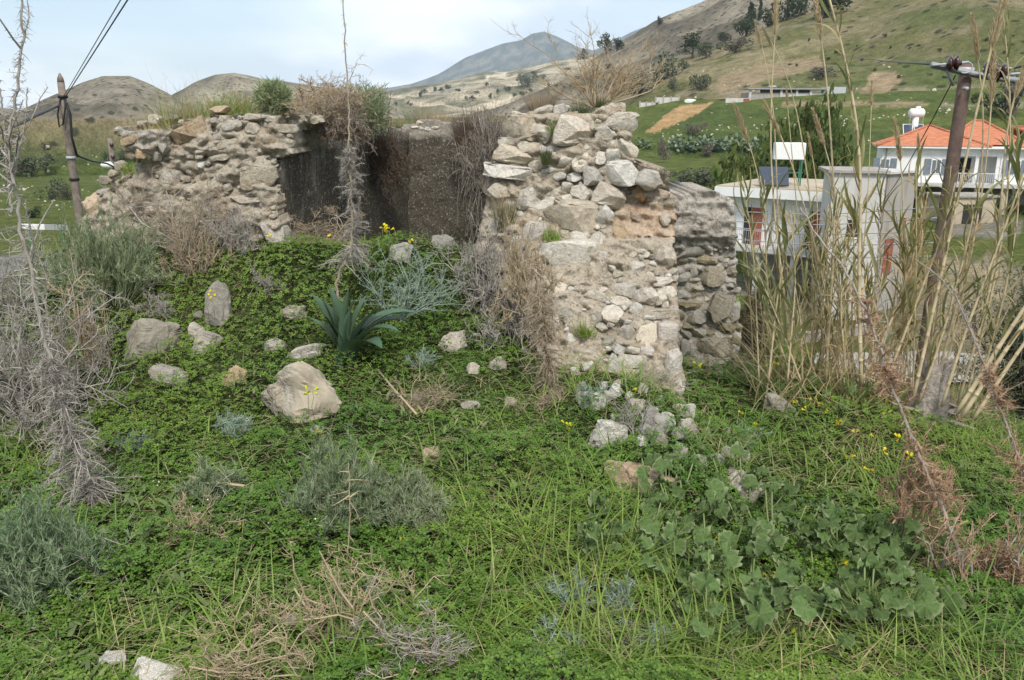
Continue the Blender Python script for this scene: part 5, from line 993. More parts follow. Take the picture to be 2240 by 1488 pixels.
# dry cane fallen on the clover
for pts, Y, lb in [([(828, 835), (860, 875), (912, 935)], None, 'tan dry stem lying on the clover below the squill'), ([(417, 1076), (470, 1090), (538, 1098)], None, 'broken brown cane lying in the clover near the round sage'), ([(830, 1150), (900, 1142), (958, 1138)], None, 'grey dry stem lying below the low sage')]:
    c = np.array([hit(*q)+np.array([0, 0, .075]) for q in pts]); tag(link('dry_cane', mesh_np('dry_cane', *polytube(c, .006, 6), M['twig_tan'])), lb, 'dry stem')

# ------------------------------------------------------------------ squill with broad leaves
def strap_leaf(L, W, arch, twist, r, fold=.35):
    n = 12; t = np.linspace(0, 1, n); x = L*(t*np.cos(arch*t*.6)); z = L*np.sin(np.cumsum(np.ones(n)/n)*0+t)*0
    ang = arch*t**1.5; dx = np.sin(ang); dzz = np.cos(ang); s = L/(n-1); cx = np.concatenate([[0], np.cumsum(dx[:-1]*s)]); cz = np.concatenate([[0], np.cumsum(dzz[:-1]*s)])
    wd = W*np.sin(np.clip(.22+.78*t, 0, 1)*math.pi)**.75*.5; wd[-1] = .001
    V = []
    for k in range(n):
        a = twist*t[k]
        for u_ in (-1, -.5, 0, .5, 1):
            y = wd[k]*u_; dn = fold*wd[k]*abs(u_)**1.5; yy = y*math.cos(a); dd = y*math.sin(a)
            V.append((cx[k]-dn*dzz[k]+dd*dzz[k], yy, cz[k]+dn*dx[k]))
    i, j = np.meshgrid(np.arange(n-1), np.arange(4), indexing='ij'); f = np.stack([i*5+j, i*5+j+1, (i+1)*5+j+1, (i+1)*5+j], -1).reshape(-1, 4)
    return np.array(V), f
def squill():
    r = np.random.default_rng(320); g = hit(760, 800); s = mpp(g); t = thing('squill_plant', 'squill plant with broad dark blue green strap leaves beside the boulder', 'plant', g-np.array([0, 0, .02]))
    # direction in the picture (dx right, dz up, in pixels to the leaf tip), width, lean towards the camera, arch
    for (dx, dz_p, w_, yl, arch) in [(-62, 125, 46, .1, .5), (-28, 140, 44, .3, .25), (2, 138, 50, -.1, .15), (22, 118, 40, .35, .35), (75, 105, 34, -.1, .75), (66, 95, 30, .3, .9), (-52, 105, 44, -.35, .6), (110, 15, 40, -.5, 1.7), (135, 30, 42, .1, 1.8), (88, -12, 56, -.75, 2.0), (36, 70, 40, -.35, .7), (-20, 95, 46, -.35, .35), (-44, 118, 36, .25, .3), (46, 122, 34, .3, .4), (12, 104, 40, -.5, .3), (-72, 80, 36, .2, .9), (52, 62, 36, -.6, .9), (120, 4, 40, .2, 1.9)]:
        L = math.hypot(dx, dz_p)*s*(1.32 if arch < 1 else 1.7); me = mesh_np('leaf', *strap_leaf(L, w_*s*1.2, arch, r.uniform(-.35, .35), r), M['squill'])
        az_ = math.atan2(yl, 1 if dx >= 0 else -1); o = link('leaf', me, t); lean = max(0, math.atan2(abs(dx), max(dz_p, 1))-arch*.45) if arch < 1.5 else .35
        o.rotation_euler = (0, 0, az_); o.rotation_euler = (Matrix.Rotation(az_, 3, 'Z') @ Matrix.Rotation(lean, 3, 'Y')).to_euler(); o.location = (r.uniform(-.015, .015), r.uniform(-.015, .015), 0)
squill()

# ------------------------------------------------------------------ squirting cucumber plants: rough lobed leaves on thick stalks
def lobed_leaf(r, mat):
    na, nr = 36, 5; a = np.linspace(-math.pi, math.pi, na, endpoint=False); lob = 1+.08*np.sin(a*5+r.uniform(0, 6))+.06*np.sin(a*9+r.uniform(0, 6)); heart = 1-.55*np.exp(-((np.abs(a)-math.pi)/.35)**2); tri = 1+.22*np.cos(a)
    R_ = .5*lob*heart*tri; V = [(0, 0, 0)]; ph = r.uniform(0, 6, 3)
    for k in range(1, nr+1):
        q = k/nr; ruf = .17*q**3*np.sin(a*11+ph[0])+.17*q*np.sin(a*3+ph[1])+.10*q*q*np.sin(a*5+ph[2]); V += [(R_[i]*q*math.cos(a[i]), R_[i]*q*math.sin(a[i]), ruf[i]*.75-.16*q*q*abs(math.sin(a[i]))+.13*q) for i in range(na)]
    f3 = [(0, 1+i, 1+(i+1) % na) for i in range(na)]; f4 = [(1+(k-1)*na+i, 1+k*na+i, 1+k*na+(i+1) % na, 1+(k-1)*na+(i+1) % na) for k in range(1, nr) for i in range(na)]
    return mesh_np('leaf', np.array(V), [np.array(f3, np.int32), np.array(f4, np.int32)], mat)
def cuke_mat():
    m, t = mat_new('rough_leaf'); g = N(t, 'ShaderNodeNewGeometry'); tcn = N(t, 'ShaderNodeTexCoord'); oi = N(t, 'ShaderNodeObjectInfo')
    n1 = noise_node(t, 9, 4, .6, tcn.outputs['Object']); n2 = noise_node(t, 26, 3, .7, tcn.outputs['Object'])
    c = ramp(t, n1.outputs['Fac'], [(.3, (.068, .118, .032)), (.7, (.115, .175, .060))])
    ln = N(t, 'ShaderNodeVectorMath', operation='LENGTH'); t.links.new(tcn.outputs['Object'], ln.inputs[0])
    e = ramp(t, ln.outputs['Value'], [(.47, (0, 0, 0)), (.60, (.7, .7, .7))]); c = mixn(t, e, c, (.27, .31, .17))
    so = N(t, 'ShaderNodeSeparateXYZ'); t.links.new(tcn.outputs['Object'], so.inputs[0]); at = N(t, 'ShaderNodeMath', operation='ARCTAN2'); t.links.new(so.outputs[1], at.inputs[0]); t.links.new(so.outputs[0], at.inputs[1]); am = N(t, 'ShaderNodeMath', operation='MULTIPLY'); am.inputs[1].default_value = 3.5; t.links.new(at.outputs[0], am.inputs[0]); asn = N(t, 'ShaderNodeMath', operation='SINE'); t.links.new(am.outputs[0], asn.inputs[0]); aab = N(t, 'ShaderNodeMath', operation='ABSOLUTE'); t.links.new(asn.outputs[0], aab.inputs[0]); c = mixn(t, ramp(t, aab.outputs[0], [(.0, (.55, .55, .55)), (.22, (0, 0, 0))]), c, (.19, .25, .11))
    hs = N(t, 'ShaderNodeHueSaturation'); t.links.new(c, hs.inputs['Color']); mr = N(t, 'ShaderNodeMapRange'); mr.inputs[3].default_value = .75; mr.inputs[4].default_value = 1.3; t.links.new(oi.outputs['Random'], mr.inputs[0]); t.links.new(mr.outputs[0], hs.inputs['Value'])
    b = bump(t, n2.outputs['Fac'], .45, .01); p = bsdf(t, hs.outputs[0], .7, b, .2); tr = N(t, 'ShaderNodeBsdfTranslucent'); tr.inputs[0].default_value = (.14, .22, .05, 1); mx_ = N(t, 'ShaderNodeMixShader'); mx_.inputs[0].default_value = .18
    t.links.new(p, mx_.inputs[1]); t.links.new(tr.outputs[0], mx_.inputs[2]); out(t, mx_.outputs[0]); return m
M['cuke'] = cuke_mat(); M['cukestem'] = plain_mat('pale_green_stalk', (.20, .25, .10), .6)
r_c = np.random.default_rng(330); CUKE = [lobed_leaf(r_c, M['cuke']) for _ in range(7)]
def cuke(px, py, spread, n, label, size=1.0):
    g = hit(px, py); s = mpp(g); t = thing('cucumber_plant', label, 'plant', g)
    for k in range(int(n*1.75)):
        a = r_c.uniform(0, 6.28); q = math.sqrt(r_c.uniform(.03, 1)); e = np.array([math.cos(a)*q*spread*s*1.25, math.sin(a)*q*spread*s*.95, 0]); wp = g+e; e[2] = gz(wp[0], wp[1])-g[2]+r_c.uniform(.08, .21)*(1.1-.3*q); st = e*np.array([.45, .45, 0])+np.array([0, 0, gz(g[0]+e[0]*.45, g[1]+e[1]*.45)-g[2]])
        c = np.stack([st*(1-u_)+e*u_+np.array([0, 0, -.02*math.sin(u_*3.1)]) for u_ in np.linspace(0, 1, 5)]); link('stalk', mesh_np('stalk', *polytube(c, np.linspace(.0042, .003, 5), 6), M['cukestem']), t)
        o = link('leaf', CUKE[int(r_c.integers(0, 7))], t); o.location = e; S = r_c.uniform(.040, .096)*size; o.scale = (S, S, S*r_c.uniform(.7, 1.3))
        z = Vector(unit(np.array([e[0]*1.8+r_c.normal()*.36, e[1]*1.2-.15+r_c.normal()*.36, .75]))); x = Vector((math.cos(a), math.sin(a), 0)); y = z.cross(x).normalized(); x = y.cross(z)
        o.rotation_euler = Matrix((x, y, z)).transposed().to_euler()
for q in [(1560, 1230, 110, 9, 'cucumber plant with pale stalks between the thistles and the yellow flowers'), (1700, 1190, 130, 12, 'tallest rough leaved cucumber plant behind the yellow flowers'), (1850, 1215, 120, 11, 'rough leaved cucumber plant next to the rusty thistle'), (1640, 1310, 120, 10, 'cucumber plant around the cluster of pale yellow buds'),
          (1930, 1240, 120, 10, 'cucumber plant spreading toward the foot of the rusty thistle'), (1460, 1110, 90, 7, 'cucumber plant in the grass just under the rust stained block'), (1800, 1310, 130, 12, 'dense cucumber plant in front of the rusty thistle foot'), (1910, 1370, 120, 11, 'big leaved cucumber plant below the rusty thistle'), (1760, 1400, 110, 9, 'cucumber plant over the lowest yellow flowers'), (1400, 1190, 110, 8, 'cucumber plant in the tall grass on the thistle side'), (1340, 1260, 80, 6, 'small cucumber plant with thick stalks in the long grass'),
          (1640, 1110, 90, 7, 'cucumber plant just below the slanting ditch stone'), (1510, 1150, 90, 7, 'cucumber plant below the rust stained block'), (1800, 900, 90, 7, 'cucumber plant among the yellow flowers before the reeds', .95), (1700, 848, 110, 9, 'cucumber plant at the edge of the slope below the reeds'), (1840, 850, 110, 9, 'large cucumber clump at the foot of the reeds'), (1500, 1290, 80, 6, 'low cucumber plant between pale stalks and bud cluster'), (1560, 1400, 90, 6, 'half hidden cucumber plant at the bottom among grass and clover')]:
    cuke(*q)

# ------------------------------------------------------------------ yellow flowers, one thing per flower stalk
def flower_meshes():
    r = np.random.default_rng(340); st = []
    for v in range(4):
        c = np.array([(0, 0, -.10), (.004*v, 0, -.04), (0, .003, 0), (0, 0, .03)]); sm = mesh_np('stem', *polytube(c, .0013, 5), M['greenstem']); parts = []
        for k in range(2+v % 3):
            a = r.uniform(0, 6.28); d = unit(np.array([math.cos(a), math.sin(a), r.uniform(-.5, .6)])); b = c[-1]+d*.008
            u, w_ = perp(d[None]); u, w_ = u[0], w_[0]; an = np.arange(10)*math.pi/5; fl = np.where(np.arange(10) % 2 == 0, 1.0, .72)
            ring0 = b+(u*np.cos(an)[:, None]+w_*np.sin(an)[:, None])*.0015; ring1 = b+d*.010+(u*np.cos(an)[:, None]+w_*np.sin(an)[:, None])*.0042; op = r.uniform(.0045, .011)
            ring2 = b+d*(.019)+(u*np.cos(an)[:, None]+w_*np.sin(an)[:, None])*(op*fl)[:, None]
            i = np.arange(10); j = (i+1) % 10; f = np.concatenate([np.stack([i, j, j+10, i+10], -1), np.stack([i+10, j+10, j+20, i+20], -1)]); parts.append((np.concatenate([ring0, ring1, ring2]), f))
        st.append((sm, mesh_np('petals', *join(parts), M['yellow'])))
    return st
FLM = flower_meshes()
def flowers(pts, label, h=.13, Y=None, sc=1.0):
    r = np.random.default_rng(len(label)+int(pts[0][0]))
    for i_, (px, py) in enumerate(sorted(pts)):
        g = hit(px, py+h*.55*F/4.2*.45) if Y is None else P(px, py, Y); top = P(px, py, g[1]); k = int(r.integers(0, 4)); t = thing('yellow_flower', label if len(pts) == 1 else label+', '+ORD[i_]+' counting rightward', 'flower', top-np.array([0, 0, .03]), 'yellow oxalis flowers', r.uniform(0, 6)); t.scale = (sc*1.15,)*3
        link('stem', FLM[k][0], t); link('petals', FLM[k][1], t)
flowers([(838, 502), (846, 500), (852, 508)], 'yellow flowers on long stems before the dark cistern mouth', Y=5.9, sc=1.2); flowers([(895, 532), (907, 530)], 'yellow buds at the lip of the cistern beside the thistle', Y=5.9)
flowers([(588, 520)], 'single yellow flower at the corner of the plaster wall', Y=6.1); flowers([(716, 520)], 'yellow flower beside the drooping dead stalk', Y=6.0); flowers([(453, 642), (466, 648)], 'yellow flowers in front of the upright grey slab', Y=5.3)
flowers([(70, 912), (78, 916)], 'yellow flowers in the shade of the tall thistle'); flowers([(672, 856), (684, 858)], 'yellow flowers in front of the large boulder', Y=3.95); flowers([(694, 946)], 'yellow flower just below the large boulder'); flowers([(510, 1153)], 'lone yellow flower between the two sage bushes')
flowers([(1238, 930), (1247, 936)], 'yellow flower at the foot of the brown plume'); flowers([(876, 1192)], 'small yellow flower in clover below the round sage'); flowers([(1163, 1336), (1150, 1340)], 'yellow flower beside the lower blue thistles'); flowers([(1380, 856)], 'yellow flower between the white stones by the pier'); flowers([(1525, 798)], 'yellow flower at the foot of the recessed wall', Y=5.4)
flowers([(1682, 797), (1694, 796)], 'yellow flowers at the slope edge left of the reeds', Y=5.2); flowers([(1702, 856), (1688, 868), (1706, 872)], 'yellow flowers over the pale stone near the reeds'); flowers([(1762, 855), (1775, 880), (1790, 880), (1735, 885), (1765, 900), (1815, 905), (1830, 925)], 'yellow flowers in the grass before the reeds')
flowers([(1870, 950), (1915, 870), (1940, 905), (1950, 880), (1965, 960), (1930, 990), (1915, 960), (1990, 1000), (1860, 1000), (1900, 1030)], 'yellow flowers dotted through grass by the rusty thistle'); flowers([(1610, 950), (1632, 955)], 'yellow flowers in the ditch beside the small blue thistle'); flowers([(1545, 915), (1620, 905), (1660, 930)], 'yellow flowers along the ditch grass')
flowers([(1580, 1186), (1590, 1192), (1592, 1204)], 'yellow flowers standing behind the rough leaves'); flowers([(1530, 1244), (1560, 1252), (1553, 1270)], 'pale yellow buds rising from the rough leaves', Y=2.75); flowers([(1680, 1262), (1688, 1270), (1676, 1282), (1700, 1296)], 'cluster of yellow flowers in the middle of the rough leaves', Y=2.75); flowers([(1605, 1305), (1600, 1312)], 'yellow bud between two rough leaves', Y=2.65)
flowers([(1762, 1312), (1776, 1316), (1748, 1334), (1760, 1336), (1772, 1332)], 'bright open yellow flowers among the rough leaves', Y=2.55); flowers([(1726, 1396), (1720, 1414), (1745, 1426), (1760, 1424)], 'yellow flowers at the bottom below the rough leaves', Y=2.35); flowers([(2220, 1436), (2226, 1460)], 'yellow flower in the corner grass'); flowers([(1838, 1232)], 'yellow bud over the big leaves by the thistle', Y=2.85)

# ------------------------------------------------------------------ reeds
r_r = np.random.default_rng(400)
RLEAF = [mesh_np('leaf', *strap_leaf(1.0, .060*k, a, tw, r_r, .25), M['reed_leaf']) for k, a, tw in [(1, 1.0, .4), (.9, 1.6, -.6), (1.1, .6, .2), (.8, 2.1, .8), (1.0, 1.3, -.3)]]
RDRY = [mesh_np('leaf', *strap_leaf(1.0, .045*k, a, tw, r_r, .3), M['reed_dry']) for k, a, tw in [(1, 1.8, 1.4), (.8, 2.4, -2.0), (1.1, 1.2, 2.4)]]
def plume_mesh(seed):
    r = np.random.default_rng(seed); n = 520; t = r.uniform(0, 1, n); w_ = .085*np.sin(np.clip(t*.9+.08, 0, 1)*math.pi)**.8; a = r.uniform(0, 6.28, n); b = np.stack([.02*np.sin(t*2.2), 0*t, t], -1)
    d = unit(np.stack([np.cos(a)*.30, np.sin(a)*.30, np.ones(n)], -1)); L = r.uniform(.10, .24, n)*(1.05-.5*t); b2 = b+np.stack([np.cos(a), np.sin(a), 0*a], -1)*(w_*r.uniform(0, .45, n))[:, None]
    return mesh_np('plume', *blades(b2, d, L, np.full(n, .013), r, .12, 2), M['plume'])
PLUME = [plume_mesh(410+i) for i in range(4)]
def orient(o, d, yaw):
    z = Vector(d).normalized(); q = z.to_track_quat('Z', 'Y').to_matrix() @ Matrix.Rotation(yaw, 3, 'Z'); o.rotation_euler = q.to_euler()
def cane(label, pts, Y, rad=.010, plume=0, leaves=10, ls=(.22, .42), lo=.35, dry=.25, tipY=0.0):
    raw = np.array([P(a, b, Y+tipY*k) for (a, b), k in zip(pts, np.linspace(1, 0, len(pts)))])[::-1]
    g = raw[0]; root = thing('reed_cane', label, 'reed', g, 'reed canes in front of the village'); seg = np.concatenate([[0], np.cumsum(np.linalg.norm(np.diff(raw, axis=0), axis=1))]); T = seg[-1]; u = np.linspace(0, T, 26)
    c = np.stack([np.interp(u, seg, raw[:, i]) for i in range(3)], -1); c = np.stack([np.convolve(np.pad(c[:, i], 3, 'edge'), np.ones(7)/7, 'valid') for i in range(3)], -1); c[0] = raw[0]; c[-1] = raw[-1]
    # joints: small swellings along the cane
    nn = int(T/.14)+2; us = np.sort(np.concatenate([np.linspace(0, T, 26)]+[np.arange(1, nn)*.14+e for e in (-.004, 0, .004)])); us = us[(us >= 0) & (us <= T)]; cc = np.stack([np.interp(us, u, c[:, i]) for i in range(3)], -1)
    k = np.round(us/.14); near = np.abs(us-k*.14) < 1e-6; rr_ = rad*(1-.62*us/T)*np.where(near & (k > 0), 1.22, 1.0)
    link('stem', mesh_np('stem', *polytube(cc-g, rr_, 7), M['reed']), root)
    td = unit(c[-1]-c[-4])
    if plume:
        s = mpp(c[-1])*plume; o = link('plume', PLUME[int(r_r.integers(0, 4))], root); o.location = c[-1]-td*s*.80-g; o.scale = (s*1.05, s*1.05, s); orient(o, td, r_r.uniform(0, 6))
    top = .58 if plume else .97
    for i in range(leaves):
        h = (lo+(top-lo)*(i+r_r.uniform(0, .8))/leaves)*T; b = np.array([np.interp(h, u, c[:, q]) for q in range(3)]); sd = unit(np.array([np.interp(min(h+.03, T), u, c[:, q]) for q in range(3)])-np.array([np.interp(max(h-.03, 0), u, c[:, q]) for q in range(3)]))
        isdry = r_r.random() < dry*(1.6-h/T); me = (RDRY if isdry else RLEAF)[int(r_r.integers(0, 3 if isdry else 5))]; o = link('leaf', me, root); o.location = b-g; S = r_r.uniform(*ls)*(1 if not isdry else .75); o.scale = (S, S, S)
        yaw = r_r.uniform(0, 6.28); tilt = Vector((math.cos(yaw), math.sin(yaw), 0))*r_r.uniform(.25, .7); orient(o, Vector(sd)+tilt, r_r.uniform(0, 6.28))
CANES = [  # (points tip to foot, distance, radius, plume length in px, leaves)
 ([(1612, 246), (1650, 335), (1676, 480), (1715, 640), (1738, 840)], 5.6, .007, 90, 7), ([(1700, -6), (1695, 95), (1684, 235), (1688, 420), (1740, 845)], 5.2, .008, 100, 9), ([(1655, 60), (1668, 110), (1690, 180), (1700, 400), (1712, 840)], 5.5, .007, 60, 6), ([(1672, 70), (1700, 95), (1728, 170), (1760, 330), (1778, 480), (1775, 845)], 5.3, .007, 50, 8),
 ([(1680, 236), (1718, 312), (1745, 400), (1790, 560), (1842, 845)], 5.2, .008, 85, 9), ([(1783, 4), (1803, 110), (1815, 260), (1828, 480), (1806, 845)], 5.0, .009, 110, 10), ([(1810, -20), (1835, 80), (1866, 190), (1885, 380), (1878, 600), (1884, 845)], 4.8, .0135, 0, 14), ([(1784, 258), (1812, 340), (1832, 430), (1836, 640), (1822, 845)], 5.4, .007, 85, 8),
 ([(1768, 302), (1782, 350), (1790, 450), (1782, 650), (1772, 840)], 5.6, .006, 50, 7), ([(1908, 190), (1905, 250), (1900, 420), (1880, 640), (1852, 845)], 5.3, .006, 55, 8), ([(1960, 280), (1975, 375), (1976, 520), (1950, 700), (1934, 855)], 5.2, .008, 95, 9), ([(2010, 308), (2016, 372), (2016, 500), (1990, 700), (1964, 860)], 5.1, .007, 65, 9),
 ([(2128, 56), (2145, 150), (2156, 320), (2120, 560), (2040, 870)], 5.0, .009, 100, 12), ([(2194, -4), (2165, 120), (2112, 350), (2062, 590), (1996, 880)], 4.7, .0115, 140, 14), ([(2172, 138), (2170, 240), (2150, 420), (2100, 680), (2050, 880)], 4.8, .008, 110, 13), ([(2250, 128), (2205, 225), (2196, 380), (2172, 620), (2095, 885)], 4.7, .009, 110, 13),
 ([(2186, -30), (2200, 60), (2215, 300), (2190, 560), (2110, 885)], 4.9, .008, 0, 12), ([(1645, 470), (1650, 560), (1668, 700), (1680, 835)], 5.7, .006, 0, 9), ([(1705, 430), (1720, 560), (1730, 700), (1726, 840)], 5.5, .008, 0, 11), ([(1655, 560), (1672, 680), (1700, 838)], 5.6, .006, 0, 8), ([(1765, 470), (1790, 600), (1800, 720), (1790, 842)], 5.3, .008, 0, 11),
 ([(1860, 420), (1870, 560), (1862, 700), (1866, 850)], 5.2, .008, 0, 12), ([(1925, 400), (1930, 520), (1905, 700), (1900, 850)], 5.0, .008, 0, 12), ([(1960, 470), (1985, 600), (1960, 740), (1916, 855)], 4.9, .009, 0, 11), ([(2030, 420), (2000, 560), (1940, 730), (1876, 850)], 4.9, .010, 0, 12), ([(2090, 400), (2060, 520), (1990, 700), (1930, 860)], 4.8, .010, 0, 12),
 ([(2140, 420), (2110, 560), (2060, 740), (2010, 880)], 4.7, .009, 0, 12), ([(2240, 380), (2190, 520), (2110, 730), (2060, 890)], 4.6, .010, 0, 11), ([(2420, 390), (2330, 540), (2210, 720), (2092, 905)], 4.35, .0145, 0, 4), ([(2450, 420), (2350, 560), (2220, 735), (2104, 912)], 4.3, .0135, 0, 4), ([(2470, 440), (2370, 580), (2240, 750), (2128, 918)], 4.3, .0120, 0, 4),
 ([(1820, 560), (1850, 680), (1846, 848)], 5.0, .007, 0, 9), ([(1735, 600), (1752, 700), (1756, 842)], 5.1, .006, 0, 7), ([(1630, 520), (1640, 640), (1650, 830)], 5.8, .006, 0, 8), ([(1990, 540), (1972, 680), (1948, 860)], 4.9, .007, 0, 9), ([(2215, 300), (2235, 420), (2200, 640), (2130, 890)], 4.7, .008, 0, 12), ([(1810, 380), (1845, 520), (1858, 700), (1836, 848)], 5.1, .007, 0, 11), ([(1720, 200), (1740, 420), (1760, 640), (1762, 845)], 5.4, .006, 40, 7)]
for k in range(32):
    fx = r_r.uniform(1650, 2080); tx = fx+r_r.normal(15, 45); ty = r_r.uniform(360, 620); CANES.append(([(tx, ty), (tx*.6+fx*.4+r_r.normal(0, 10), ty*.6+340), (fx, 838+max(0, fx-1850)*.17)], r_r.uniform(4.8, 5.6), r_r.uniform(.005, .008), 0, 9))
np_, nl_ = 0, 0
for i, (pts, Y, rd, pl, nl) in enumerate(sorted(CANES, key=lambda c: c[0][-1][0])):
    if i >= 35 and pts[0][0] > 2300 or pts[0][0] > 2300:
        lb = 'thick bare cane leaning far out over the slope, ' + {2420: 'uppermost of three', 2450: 'middle of three', 2470: 'lowest of three'}[pts[0][0]]
    elif pl: np_ += 1; lb = ORD[np_-1]+' plumed reed cane counting from the ruin toward the pole'
    elif pts[0] == (1810, -20): lb = 'thickest tall reed cane without plume in the middle of the reeds'
    else: nl_ += 1; lb = ORD[nl_-1]+' leafy reed cane without plume counting from the ruin'
    cane(lb, pts, Y, rd, pl, int(nl*(3.0 if not pl else 2.0))+1, ls=((.13, .38) if Y < 5.05 else (.10, .28)), lo=.16 if not pl else .16, dry=.66)
def reed_litter():      # thin dry shoots and broken blades between the canes
    n = 460; x0 = r_r.uniform(1640, 2130, n); Y = r_r.uniform(4.75, 5.7, n); b = np.array([P(a, np.interp(a, [1640, 2130], [835, 880]), y) for a, y in zip(x0, Y)]); b[:, 2] = HH(b[:, 0], b[:, 1])
    d = unit(np.stack([r_r.normal(0, .55, n), r_r.normal(0, .3, n), np.ones(n)], -1)); L = r_r.uniform(.2, 1.05, n); V = blades(b, d, L, r_r.uniform(.003, .009, n), r_r, .35, 4, True, .25)
    link('dry_reed_shoots', mesh_np('dry_reed_shoots', *V, M['reed_dry']), kind='stuff')
    m = int(n*.22); V = blades(b[:m]+r_r.normal(0, .05, (m, 3))*np.array([1, 1, 0]), unit(d[:m]+r_r.normal(0, .3, (m, 3))), L[:m]*.8, r_r.uniform(.005, .012, m), r_r, .3, 4); link('young_reed_shoots', mesh_np('young_reed_shoots', *V, M['reed_leaf']), kind='stuff')
reed_litter()
# ---- dead stump
def stump():
    r = np.random.default_rng(450); g = P(2030, 905, 4.75); s = mpp(g); t = thing('tree_stump', 'split grey dead stump with ragged top at the foot of the reeds', 'stump', g)
    def ragged(pts, r0, r1, n=22, m=18, tear=.35):
        pts = np.array(pts, float)*s; tt = np.linspace(0, 1, m); sg = np.linspace(0, 1, len(pts)); c = np.stack([np.interp(tt, sg, pts[:, i]) for i in range(3)], -1); an = np.arange(n)*2*math.pi/n; V = []
        fl = 1+.16*np.sin(an*5+1)+.12*np.sin(an*9+r.uniform(0, 6))+r.uniform(-.06, .06, n); top = 1-tear*r.random(n)*(np.sin(an*3)>-.3)
        for k in range(m):
            rad = (r0+(r1-r0)*tt[k]**.7)*s*fl*(1+.10*np.sin(tt[k]*9+an*2)); f_ = tt[k]*top; cx = np.stack([np.interp(f_, tt, c[:, i]) for i in range(3)], -1); V.append(cx+np.stack([np.cos(an)*rad, np.sin(an)*rad, 0*an], -1))
        V = np.concatenate(V+[c[[int(m*.6)]]]); i = np.arange(n); j = (i+1) % n; f = (np.arange(m-1)*n)[:, None, None]+np.stack([i, j, j+n, i+n], -1)[None]
        return V, [f.reshape(-1, 4), np.stack([i+(m-1)*n, j+(m-1)*n, np.full(n, m*n)], -1)]
    link('trunk', mesh_np('trunk', *ragged([(0, 0, -20), (-2, 0, 40), (4, 0, 90), (10, 0, 130)], 40, 22, tear=.40), M['deadwood']), t)
    for pts, a, b in [([(10, -6, 0), (60, -14, 20), (-5, -10, 40)], 16, 6), ([(-20, -10, 10), (-70, -14, 22), (-96, -16, 34)], 15, 4), ([(20, -10, -4), (70, -16, -20), (100, -20, -30)], 14, 4), ([(-10, -12, 6), (30, -20, 12), (60, -24, 4)], 16, 5)]:
        link('root', mesh_np('root', *ragged(pts, a, b, 12, 10, .15), M['deadwood']), t)
stump()

# ------------------------------------------------------------------ poles, wires
def pole_left():
    b = P(186, 560, 22); b[2] = gz(b[0], b[1]); top = P(133, 180, 22); t = thing('utility_pole', 'weathered grey wooden utility pole before the bare hills', 'utility pole', b)
    c = np.linspace([0, 0, -.3], top-b, 8); V, f = polytube(c, np.linspace(.125, .085, 8), 12); link('shaft', mesh_np('shaft', V, f, M['polewood']), t)
    link('pointed_cap', mesh_np('pointed_cap', *polytube(np.array([top-b, top-b+np.array([0, 0, .10]), top-b+np.array([0, 0, .22])]), [.086, .07, .02], 10), M['polewood']), t)
    for py in (212, 345, 392):
        k = P(np.interp(py, [180, 560], [133, 186]), py, 22)-b; link('strap', mesh_np('strap', *polytube(np.array([k-np.array([0, 0, .035]), k+np.array([0, 0, .035])]), .125, 12), M['steel' if py == 345 else 'black']), t)
    lp = [P(132, 215, 21.9), P(126, 250, 21.8), P(130, 278, 21.8), P(138, 272, 21.8), P(143, 235, 21.85), P(141, 215, 21.9)]; link('cable_loop', mesh_np('cable_loop', *polytube(np.array(lp)-b, .022, 6), M['black']), t)
    dn = [P(146, 225, 21.85), P(154, 250, 21.85), P(157, 300, 21.85), P(168, 340, 21.85)]; link('down_cable', mesh_np('down_cable', *polytube(np.array(dn)-b, .03, 6), M['black']), t)
pole_left()
def cable(pts, rad, label, name='cable', mat='black', sag=0.0):
    q = np.array([P(*p) for p in pts]); seg = np.linspace(0, 1, len(q)); t = np.linspace(0, 1, 24); c = np.stack([np.interp(t, seg, q[:, i]) for i in range(3)], -1); c[:, 2] -= sag*4*t*(1-t)
    return tag(link(name, mesh_np(name, *polytube(c, rad, 6), M[mat])), label, 'cable', 'overhead cables')
cable([(139, 212, 21.9), (264, 0, 13), (330, -110, 10.5)], .0085, 'thinner black cable rising from the grey pole to the sky'); cable([(143, 212, 21.9), (279, 0, 13), (352, -110, 10.5)], .012, 'thicker black cable rising from the grey pole to the sky')
cable([(128, 232, 22), (80, 252, 18), (28, 278, 15), (-90, 330, 11)], .032, 'thick black cable leaving the grey pole sideways behind the thistle'); cable([(168, 340, 21.9), (200, 352, 26), (235, 358, 33), (250, 366, 37)], .035, 'black cable sagging from the grey pole to the street lamp')
def lamp():
    b = P(254, 430, 38); b[2] = gz(b[0], b[1])-.2; t = thing('street_lamp', 'thin dark street lamp post with white lamp head behind the masonry lump', 'street lamp', b); top = P(241, 303, 38)-b
    link('post', mesh_np('post', *polytube(np.linspace([0, 0, 0], top, 6), .13, 8), M['polewood']), t)
    a = P(250, 366, 37.8)-b; e = P(226, 361, 37.2)-b; link('arm', mesh_np('arm', *polytube(np.array([a, (a+e)/2+np.array([0, 0, .03]), e]), .05, 6), M['steel']), t)
    link('lamp_head', mesh_np('lamp_head', *polytube(np.array([e+np.array([.45, 0, -.06]), e+np.array([.3, 0, 0]), e, e-np.array([.12, 0, 0])]), [.06, .15, .13, .03], 10), M['paintwhite']), t)
    for i in range(3): k = top*(.95-.1*i); link('insulator', mesh_np('insulator', *polytube(np.array([k+np.array([.1, -.15, -.06]), k+np.array([.1, -.15, .06])]), .09, 8), M['insul']), t)
lamp()
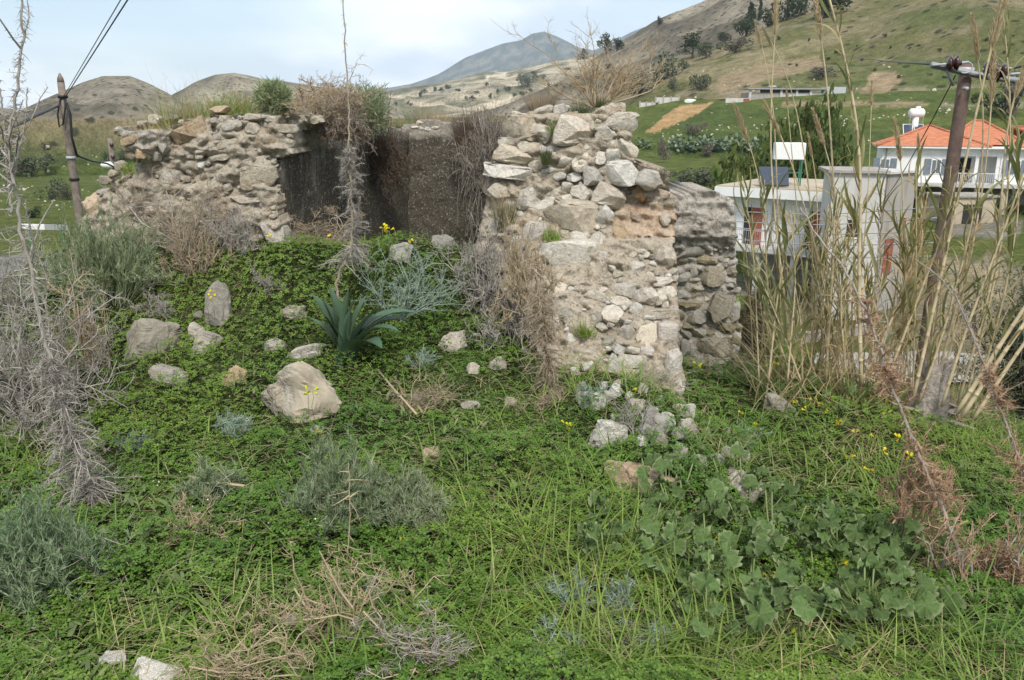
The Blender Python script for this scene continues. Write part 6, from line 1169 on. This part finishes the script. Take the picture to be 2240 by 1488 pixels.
def box_mesh(name, x0, x1, y0, y1, z0, z1, mat, bev=0.0):
    bm = bmesh.new(); bmesh.ops.create_cube(bm, size=1)
    for v in bm.verts: v.co = Vector(((x0+x1)/2+v.co.x*(x1-x0), (y0+y1)/2+v.co.y*(y1-y0), (z0+z1)/2+v.co.z*(z1-z0)))
    if bev: bmesh.ops.bevel(bm, geom=bm.edges[:], offset=bev, segments=1, affect='EDGES')
    me = bpy.data.meshes.new(name); bm.to_mesh(me); bm.free(); me.materials.append(mat); return me
def board():
    p = P(98, 497, 24); t = thing('barrier_board', 'horizontal white and grey striped board on green posts beside the street', 'barrier', p); t.rotation_euler = (0, math.radians(1.5), 0); s = mpp(p)
    link('white_half', box_mesh('white_half', -53*s, 0, -.02, .02, -6*s, 6*s, M['paintwhite'], .005), t); link('grey_half', box_mesh('grey_half', .002, 51*s, -.02, .02, -6*s, 6*s, M['paintgrey'], .005), t)
    for x in (-36, 36): link('post', box_mesh('post', x*s-.03, x*s+.03, .021, .07, gz(p[0], p[1])-p[2], 5*s, M['greenpaint'], .004), t)
board()
def pole_right():
    top = P(2116, 140, 9.6); b = P(2010, 830, 9.6); b[2] = min(b[2], gz(b[0], b[1]))-.2; t = thing('utility_pole', 'red brown wooden utility pole with steel crossarm and porcelain insulators', 'utility pole', b)
    link('shaft', mesh_np('shaft', *polytube(np.linspace([0, 0, 0], top-b, 10), np.linspace(.088, .069, 10), 14), M['redpole']), t)
    o = top-b; R_ = lambda px, py, dy=0: P(px, py, 9.6+dy)-b
    link('crossarm', mesh_np('crossarm', *polytube(np.array([R_(2038, 142, -.25), R_(2110, 158, -.12), R_(2146, 166, -.12), R_(2236, 178, .05)]), .034, 4), M['paintgrey']), t)
    link('collar', mesh_np('collar', *polytube(np.array([R_(2112, 162), R_(2115, 148)]), .080, 14), M['steel']), t); link('brace', mesh_np('brace', *polytube(np.array([R_(2070, 152, -.2), R_(2085, 186, -.12)]), .018, 5), M['steel']), t)
    def disc(px, py, dy, ax, rad=.085):
        c = R_(px, py, dy); ax = np.array(ax); prof = [(-.035, .03), (-.02, .06), (-.004, .95*rad), (.006, rad), (.016, .9*rad), (.03, .035), (.05, .025)]
        return polytube(np.array([c+ax*q for q, _ in prof]), [rr__ for _, rr__ in prof], 18)
    for x, y, dy in [(2078, 140, -.30), (2093, 138, -.30), (2158, 150, -.28), (2176, 148, -.28), (2182, 164, -.34), (2197, 156, -.40)]: link('insulator', mesh_np('insulator', *disc(x, y, dy, unit(np.array([1, -.5, .05]))), M['insul']), t)
    for a_, b_ in [((2040, 143), (2118, 136)), ((2150, 152), (2215, 150)), ((2176, 166), (2236, 160))]: link('tension_rod', mesh_np('tension_rod', *polytube(np.array([R_(*a_, -.3), R_(*b_, -.3)]), .014, 6), M['steel']), t)
    q = np.linspace(0, 6.28, 14); c0 = R_(2110, 148, -.14); link('jumper_wire', mesh_np('jumper_wire', *polytube(np.stack([c0[0]+.075*np.cos(q), c0[1]-.02+0*q, c0[2]+.06*np.sin(q)], -1), .008, 5, False), M['steel']), t)
    link('stay_clip', mesh_np('stay_clip', *polytube(np.array([R_(2108, 193, -.1), R_(2116, 194, -.2)]), .02, 6), M['steel']), t)
pole_right()
cable([(2090, 165, 9.6), (1970, 370, 14), (1900, 480, 19)], .007, 'thin stay wire running down from the red brown pole', sag=.15); cable([(2060, 141, 9.4), (1980, 138, 30), (1860, 126, 80)], .02, 'power line leading from the red brown pole toward the hill')
cable([(2215, 150, 9.3), (2300, 130, 8), (2500, 80, 6)], .012, 'power line leaving the picture beyond the red brown pole')
for i, (ya, yb) in enumerate([(462, 452), (484, 476), (497, 505), (522, 530), (545, 560)]):
    cable([(1600, ya, 15), (1800, (ya+yb)/2+8, 13), (2060, yb, 11)], .008, ORD[i]+' thin fence wire from the top strung before the white house', 'fence_wire', 'steel', .03)

# ------------------------------------------------------------------ village
class Frame:
    def __init__(s, A, B, z, name, label, cat):
        s.A = np.array(A[:2]); d = np.array(B[:2])-s.A; s.L = np.hypot(*d); s.t = thing(name, label, cat, (A[0], A[1], z), None, math.atan2(d[1], d[0]))
    def box(s, name, u0, u1, w0, w1, z0, z1, mat, parent=None, bev=0.0): return link(name, box_mesh(name, u0, u1, w0, w1, z0, z1, M[mat], bev), parent or s.t)
def flat_house():
    A, B = P(1560, 540, 51), P(1830, 556, 46.5); zb = -9.05; f = Frame(A, B, zb, 'white_house', 'white flat roofed house with red brown doors behind the reeds', 'house'); L = f.L; z1 = 2.95; z2 = 5.9
    f.box('wall', 0, L, 1.3, 9, z1, z2, 'wallwhite'); f.box('balcony_slab', -.1, L, 0, 1.298, z1-.28, z1, 'concrete'); f.box('floor_slab', 0, L, 1.30, 9, z1-.25, z1-.002, 'concrete2')
    f.box('roof_slab', -.3, L+.2, .35, 9.3, z2+.002, z2+.55, 'wallwhite'); f.box('roof_surface', -.25, L+.15, .42, 9.25, z2+.552, z2+.62, 'roofdust')
    f.box('ground_wall', 0, L, 6, 6.3, 0, z1-.26, 'concrete2'); 
    for u in (.4, 2.6, 4.8, 7.0): f.box('pillar', u, u+.3, .2, .5, 0, z1-.29, 'concrete')
    for px in (1627, 1735, 1860):
        u = (P(px, 500, 50)[0]-A[0])/(B[0]-A[0])*L; f.box('door_frame', u-.62, u+.62, 1.24, 1.297, z1+.01, z1+2.35, 'paintwhite')
        f.box('door_shade_panel', u-.54, u-.02, 1.20, 1.238, z1+.02, z1+2.28, 'dark'); f.box('shutter', u-.10, u+.62, 1.12, 1.195, z1+.02, z1+2.28, 'reddoor');  # dark panel stands in for the shaded room behind the door
    n = int(L/.14)
    rails = [f.box('railing', 0, L, .05, .09, z1+1.0, z1+1.05, 'steel')]
    parts = [tubes(np.stack([np.linspace(.05, L-.05, n), np.full(n, .07), np.full(n, z1)], -1), np.stack([np.linspace(.05, L-.05, n), np.full(n, .07), np.full(n, z1+1.0)], -1), .012, .012, 4)]
    link('railing_bars', mesh_np('railing_bars', *join(parts), M['steel']), f.t, kind='stuff')
    f.box('drain_pipe', 3.1, 3.2, 1.18, 1.295, z1+.01, z2, 'paintgrey'); f.box('air_unit', 4.6, 5.4, 1.0, 1.297, z1+2.0, z1+2.5, 'paintwhite', None, .03); f.box('clutter_chest', 5.6, 6.3, 2, 2.5, 0, 1.1, 'paintgrey')
    zr = z2+.62
    # solar water heater on the roof
    p = P(1735, 415, 50); t = thing('solar_heater', 'white water tank on green frame with dark solar panel on the flat roof', 'solar heater', (p[0], p[1]+1.5, zb+zr), None, math.radians(-12)); s = 1.0
    link('tank', box_mesh('tank', -.85, .95, -.55, .55, 1.55, 2.55, M['paintwhite'], .04), t)
    for x in (-.7, .8):
        for y in (-.45, .45): link('frame_leg', box_mesh('frame_leg', x-.04, x+.04, y-.04, y+.04, 0, 1.55, M['greenpaint']), t)
    link('frame_rail', box_mesh('frame_rail', -.8, .9, -.5, -.42, .75, .83, M['greenpaint']), t)
    me = mesh_np('panel', np.array([(-1.7, -1.9, .15), (-.0, -1.9, .15), (.0, -.75, 1.15), (-1.7, -.75, 1.15), (-1.7, -1.85, .07), (.0, -1.85, .07), (.0, -.7, 1.07), (-1.7, -.7, 1.07)]), np.array([(0, 1, 2, 3), (7, 6, 5, 4), (0, 4, 5, 1), (1, 5, 6, 2), (2, 6, 7, 3), (3, 7, 4, 0)], np.int32), M['panel'], False); link('panel', me, t)
flat_house()
def tower():
    A, B = P(1797, 650, 43), P(1908, 650, 42.5); f = Frame(A, B, -9.1, 'concrete_tower', 'tall plain grey concrete block with thin flat cap behind the reeds', 'building'); L = f.L; zt = P(1850, 378, 43)[2]+9.1
    f.box('wall', 0, L, 0, 3, 0, zt, 'concrete'); f.box('cap', -.3, L+.15, -.2, 3.2, zt+.002, zt+.14, 'concrete2'); f.box('window', .9, 1.5, -.03, -.002, 4.6, 5.5, 'dark'); f.box('window_frame', .84, 1.56, -.05, -.032, 4.52, 4.6, 'paintwhite')
    A, B = P(1912, 650, 44.5), P(1972, 650, 46); f = Frame(A, B, -9.1, 'concrete_tower', 'darker rain stained concrete block beside the taller pale one', 'building'); L = f.L; zt = P(1940, 380, 45)[2]+9.1
    f.box('wall', 0, L, 0, 2.2, 0, zt, 'concrete2'); f.box('cap', -.1, L+.2, -.15, 2.4, zt+.002, zt+.12, 'concrete'); f.box('door', .4, 1.2, -.04, -.002, 2.2, 4.2, 'reddoor')
tower()
def garden_wall(A, B, z, h, label, mat='concrete', th=.2):
    f = Frame(A, B, z, 'low_wall', label, 'wall'); f.box('wall', 0, f.L, 0, th, -.3, h, mat); f.box('coping', -.03, f.L+.03, -.04, th+.04, h+.002, h+.07, mat); return f
garden_wall(P(1585, 792, 33), P(1690, 782, 36), gz(*P(1640, 790, 34)[:2]), .55, 'low concrete kerb wall beside the village road below the slope')
garden_wall(P(1750, 752, 38), P(1900, 742, 40), gz(*P(1830, 748, 39)[:2]), .45, 'low garden wall on the grass behind the road', 'concrete2')
def red_house():
    A, B = P(1924, 395, 78), P(2330, 402, 73); zs = P(2000, 396, 78)[2]; f = Frame(A, B, zs, 'red_roof_house', 'large white house with red tiled hip roof and blue grey shutters', 'house'); L = f.L; H_ = 3.05
    def up(px): return (P(px, 396, 77)[0]-A[0])/(B[0]-A[0])*L
    u1, u2 = up(2062), up(2152)
    f.box('wall', 0, u1, 0, 7.4, 0, H_, 'wallwhite'); f.box('porch_wall', u1+.002, u2-.002, 2.2, 9, 0, H_, 'wallwhite'); f.box('wall', u2, L, 0, 9, 0, H_, 'wallwhite'); f.box('porch_lintel', u1+.002, u2-.002, 0, .3, 2.35, H_-.002, 'wallwhite')
    for u in (u1+.02, (u1+u2)/2, u2-.32): f.box('porch_column', u, u+.28, .02, .28, 0, 2.348, 'wallwhite')
    f.box('porch_door', u1+1.0, u1+2.0, 2.15, 2.198, 0, 2.1, 'dark'); f.box('floor_slab', -.4, L+.3, -1.2, 9.2, -.32, -.003, 'concrete')
    for px in (1941, 2037, 2178, 2215):
        u = up(px); wn = f.box('window', u-.42, u+.42, -.05, -.004, .75, 2.05, 'paintwhite'); f.box('pane', u-.34, u-.03, -.07, -.052, .83, 1.97, 'glass', wn); f.box('pane', u+.03, u+.34, -.07, -.052, .83, 1.97, 'glass', wn)
        for sg in (-1, 1): f.box('shutter', u+sg*.72-.27, u+sg*.72+.27, -.09, -.03, .70, 2.08, 'shutter')
    f.box('gutter', -.55, L+.55, -.62, -.502, H_-.02, H_+.10, 'paintwhite'); f.box('drain_pipe', .25, .37, -.12, -.01, 0, H_-.02, 'paintgrey'); f.box('drain_pipe', u2+.3, u2+.42, -.12, -.01, 0, H_-.02, 'paintgrey'); f.box('fascia', -.5, L+.5, -.5, 7.9, H_+.002, H_+.16, 'paintwhite')
    def hip(name, u0, u1_, w0, w1, z, h, inset):
        V = np.array([(u0, w0, z), (u1_, w0, z), (u1_, w1, z), (u0, w1, z), (u0+inset, (w0+w1)/2, z+h), (u1_-inset, (w0+w1)/2, z+h)]); link(name, mesh_np(name, V, [np.array([(0, 1, 5, 4), (2, 3, 4, 5)], np.int32), np.array([(1, 2, 5), (3, 0, 4)], np.int32)], M['tile'], False), f.t)
        for a_, b_ in ((0, 4), (1, 5), (4, 5)): link('ridge_tile', mesh_np('ridge_tile', *polytube(np.array([V[a_], V[b_]])+np.array([0, 0, .03]), .13, 6), M['tile']), f.t)
    hip('roof', -.6, up(2130), -.6, 8.0, H_+.162, 1.75, 4.6); hip('roof', up(2040), up(2200), .6, 9.4, H_+.30, 2.05, 3.2); hip('roof', up(2165), L+.6, -.6, 9.6, H_+.162, 1.65, 4.6)
    n = int((u2-u1)/.15); parts = [tubes(np.stack([np.linspace(u1, u2, n), np.full(n, -1.1), np.full(n, 0)], -1), np.stack([np.linspace(u1, u2, n), np.full(n, -1.1), np.full(n, .9)], -1), .025, .025, 4)]; link('railing_bars', mesh_np('railing_bars', *join(parts), M['paintwhite']), f.t, kind='stuff'); f.box('railing', u1, u2, -1.13, -1.07, .9, .96, 'paintwhite')
    g = gz(A[0]+8, A[1])-zs; f.box('ground_wall', 4, L, 5, 8.9, g-.5, -.33, 'concrete2'); 
    for u in np.linspace(3.4, L-.5, 6): f.box('ground_pillar', u, u+.45, -.9, -.45, g-.5, -.325, 'roofdust')
    p = P(2000, 285, 82); t = thing('solar_heater', 'white drum water tank above two tilted solar panels on the red roof', 'solar heater', p); s = mpp(p)
    link('tank', mesh_np('tank', *polytube(np.array([(-15*s, 0, 36*s), (-12*s, 0, 36*s), (13*s, 0, 36*s), (16*s, 0, 36*s)]), [7*s, 10*s, 10*s, 7*s], 14), M['paintwhite']), t); link('tank_cap', mesh_np('tank_cap', *polytube(np.array([(3*s, 0, 44*s), (3*s, 0, 50*s)]), 5*s, 10), M['paintwhite']), t)
    link('tank_column', mesh_np('tank_column', *polytube(np.array([(0, 0, -12*s), (0, 0, 27*s)]), 6.5*s, 12), M['wallwhite']), t)
    for x in (-14, 14): link('stand_leg', mesh_np('stand_leg', *polytube(np.array([(x*s, -.2, -8*s), (x*s, -.2, 40*s)]), .03, 5), M['paintgrey']), t)
    for x in (-26, -2):
        V = np.array([(x-12, -34, -10), (x+9, -34, -10), (x+22, 4, 13), (x+1, 4, 13)], float)*s; V2 = V-np.array([0, 0, .07]); q = np.concatenate([V, V2]); link('panel_frame', mesh_np('panel_frame', q, np.array([(0, 1, 2, 3), (7, 6, 5, 4), (0, 4, 5, 1), (1, 5, 6, 2), (2, 6, 7, 3), (3, 7, 4, 0)], np.int32), M['paintwhite'], False), t)
        c = V.mean(0); V3 = c+(V-c)*.88+np.array([0, -.01, .02]); q = np.concatenate([V3, V3-np.array([0, 0, .018])]); link('panel', mesh_np('panel', q, np.array([(0, 1, 2, 3), (7, 6, 5, 4), (0, 4, 5, 1), (1, 5, 6, 2), (2, 6, 7, 3), (3, 7, 4, 0)], np.int32), M['panel'], False), t)
red_house()
def dish():
    p = P(1984, 408, 60); t = thing('satellite_dish', 'small white satellite dish between the concrete block and the red roofed house', 'satellite dish', p); V = []; 
    q = np.linspace(0, 1, 6); V, f = polytube(np.stack([0*q, -.18*q**2, 0*q], -1)+np.array([0, 0, 0]), .05+.38*q, 16, False); link('bowl', mesh_np('bowl', V, f, M['paintwhite']), t); link('mast', mesh_np('mast', *polytube(np.array([(0, .02, 0), (0, .1, -.5), (0, .1, gz(p[0], p[1])-p[2])]), .04, 6), M['steel']), t)
    t.rotation_euler = (.5, 0, -.6)
dish()
def stone_shed():
    A, B = P(2060, 500, 70), P(2170, 500, 70); z = gz(A[0], A[1]); f = Frame(A, B, z, 'stone_shed', 'low tan stone shed with a dark opening below the red roofed house', 'building'); zt = P(2100, 432, 70)[2]-z; f.box('wall', 0, f.L, 0, 3, -.3, zt, 'roofdust'); f.box('roof', -.2, f.L+.2, -.2, 3.2, zt+.002, zt+.15, 'concrete2'); f.box('opening', 1.6, 3.2, -.03, -.002, 0, zt-.6, 'dark')  # opening is a dark panel painted for the shade inside
stone_shed()
def hill_sheds():
    h = hit(1700, 214, 150, 260); A = P(1636, 214, h[1]); B = P(1806, 206, h[1]+2); z = h[2]-.4; f = Frame(A, B, z, 'hill_shed', 'long ramshackle grey shed with sheet roof on the hillside', 'shed'); L = f.L; s = mpp(h); H_ = 24*s
    f.box('wall', 0, L*.42, 0, 4, -1, H_*.62, 'concrete2'); f.box('wall', L*.44, L, 0, 4, -1, H_*.62, 'concrete'); f.box('opening', L*.15, L*.82, -.06, -.003, H_*.62, H_*.86, 'dark'); f.box('roof_sheet', -.4, L+.3, -.8, 4.6, H_*.9, H_*1.0, 'paintgrey')  # opening is a dark strip painted for the shade under the roof
    for u in (.02, .42, .62, .8, .98): f.box('post', L*u-.25, L*u+.25, -.3, -.062, -1, H_*.898, 'concrete')
    f.box('water_barrel', L*.30, L*.30+1.6, 1, 2.6, H_*1.002, H_*1.28, 'paintgrey', None, .3); f.box('lean_to_sheet', L+.4, L+4.5, 0, 3, H_*.2, H_*1.15, 'steel')
    A = P(1588, 216, h[1]-1); B = P(1640, 213, h[1]-1); f = Frame(A, B, gz(A[0], A[1])-.3, 'block_wall', 'unfinished grey block wall attached in front of the hillside shed', 'wall'); f.box('wall', 0, f.L, 0, .4, -1, 13*s, 'concrete'); f.box('brick_end', f.L-1.3, f.L, -.06, -.003, 0, 12*s, 'reddoor')
    h = hit(1440, 228, 120, 300); s = mpp(h)
    for (x0, x1, y0, y1, lb) in [(1398, 1442, 234, 225, 'lower pale concrete wall panel at the top of the green bank'), (1432, 1486, 229, 214, 'taller pale concrete wall panel with posts at the top of the green bank')]:
        A = P(x0, y0, h[1]); B = P(x1, y0-3, h[1]); f = Frame(A, B, A[2]-.3, 'concrete_wall', lb, 'wall'); f.box('wall', 0, f.L, 0, .3, -1, (y0-y1)*s+.3, 'concrete')
        for u in np.linspace(0, f.L-.3, 4): f.box('post', u, u+.3, -.12, -.002, -1, (y0-y1)*s+.6, 'concrete2')
    h = hit(1510, 224, 120, 300); t = thing('covered_heap', 'white tarpaulin covered heap beside the ochre earth slide', 'heap', h); s = mpp(h); o = link('tarpaulin', rock_mesh('tarpaulin', 77, M['paintwhite'], .8, 3, 5, .05), t); o.scale = (26*s, 8*s, 10*s); o.location = (0, 0, 2*s)
hill_sheds()

# ------------------------------------------------------------------ trees and bushes on the slopes and in the fields
r_t = np.random.default_rng(500)
def tree_meshes(mat, shape, n, seed, trunk='twig_dark', tr=.05, leaf=.075):
    r = np.random.default_rng(seed); k = 9; c = r.normal(size=(k, 3))*np.array([.20, .20, .17])+np.array([0, 0, .58]); cr = r.uniform(.16, .27, k)
    if shape == 'cone': z = np.linspace(.18, .95, k); c = np.stack([r.normal(0, .04, k), r.normal(0, .04, k), z], -1); cr = (1.05-z)*.34
    if shape == 'column': z = np.linspace(.12, .95, k); c = np.stack([r.normal(0, .02, k), r.normal(0, .02, k), z], -1); cr = np.full(k, .10)*(1.15-z*.6)
    if shape == 'bush': c = r.normal(size=(k, 3))*np.array([.26, .26, .12])+np.array([0, 0, .34]); cr = r.uniform(.18, .30, k)
    i = r.integers(0, k, n); d = rand_dirs(n, r); p = c[i]+d*(cr[i]*r.uniform(.55, 1.05, n))[:, None]; p[:, 2] = np.maximum(p[:, 2], .03)
    dd = unit(rand_dirs(n, r)+np.array([0, 0, .3])); L = r.uniform(.5, 1.3, n)*leaf; cm = mesh_np('crown', *blades(p-dd*(L*.5)[:, None], dd, L, L*.75, r, .2, 2, 2), M[mat], False)
    tb = [polytube(np.array([(0, 0, -.08), (.01, 0, .15), (0, .01, .5)]), [tr, tr*.8, tr*.45], 6)]
    for q in range(3): tb.append(polytube(np.array([(0, 0, .18+.06*q), c[q]*.6+np.array([0, 0, .1]), c[q]]), [tr*.5, tr*.35, tr*.12], 5))
    return cm, mesh_np('trunk', *join(tb), M[trunk])
TM = {k: [tree_meshes(*a, seed=s+int(len(k))*7) for s in (1, 2, 3)] for k, a in {'pine': ('treedark', 'round', 900), 'cone': ('treedark', 'cone', 800), 'cypress': ('treedark', 'column', 700), 'olive': ('treeolive', 'round', 900), 'scrub': ('treegrey', 'bush', 800), 'dbush': ('treedark', 'bush', 800), 'gbush': ('treeolive', 'bush', 800)}.items()}
TM['bigpine'] = [tree_meshes('treegreen', 'bush', 5200, 77, leaf=.045)]
def tree(kind, px, py, w_, h_, label, group=None, rmin=12, rmax=1e9, name='tree'):
    g = hit(px, py, rmin, rmax); s = mpp(g); cm, tm = TM[kind][int(r_t.integers(0, len(TM[kind])))]; t = thing(name, label, 'tree' if name == 'tree' else 'bush', g-np.array([0, 0, .02*h_*s]), group, r_t.uniform(0, 6)); base = {'cypress': .24, 'cone': .55, 'scrub': 1.0, 'dbush': 1.0, 'gbush': 1.0, 'bigpine': 1.0}.get(kind, .85)
    bh = {'scrub': .62, 'dbush': .62, 'gbush': .62, 'bigpine': .62}.get(kind, .95); t.scale = (w_*s/base, w_*s/base, h_*s/bh); link('crown', cm, t); link('trunk', tm, t)
tree('bigpine', 1690, 425, 200, 245, 'big bushy green pine behind the flat roofed house', rmin=60, rmax=66); tree('bigpine', 1765, 430, 150, 285, 'taller green pine behind the white water tank', rmin=62, rmax=70)
for q in [('pine', 1515, 128, 50, 46, 'dark round pine with a twin at the foot of the scree slope'), ('olive', 1545, 128, 40, 36, 'greyer tree growing beside the dark round pine'), ('cone', 1640, 62, 34, 52, 'dark cone shaped conifer near the cypress on the hill'), ('cypress', 1661, 45, 9, 60, 'slender dark cypress high on the hill'), ('dbush', 1632, 80, 54, 28, 'wide dark bush below the conifer and the cypress'), ('dbush', 1680, 58, 60, 30, 'dark bushes beside the cypress foot'),
          ('dbush', 1720, 45, 60, 50, 'large grey green tree at the top edge of the hill'), ('pine', 1800, 40, 90, 60, 'broad dark tree at the top edge beside the plumes'), ('scrub', 1608, 115, 66, 24, 'mauve grey leafless thicket under the dark bushes'), ('dbush', 1587, 90, 30, 18, 'small dark bush at the edge of the scree'), ('pine', 1325, 120, 34, 38, 'dark pine on the ridge behind the orange bush'), ('pine', 1350, 112, 30, 26, 'smaller pine on the ridge behind the orange twigs'),
          ('cone', 1277, 130, 24, 22, 'small conifer on the pale ridge'), ('dbush', 1440, 54, 16, 14, 'lone dark bush on the skyline of the scree hill'), ('gbush', 1155, 190, 42, 24, 'olive green tree below the pale hills seen over the pier'), ('gbush', 1440, 180, 70, 50, 'dark green thicket at the foot of the scree hill'), ('gbush', 1400, 210, 90, 40, 'lower dark thicket behind the concrete wall panels'), ('gbush', 1495, 152, 26, 18, 'round olive bush above the tan earth bank'), ('gbush', 1533, 198, 50, 34, 'olive green tree on the bank near the grey block wall'),
          ('gbush', 1475, 200, 24, 24, 'small bush on the bank between thicket and olive tree'), ('scrub', 1450, 350, 26, 38, 'grey leafless shrub standing in the green field'), ('scrub', 1552, 342, 30, 24, 'grey shrub before the cactus hedge with white bag'), ('scrub', 1522, 298, 36, 24, 'grey shrub behind the cactus hedge'), ('dbush', 2165, 255, 60, 42, 'dark round tree on the green slope beyond the pole'), ('scrub', 2215, 262, 60, 90, 'grey leafless thicket at the edge of the green slope'),
          ('gbush', 1540, 405, 90, 30, 'grey green scrub along the near side of the field'), ('gbush', 1490, 402, 60, 22, 'low scrub at the corner of the field by the ruin'), ('scrub', 1800, 168, 60, 20, 'grey scrub above the roof of the hillside shed')]:
    k, px, py, w_, h_, lb = q; tree(k, px, py, w_, h_, lb, None, 60 if py > 330 else 120, 1e9, 'tree' if k in ('pine', 'cone', 'cypress', 'olive') else 'bush')
for i, (k, px, py, w_, h_, lb) in enumerate([('olive', 30, 386, 66, 46, 'olive tree half behind the thistle stalk in the valley'), ('olive', 72, 386, 60, 44, 'olive tree with forked trunk next to the grey utility pole'), ('olive', 100, 372, 40, 34, 'smaller olive tree behind the two valley olives'), ('gbush', 116, 436, 50, 36, 'grey olive bush in the green field beside the utility pole'), ('gbush', 150, 438, 36, 30, 'olive bush partly behind the utility pole'), ('dbush', 78, 476, 34, 20, 'round dark bush low in the green field'), ('gbush', 238, 362, 40, 24, 'grey olive bush behind the street lamp'), ('gbush', 268, 350, 30, 20, 'grey bush just behind the masonry lump'), ('gbush', 15, 345, 50, 22, 'distant olive clump at the picture edge'), ('scrub', 95, 322, 20, 8, 'small scrub patch under the track')]):
    tree(k, px, py, w_, h_, lb, None, 35, 1e9, 'tree' if k == 'olive' else 'bush')
for i in range(30):      # scattered small trees on the far pale hills and the terraces
    px = 872+i*15.8+r_t.uniform(-7, 7); py = np.interp(px, [860, 1340], [212, 150])+r_t.uniform(-10, 42)*np.interp(px, [860, 1340], [.7, 1]); tree('dbush' if i % 2 else 'pine', px, py, r_t.uniform(6, 15), r_t.uniform(5, 11), 'small dark tree on the distant pale hills, '+ORD[i]+' counting rightward', 'small trees on the pale hills', 300, 1e9)
for i in range(26):
    px = 1702+i*20.5+r_t.uniform(-9, 9); py = r_t.uniform(80, 175); tree('dbush', px, py, r_t.uniform(5, 12), r_t.uniform(3, 7), 'small dark bush on the terraced hillside, '+ORD[i]+' counting rightward', 'small bushes on the terraced hillside', 150, 1e9, 'bush')
def cactus_meshes(seed):
    r = np.random.default_rng(seed); parts = []; n = 34; an = np.arange(8)*math.pi/4
    for i in range(n):
        c = np.array([r.normal(0, .30), r.normal(0, .22), r.uniform(.12, .95)*(1-.3*r.random())]); d = unit(r.normal(size=3)+np.array([0, 0, .6])); u, v = perp(d[None]); a = r.uniform(.08, .13); V = np.concatenate([[c+v[0]*.02], c+(d[None]*np.sin(an)[:, None]*1.35+u*np.cos(an)[:, None])*a, [c-v[0]*.02]])
        parts.append((V, np.array([(0, 1+k, 1+(k+1) % 8) for k in range(8)]+[(9, 1+(k+1) % 8, 1+k) for k in range(8)], np.int32)))
    return mesh_np('pads', *join(parts), M['cactus'], False)
CAC = [cactus_meshes(s) for s in (1, 2, 3)]
for i in range(13):
    px = 1470+i*15.5+r_t.uniform(-3, 3); py = 332+r_t.uniform(-4, 4); g = hit(px, py, 90, 200); s = mpp(g); t = thing('prickly_pear', ORD[i]+' prickly pear of the hedge behind the field, counted from the ruin', 'cactus', g, 'prickly pear hedge', r_t.uniform(0, 6)); S = r_t.uniform(30, 40)*s; t.scale = (S*.9, S*.9, S); link('pads', CAC[i % 3], t, kind='stuff')
for i, (px, py) in enumerate([(1400, 322), (1415, 326)]):
    g = hit(px, py, 90, 200); s = mpp(g); t = thing('prickly_pear', ['prickly pear clump touching the pier edge in the field', 'smaller prickly pear just beside the pier in the field'][i], 'cactus', g); S = 26*s; t.scale = (S, S, S*.9); link('pads', CAC[i], t, kind='stuff')
def stones_in_fields():
    lst = []
    for _ in range(170):
        px = r_t.uniform(1420, 2240); py = np.interp(px, [1400, 2240], [300, 232])+r_t.normal(0, 4) if r_t.random() < .5 else r_t.uniform(140, 310); lst.append(hit(px, py, 95, 320))
    for _ in range(60): lst.append(hit(r_t.uniform(0, 260), r_t.uniform(320, 460), 45, 300))
    p = np.array(lst); n = len(p); V, f = _ICO[2] if False else rock_geo(5, .6, 2, 6, .05); R = frames(rand_dirs(n, r_t), r_t.uniform(0, 6, n)); S = r_t.uniform(.12, .42, n)*np.where(r_t.random(n) < .1, 1.8, 1)*np.hypot(p[:, 0], p[:, 1])/170
    link('field_stones', mesh_np('field_stones', *instance(V, f, R, p, S), M['lime'], False), kind='stuff')
stones_in_fields()
def slope_weeds():       # rank green weeds on the bank below the knoll and along the road
    n = 9000; x = r_t.uniform(3, 20, n); y = r_t.uniform(9, 36, n); k = (np.abs(y-32-.15*x) > 4); p = np.stack([x, y, HH(x, y)], -1)[k]; n = len(p); d = unit(np.stack([r_t.normal(0, .6, n), r_t.normal(0, .6, n), np.ones(n)], -1)); L = r_t.uniform(.15, .5, n)
    link('bank_weeds', mesh_np('bank_weeds', *blades(p, d, L, L*.35, r_t, .3, 2, 2), M['clover']), kind='stuff')
slope_weeds()

# ------------------------------------------------------------------ haze: one closed box of pale air round everything
def haze():
    me = box_mesh('haze', -7600, 7600, -7600, 7600, -11, 760, M['dark']); me.materials.clear(); m = bpy.data.materials.new('haze'); m.use_nodes = True; t = m.node_tree; t.nodes.clear()
    v = N(t, 'ShaderNodeVolumePrincipled'); v.inputs['Color'].default_value = (.70, .84, 1.0, 1); v.inputs['Density'].default_value = 1.05e-4; o = N(t, 'ShaderNodeOutputMaterial'); t.links.new(v.outputs[0], o.inputs['Volume']); me.materials.append(m)
    link('haze', me, kind='stuff')
haze()
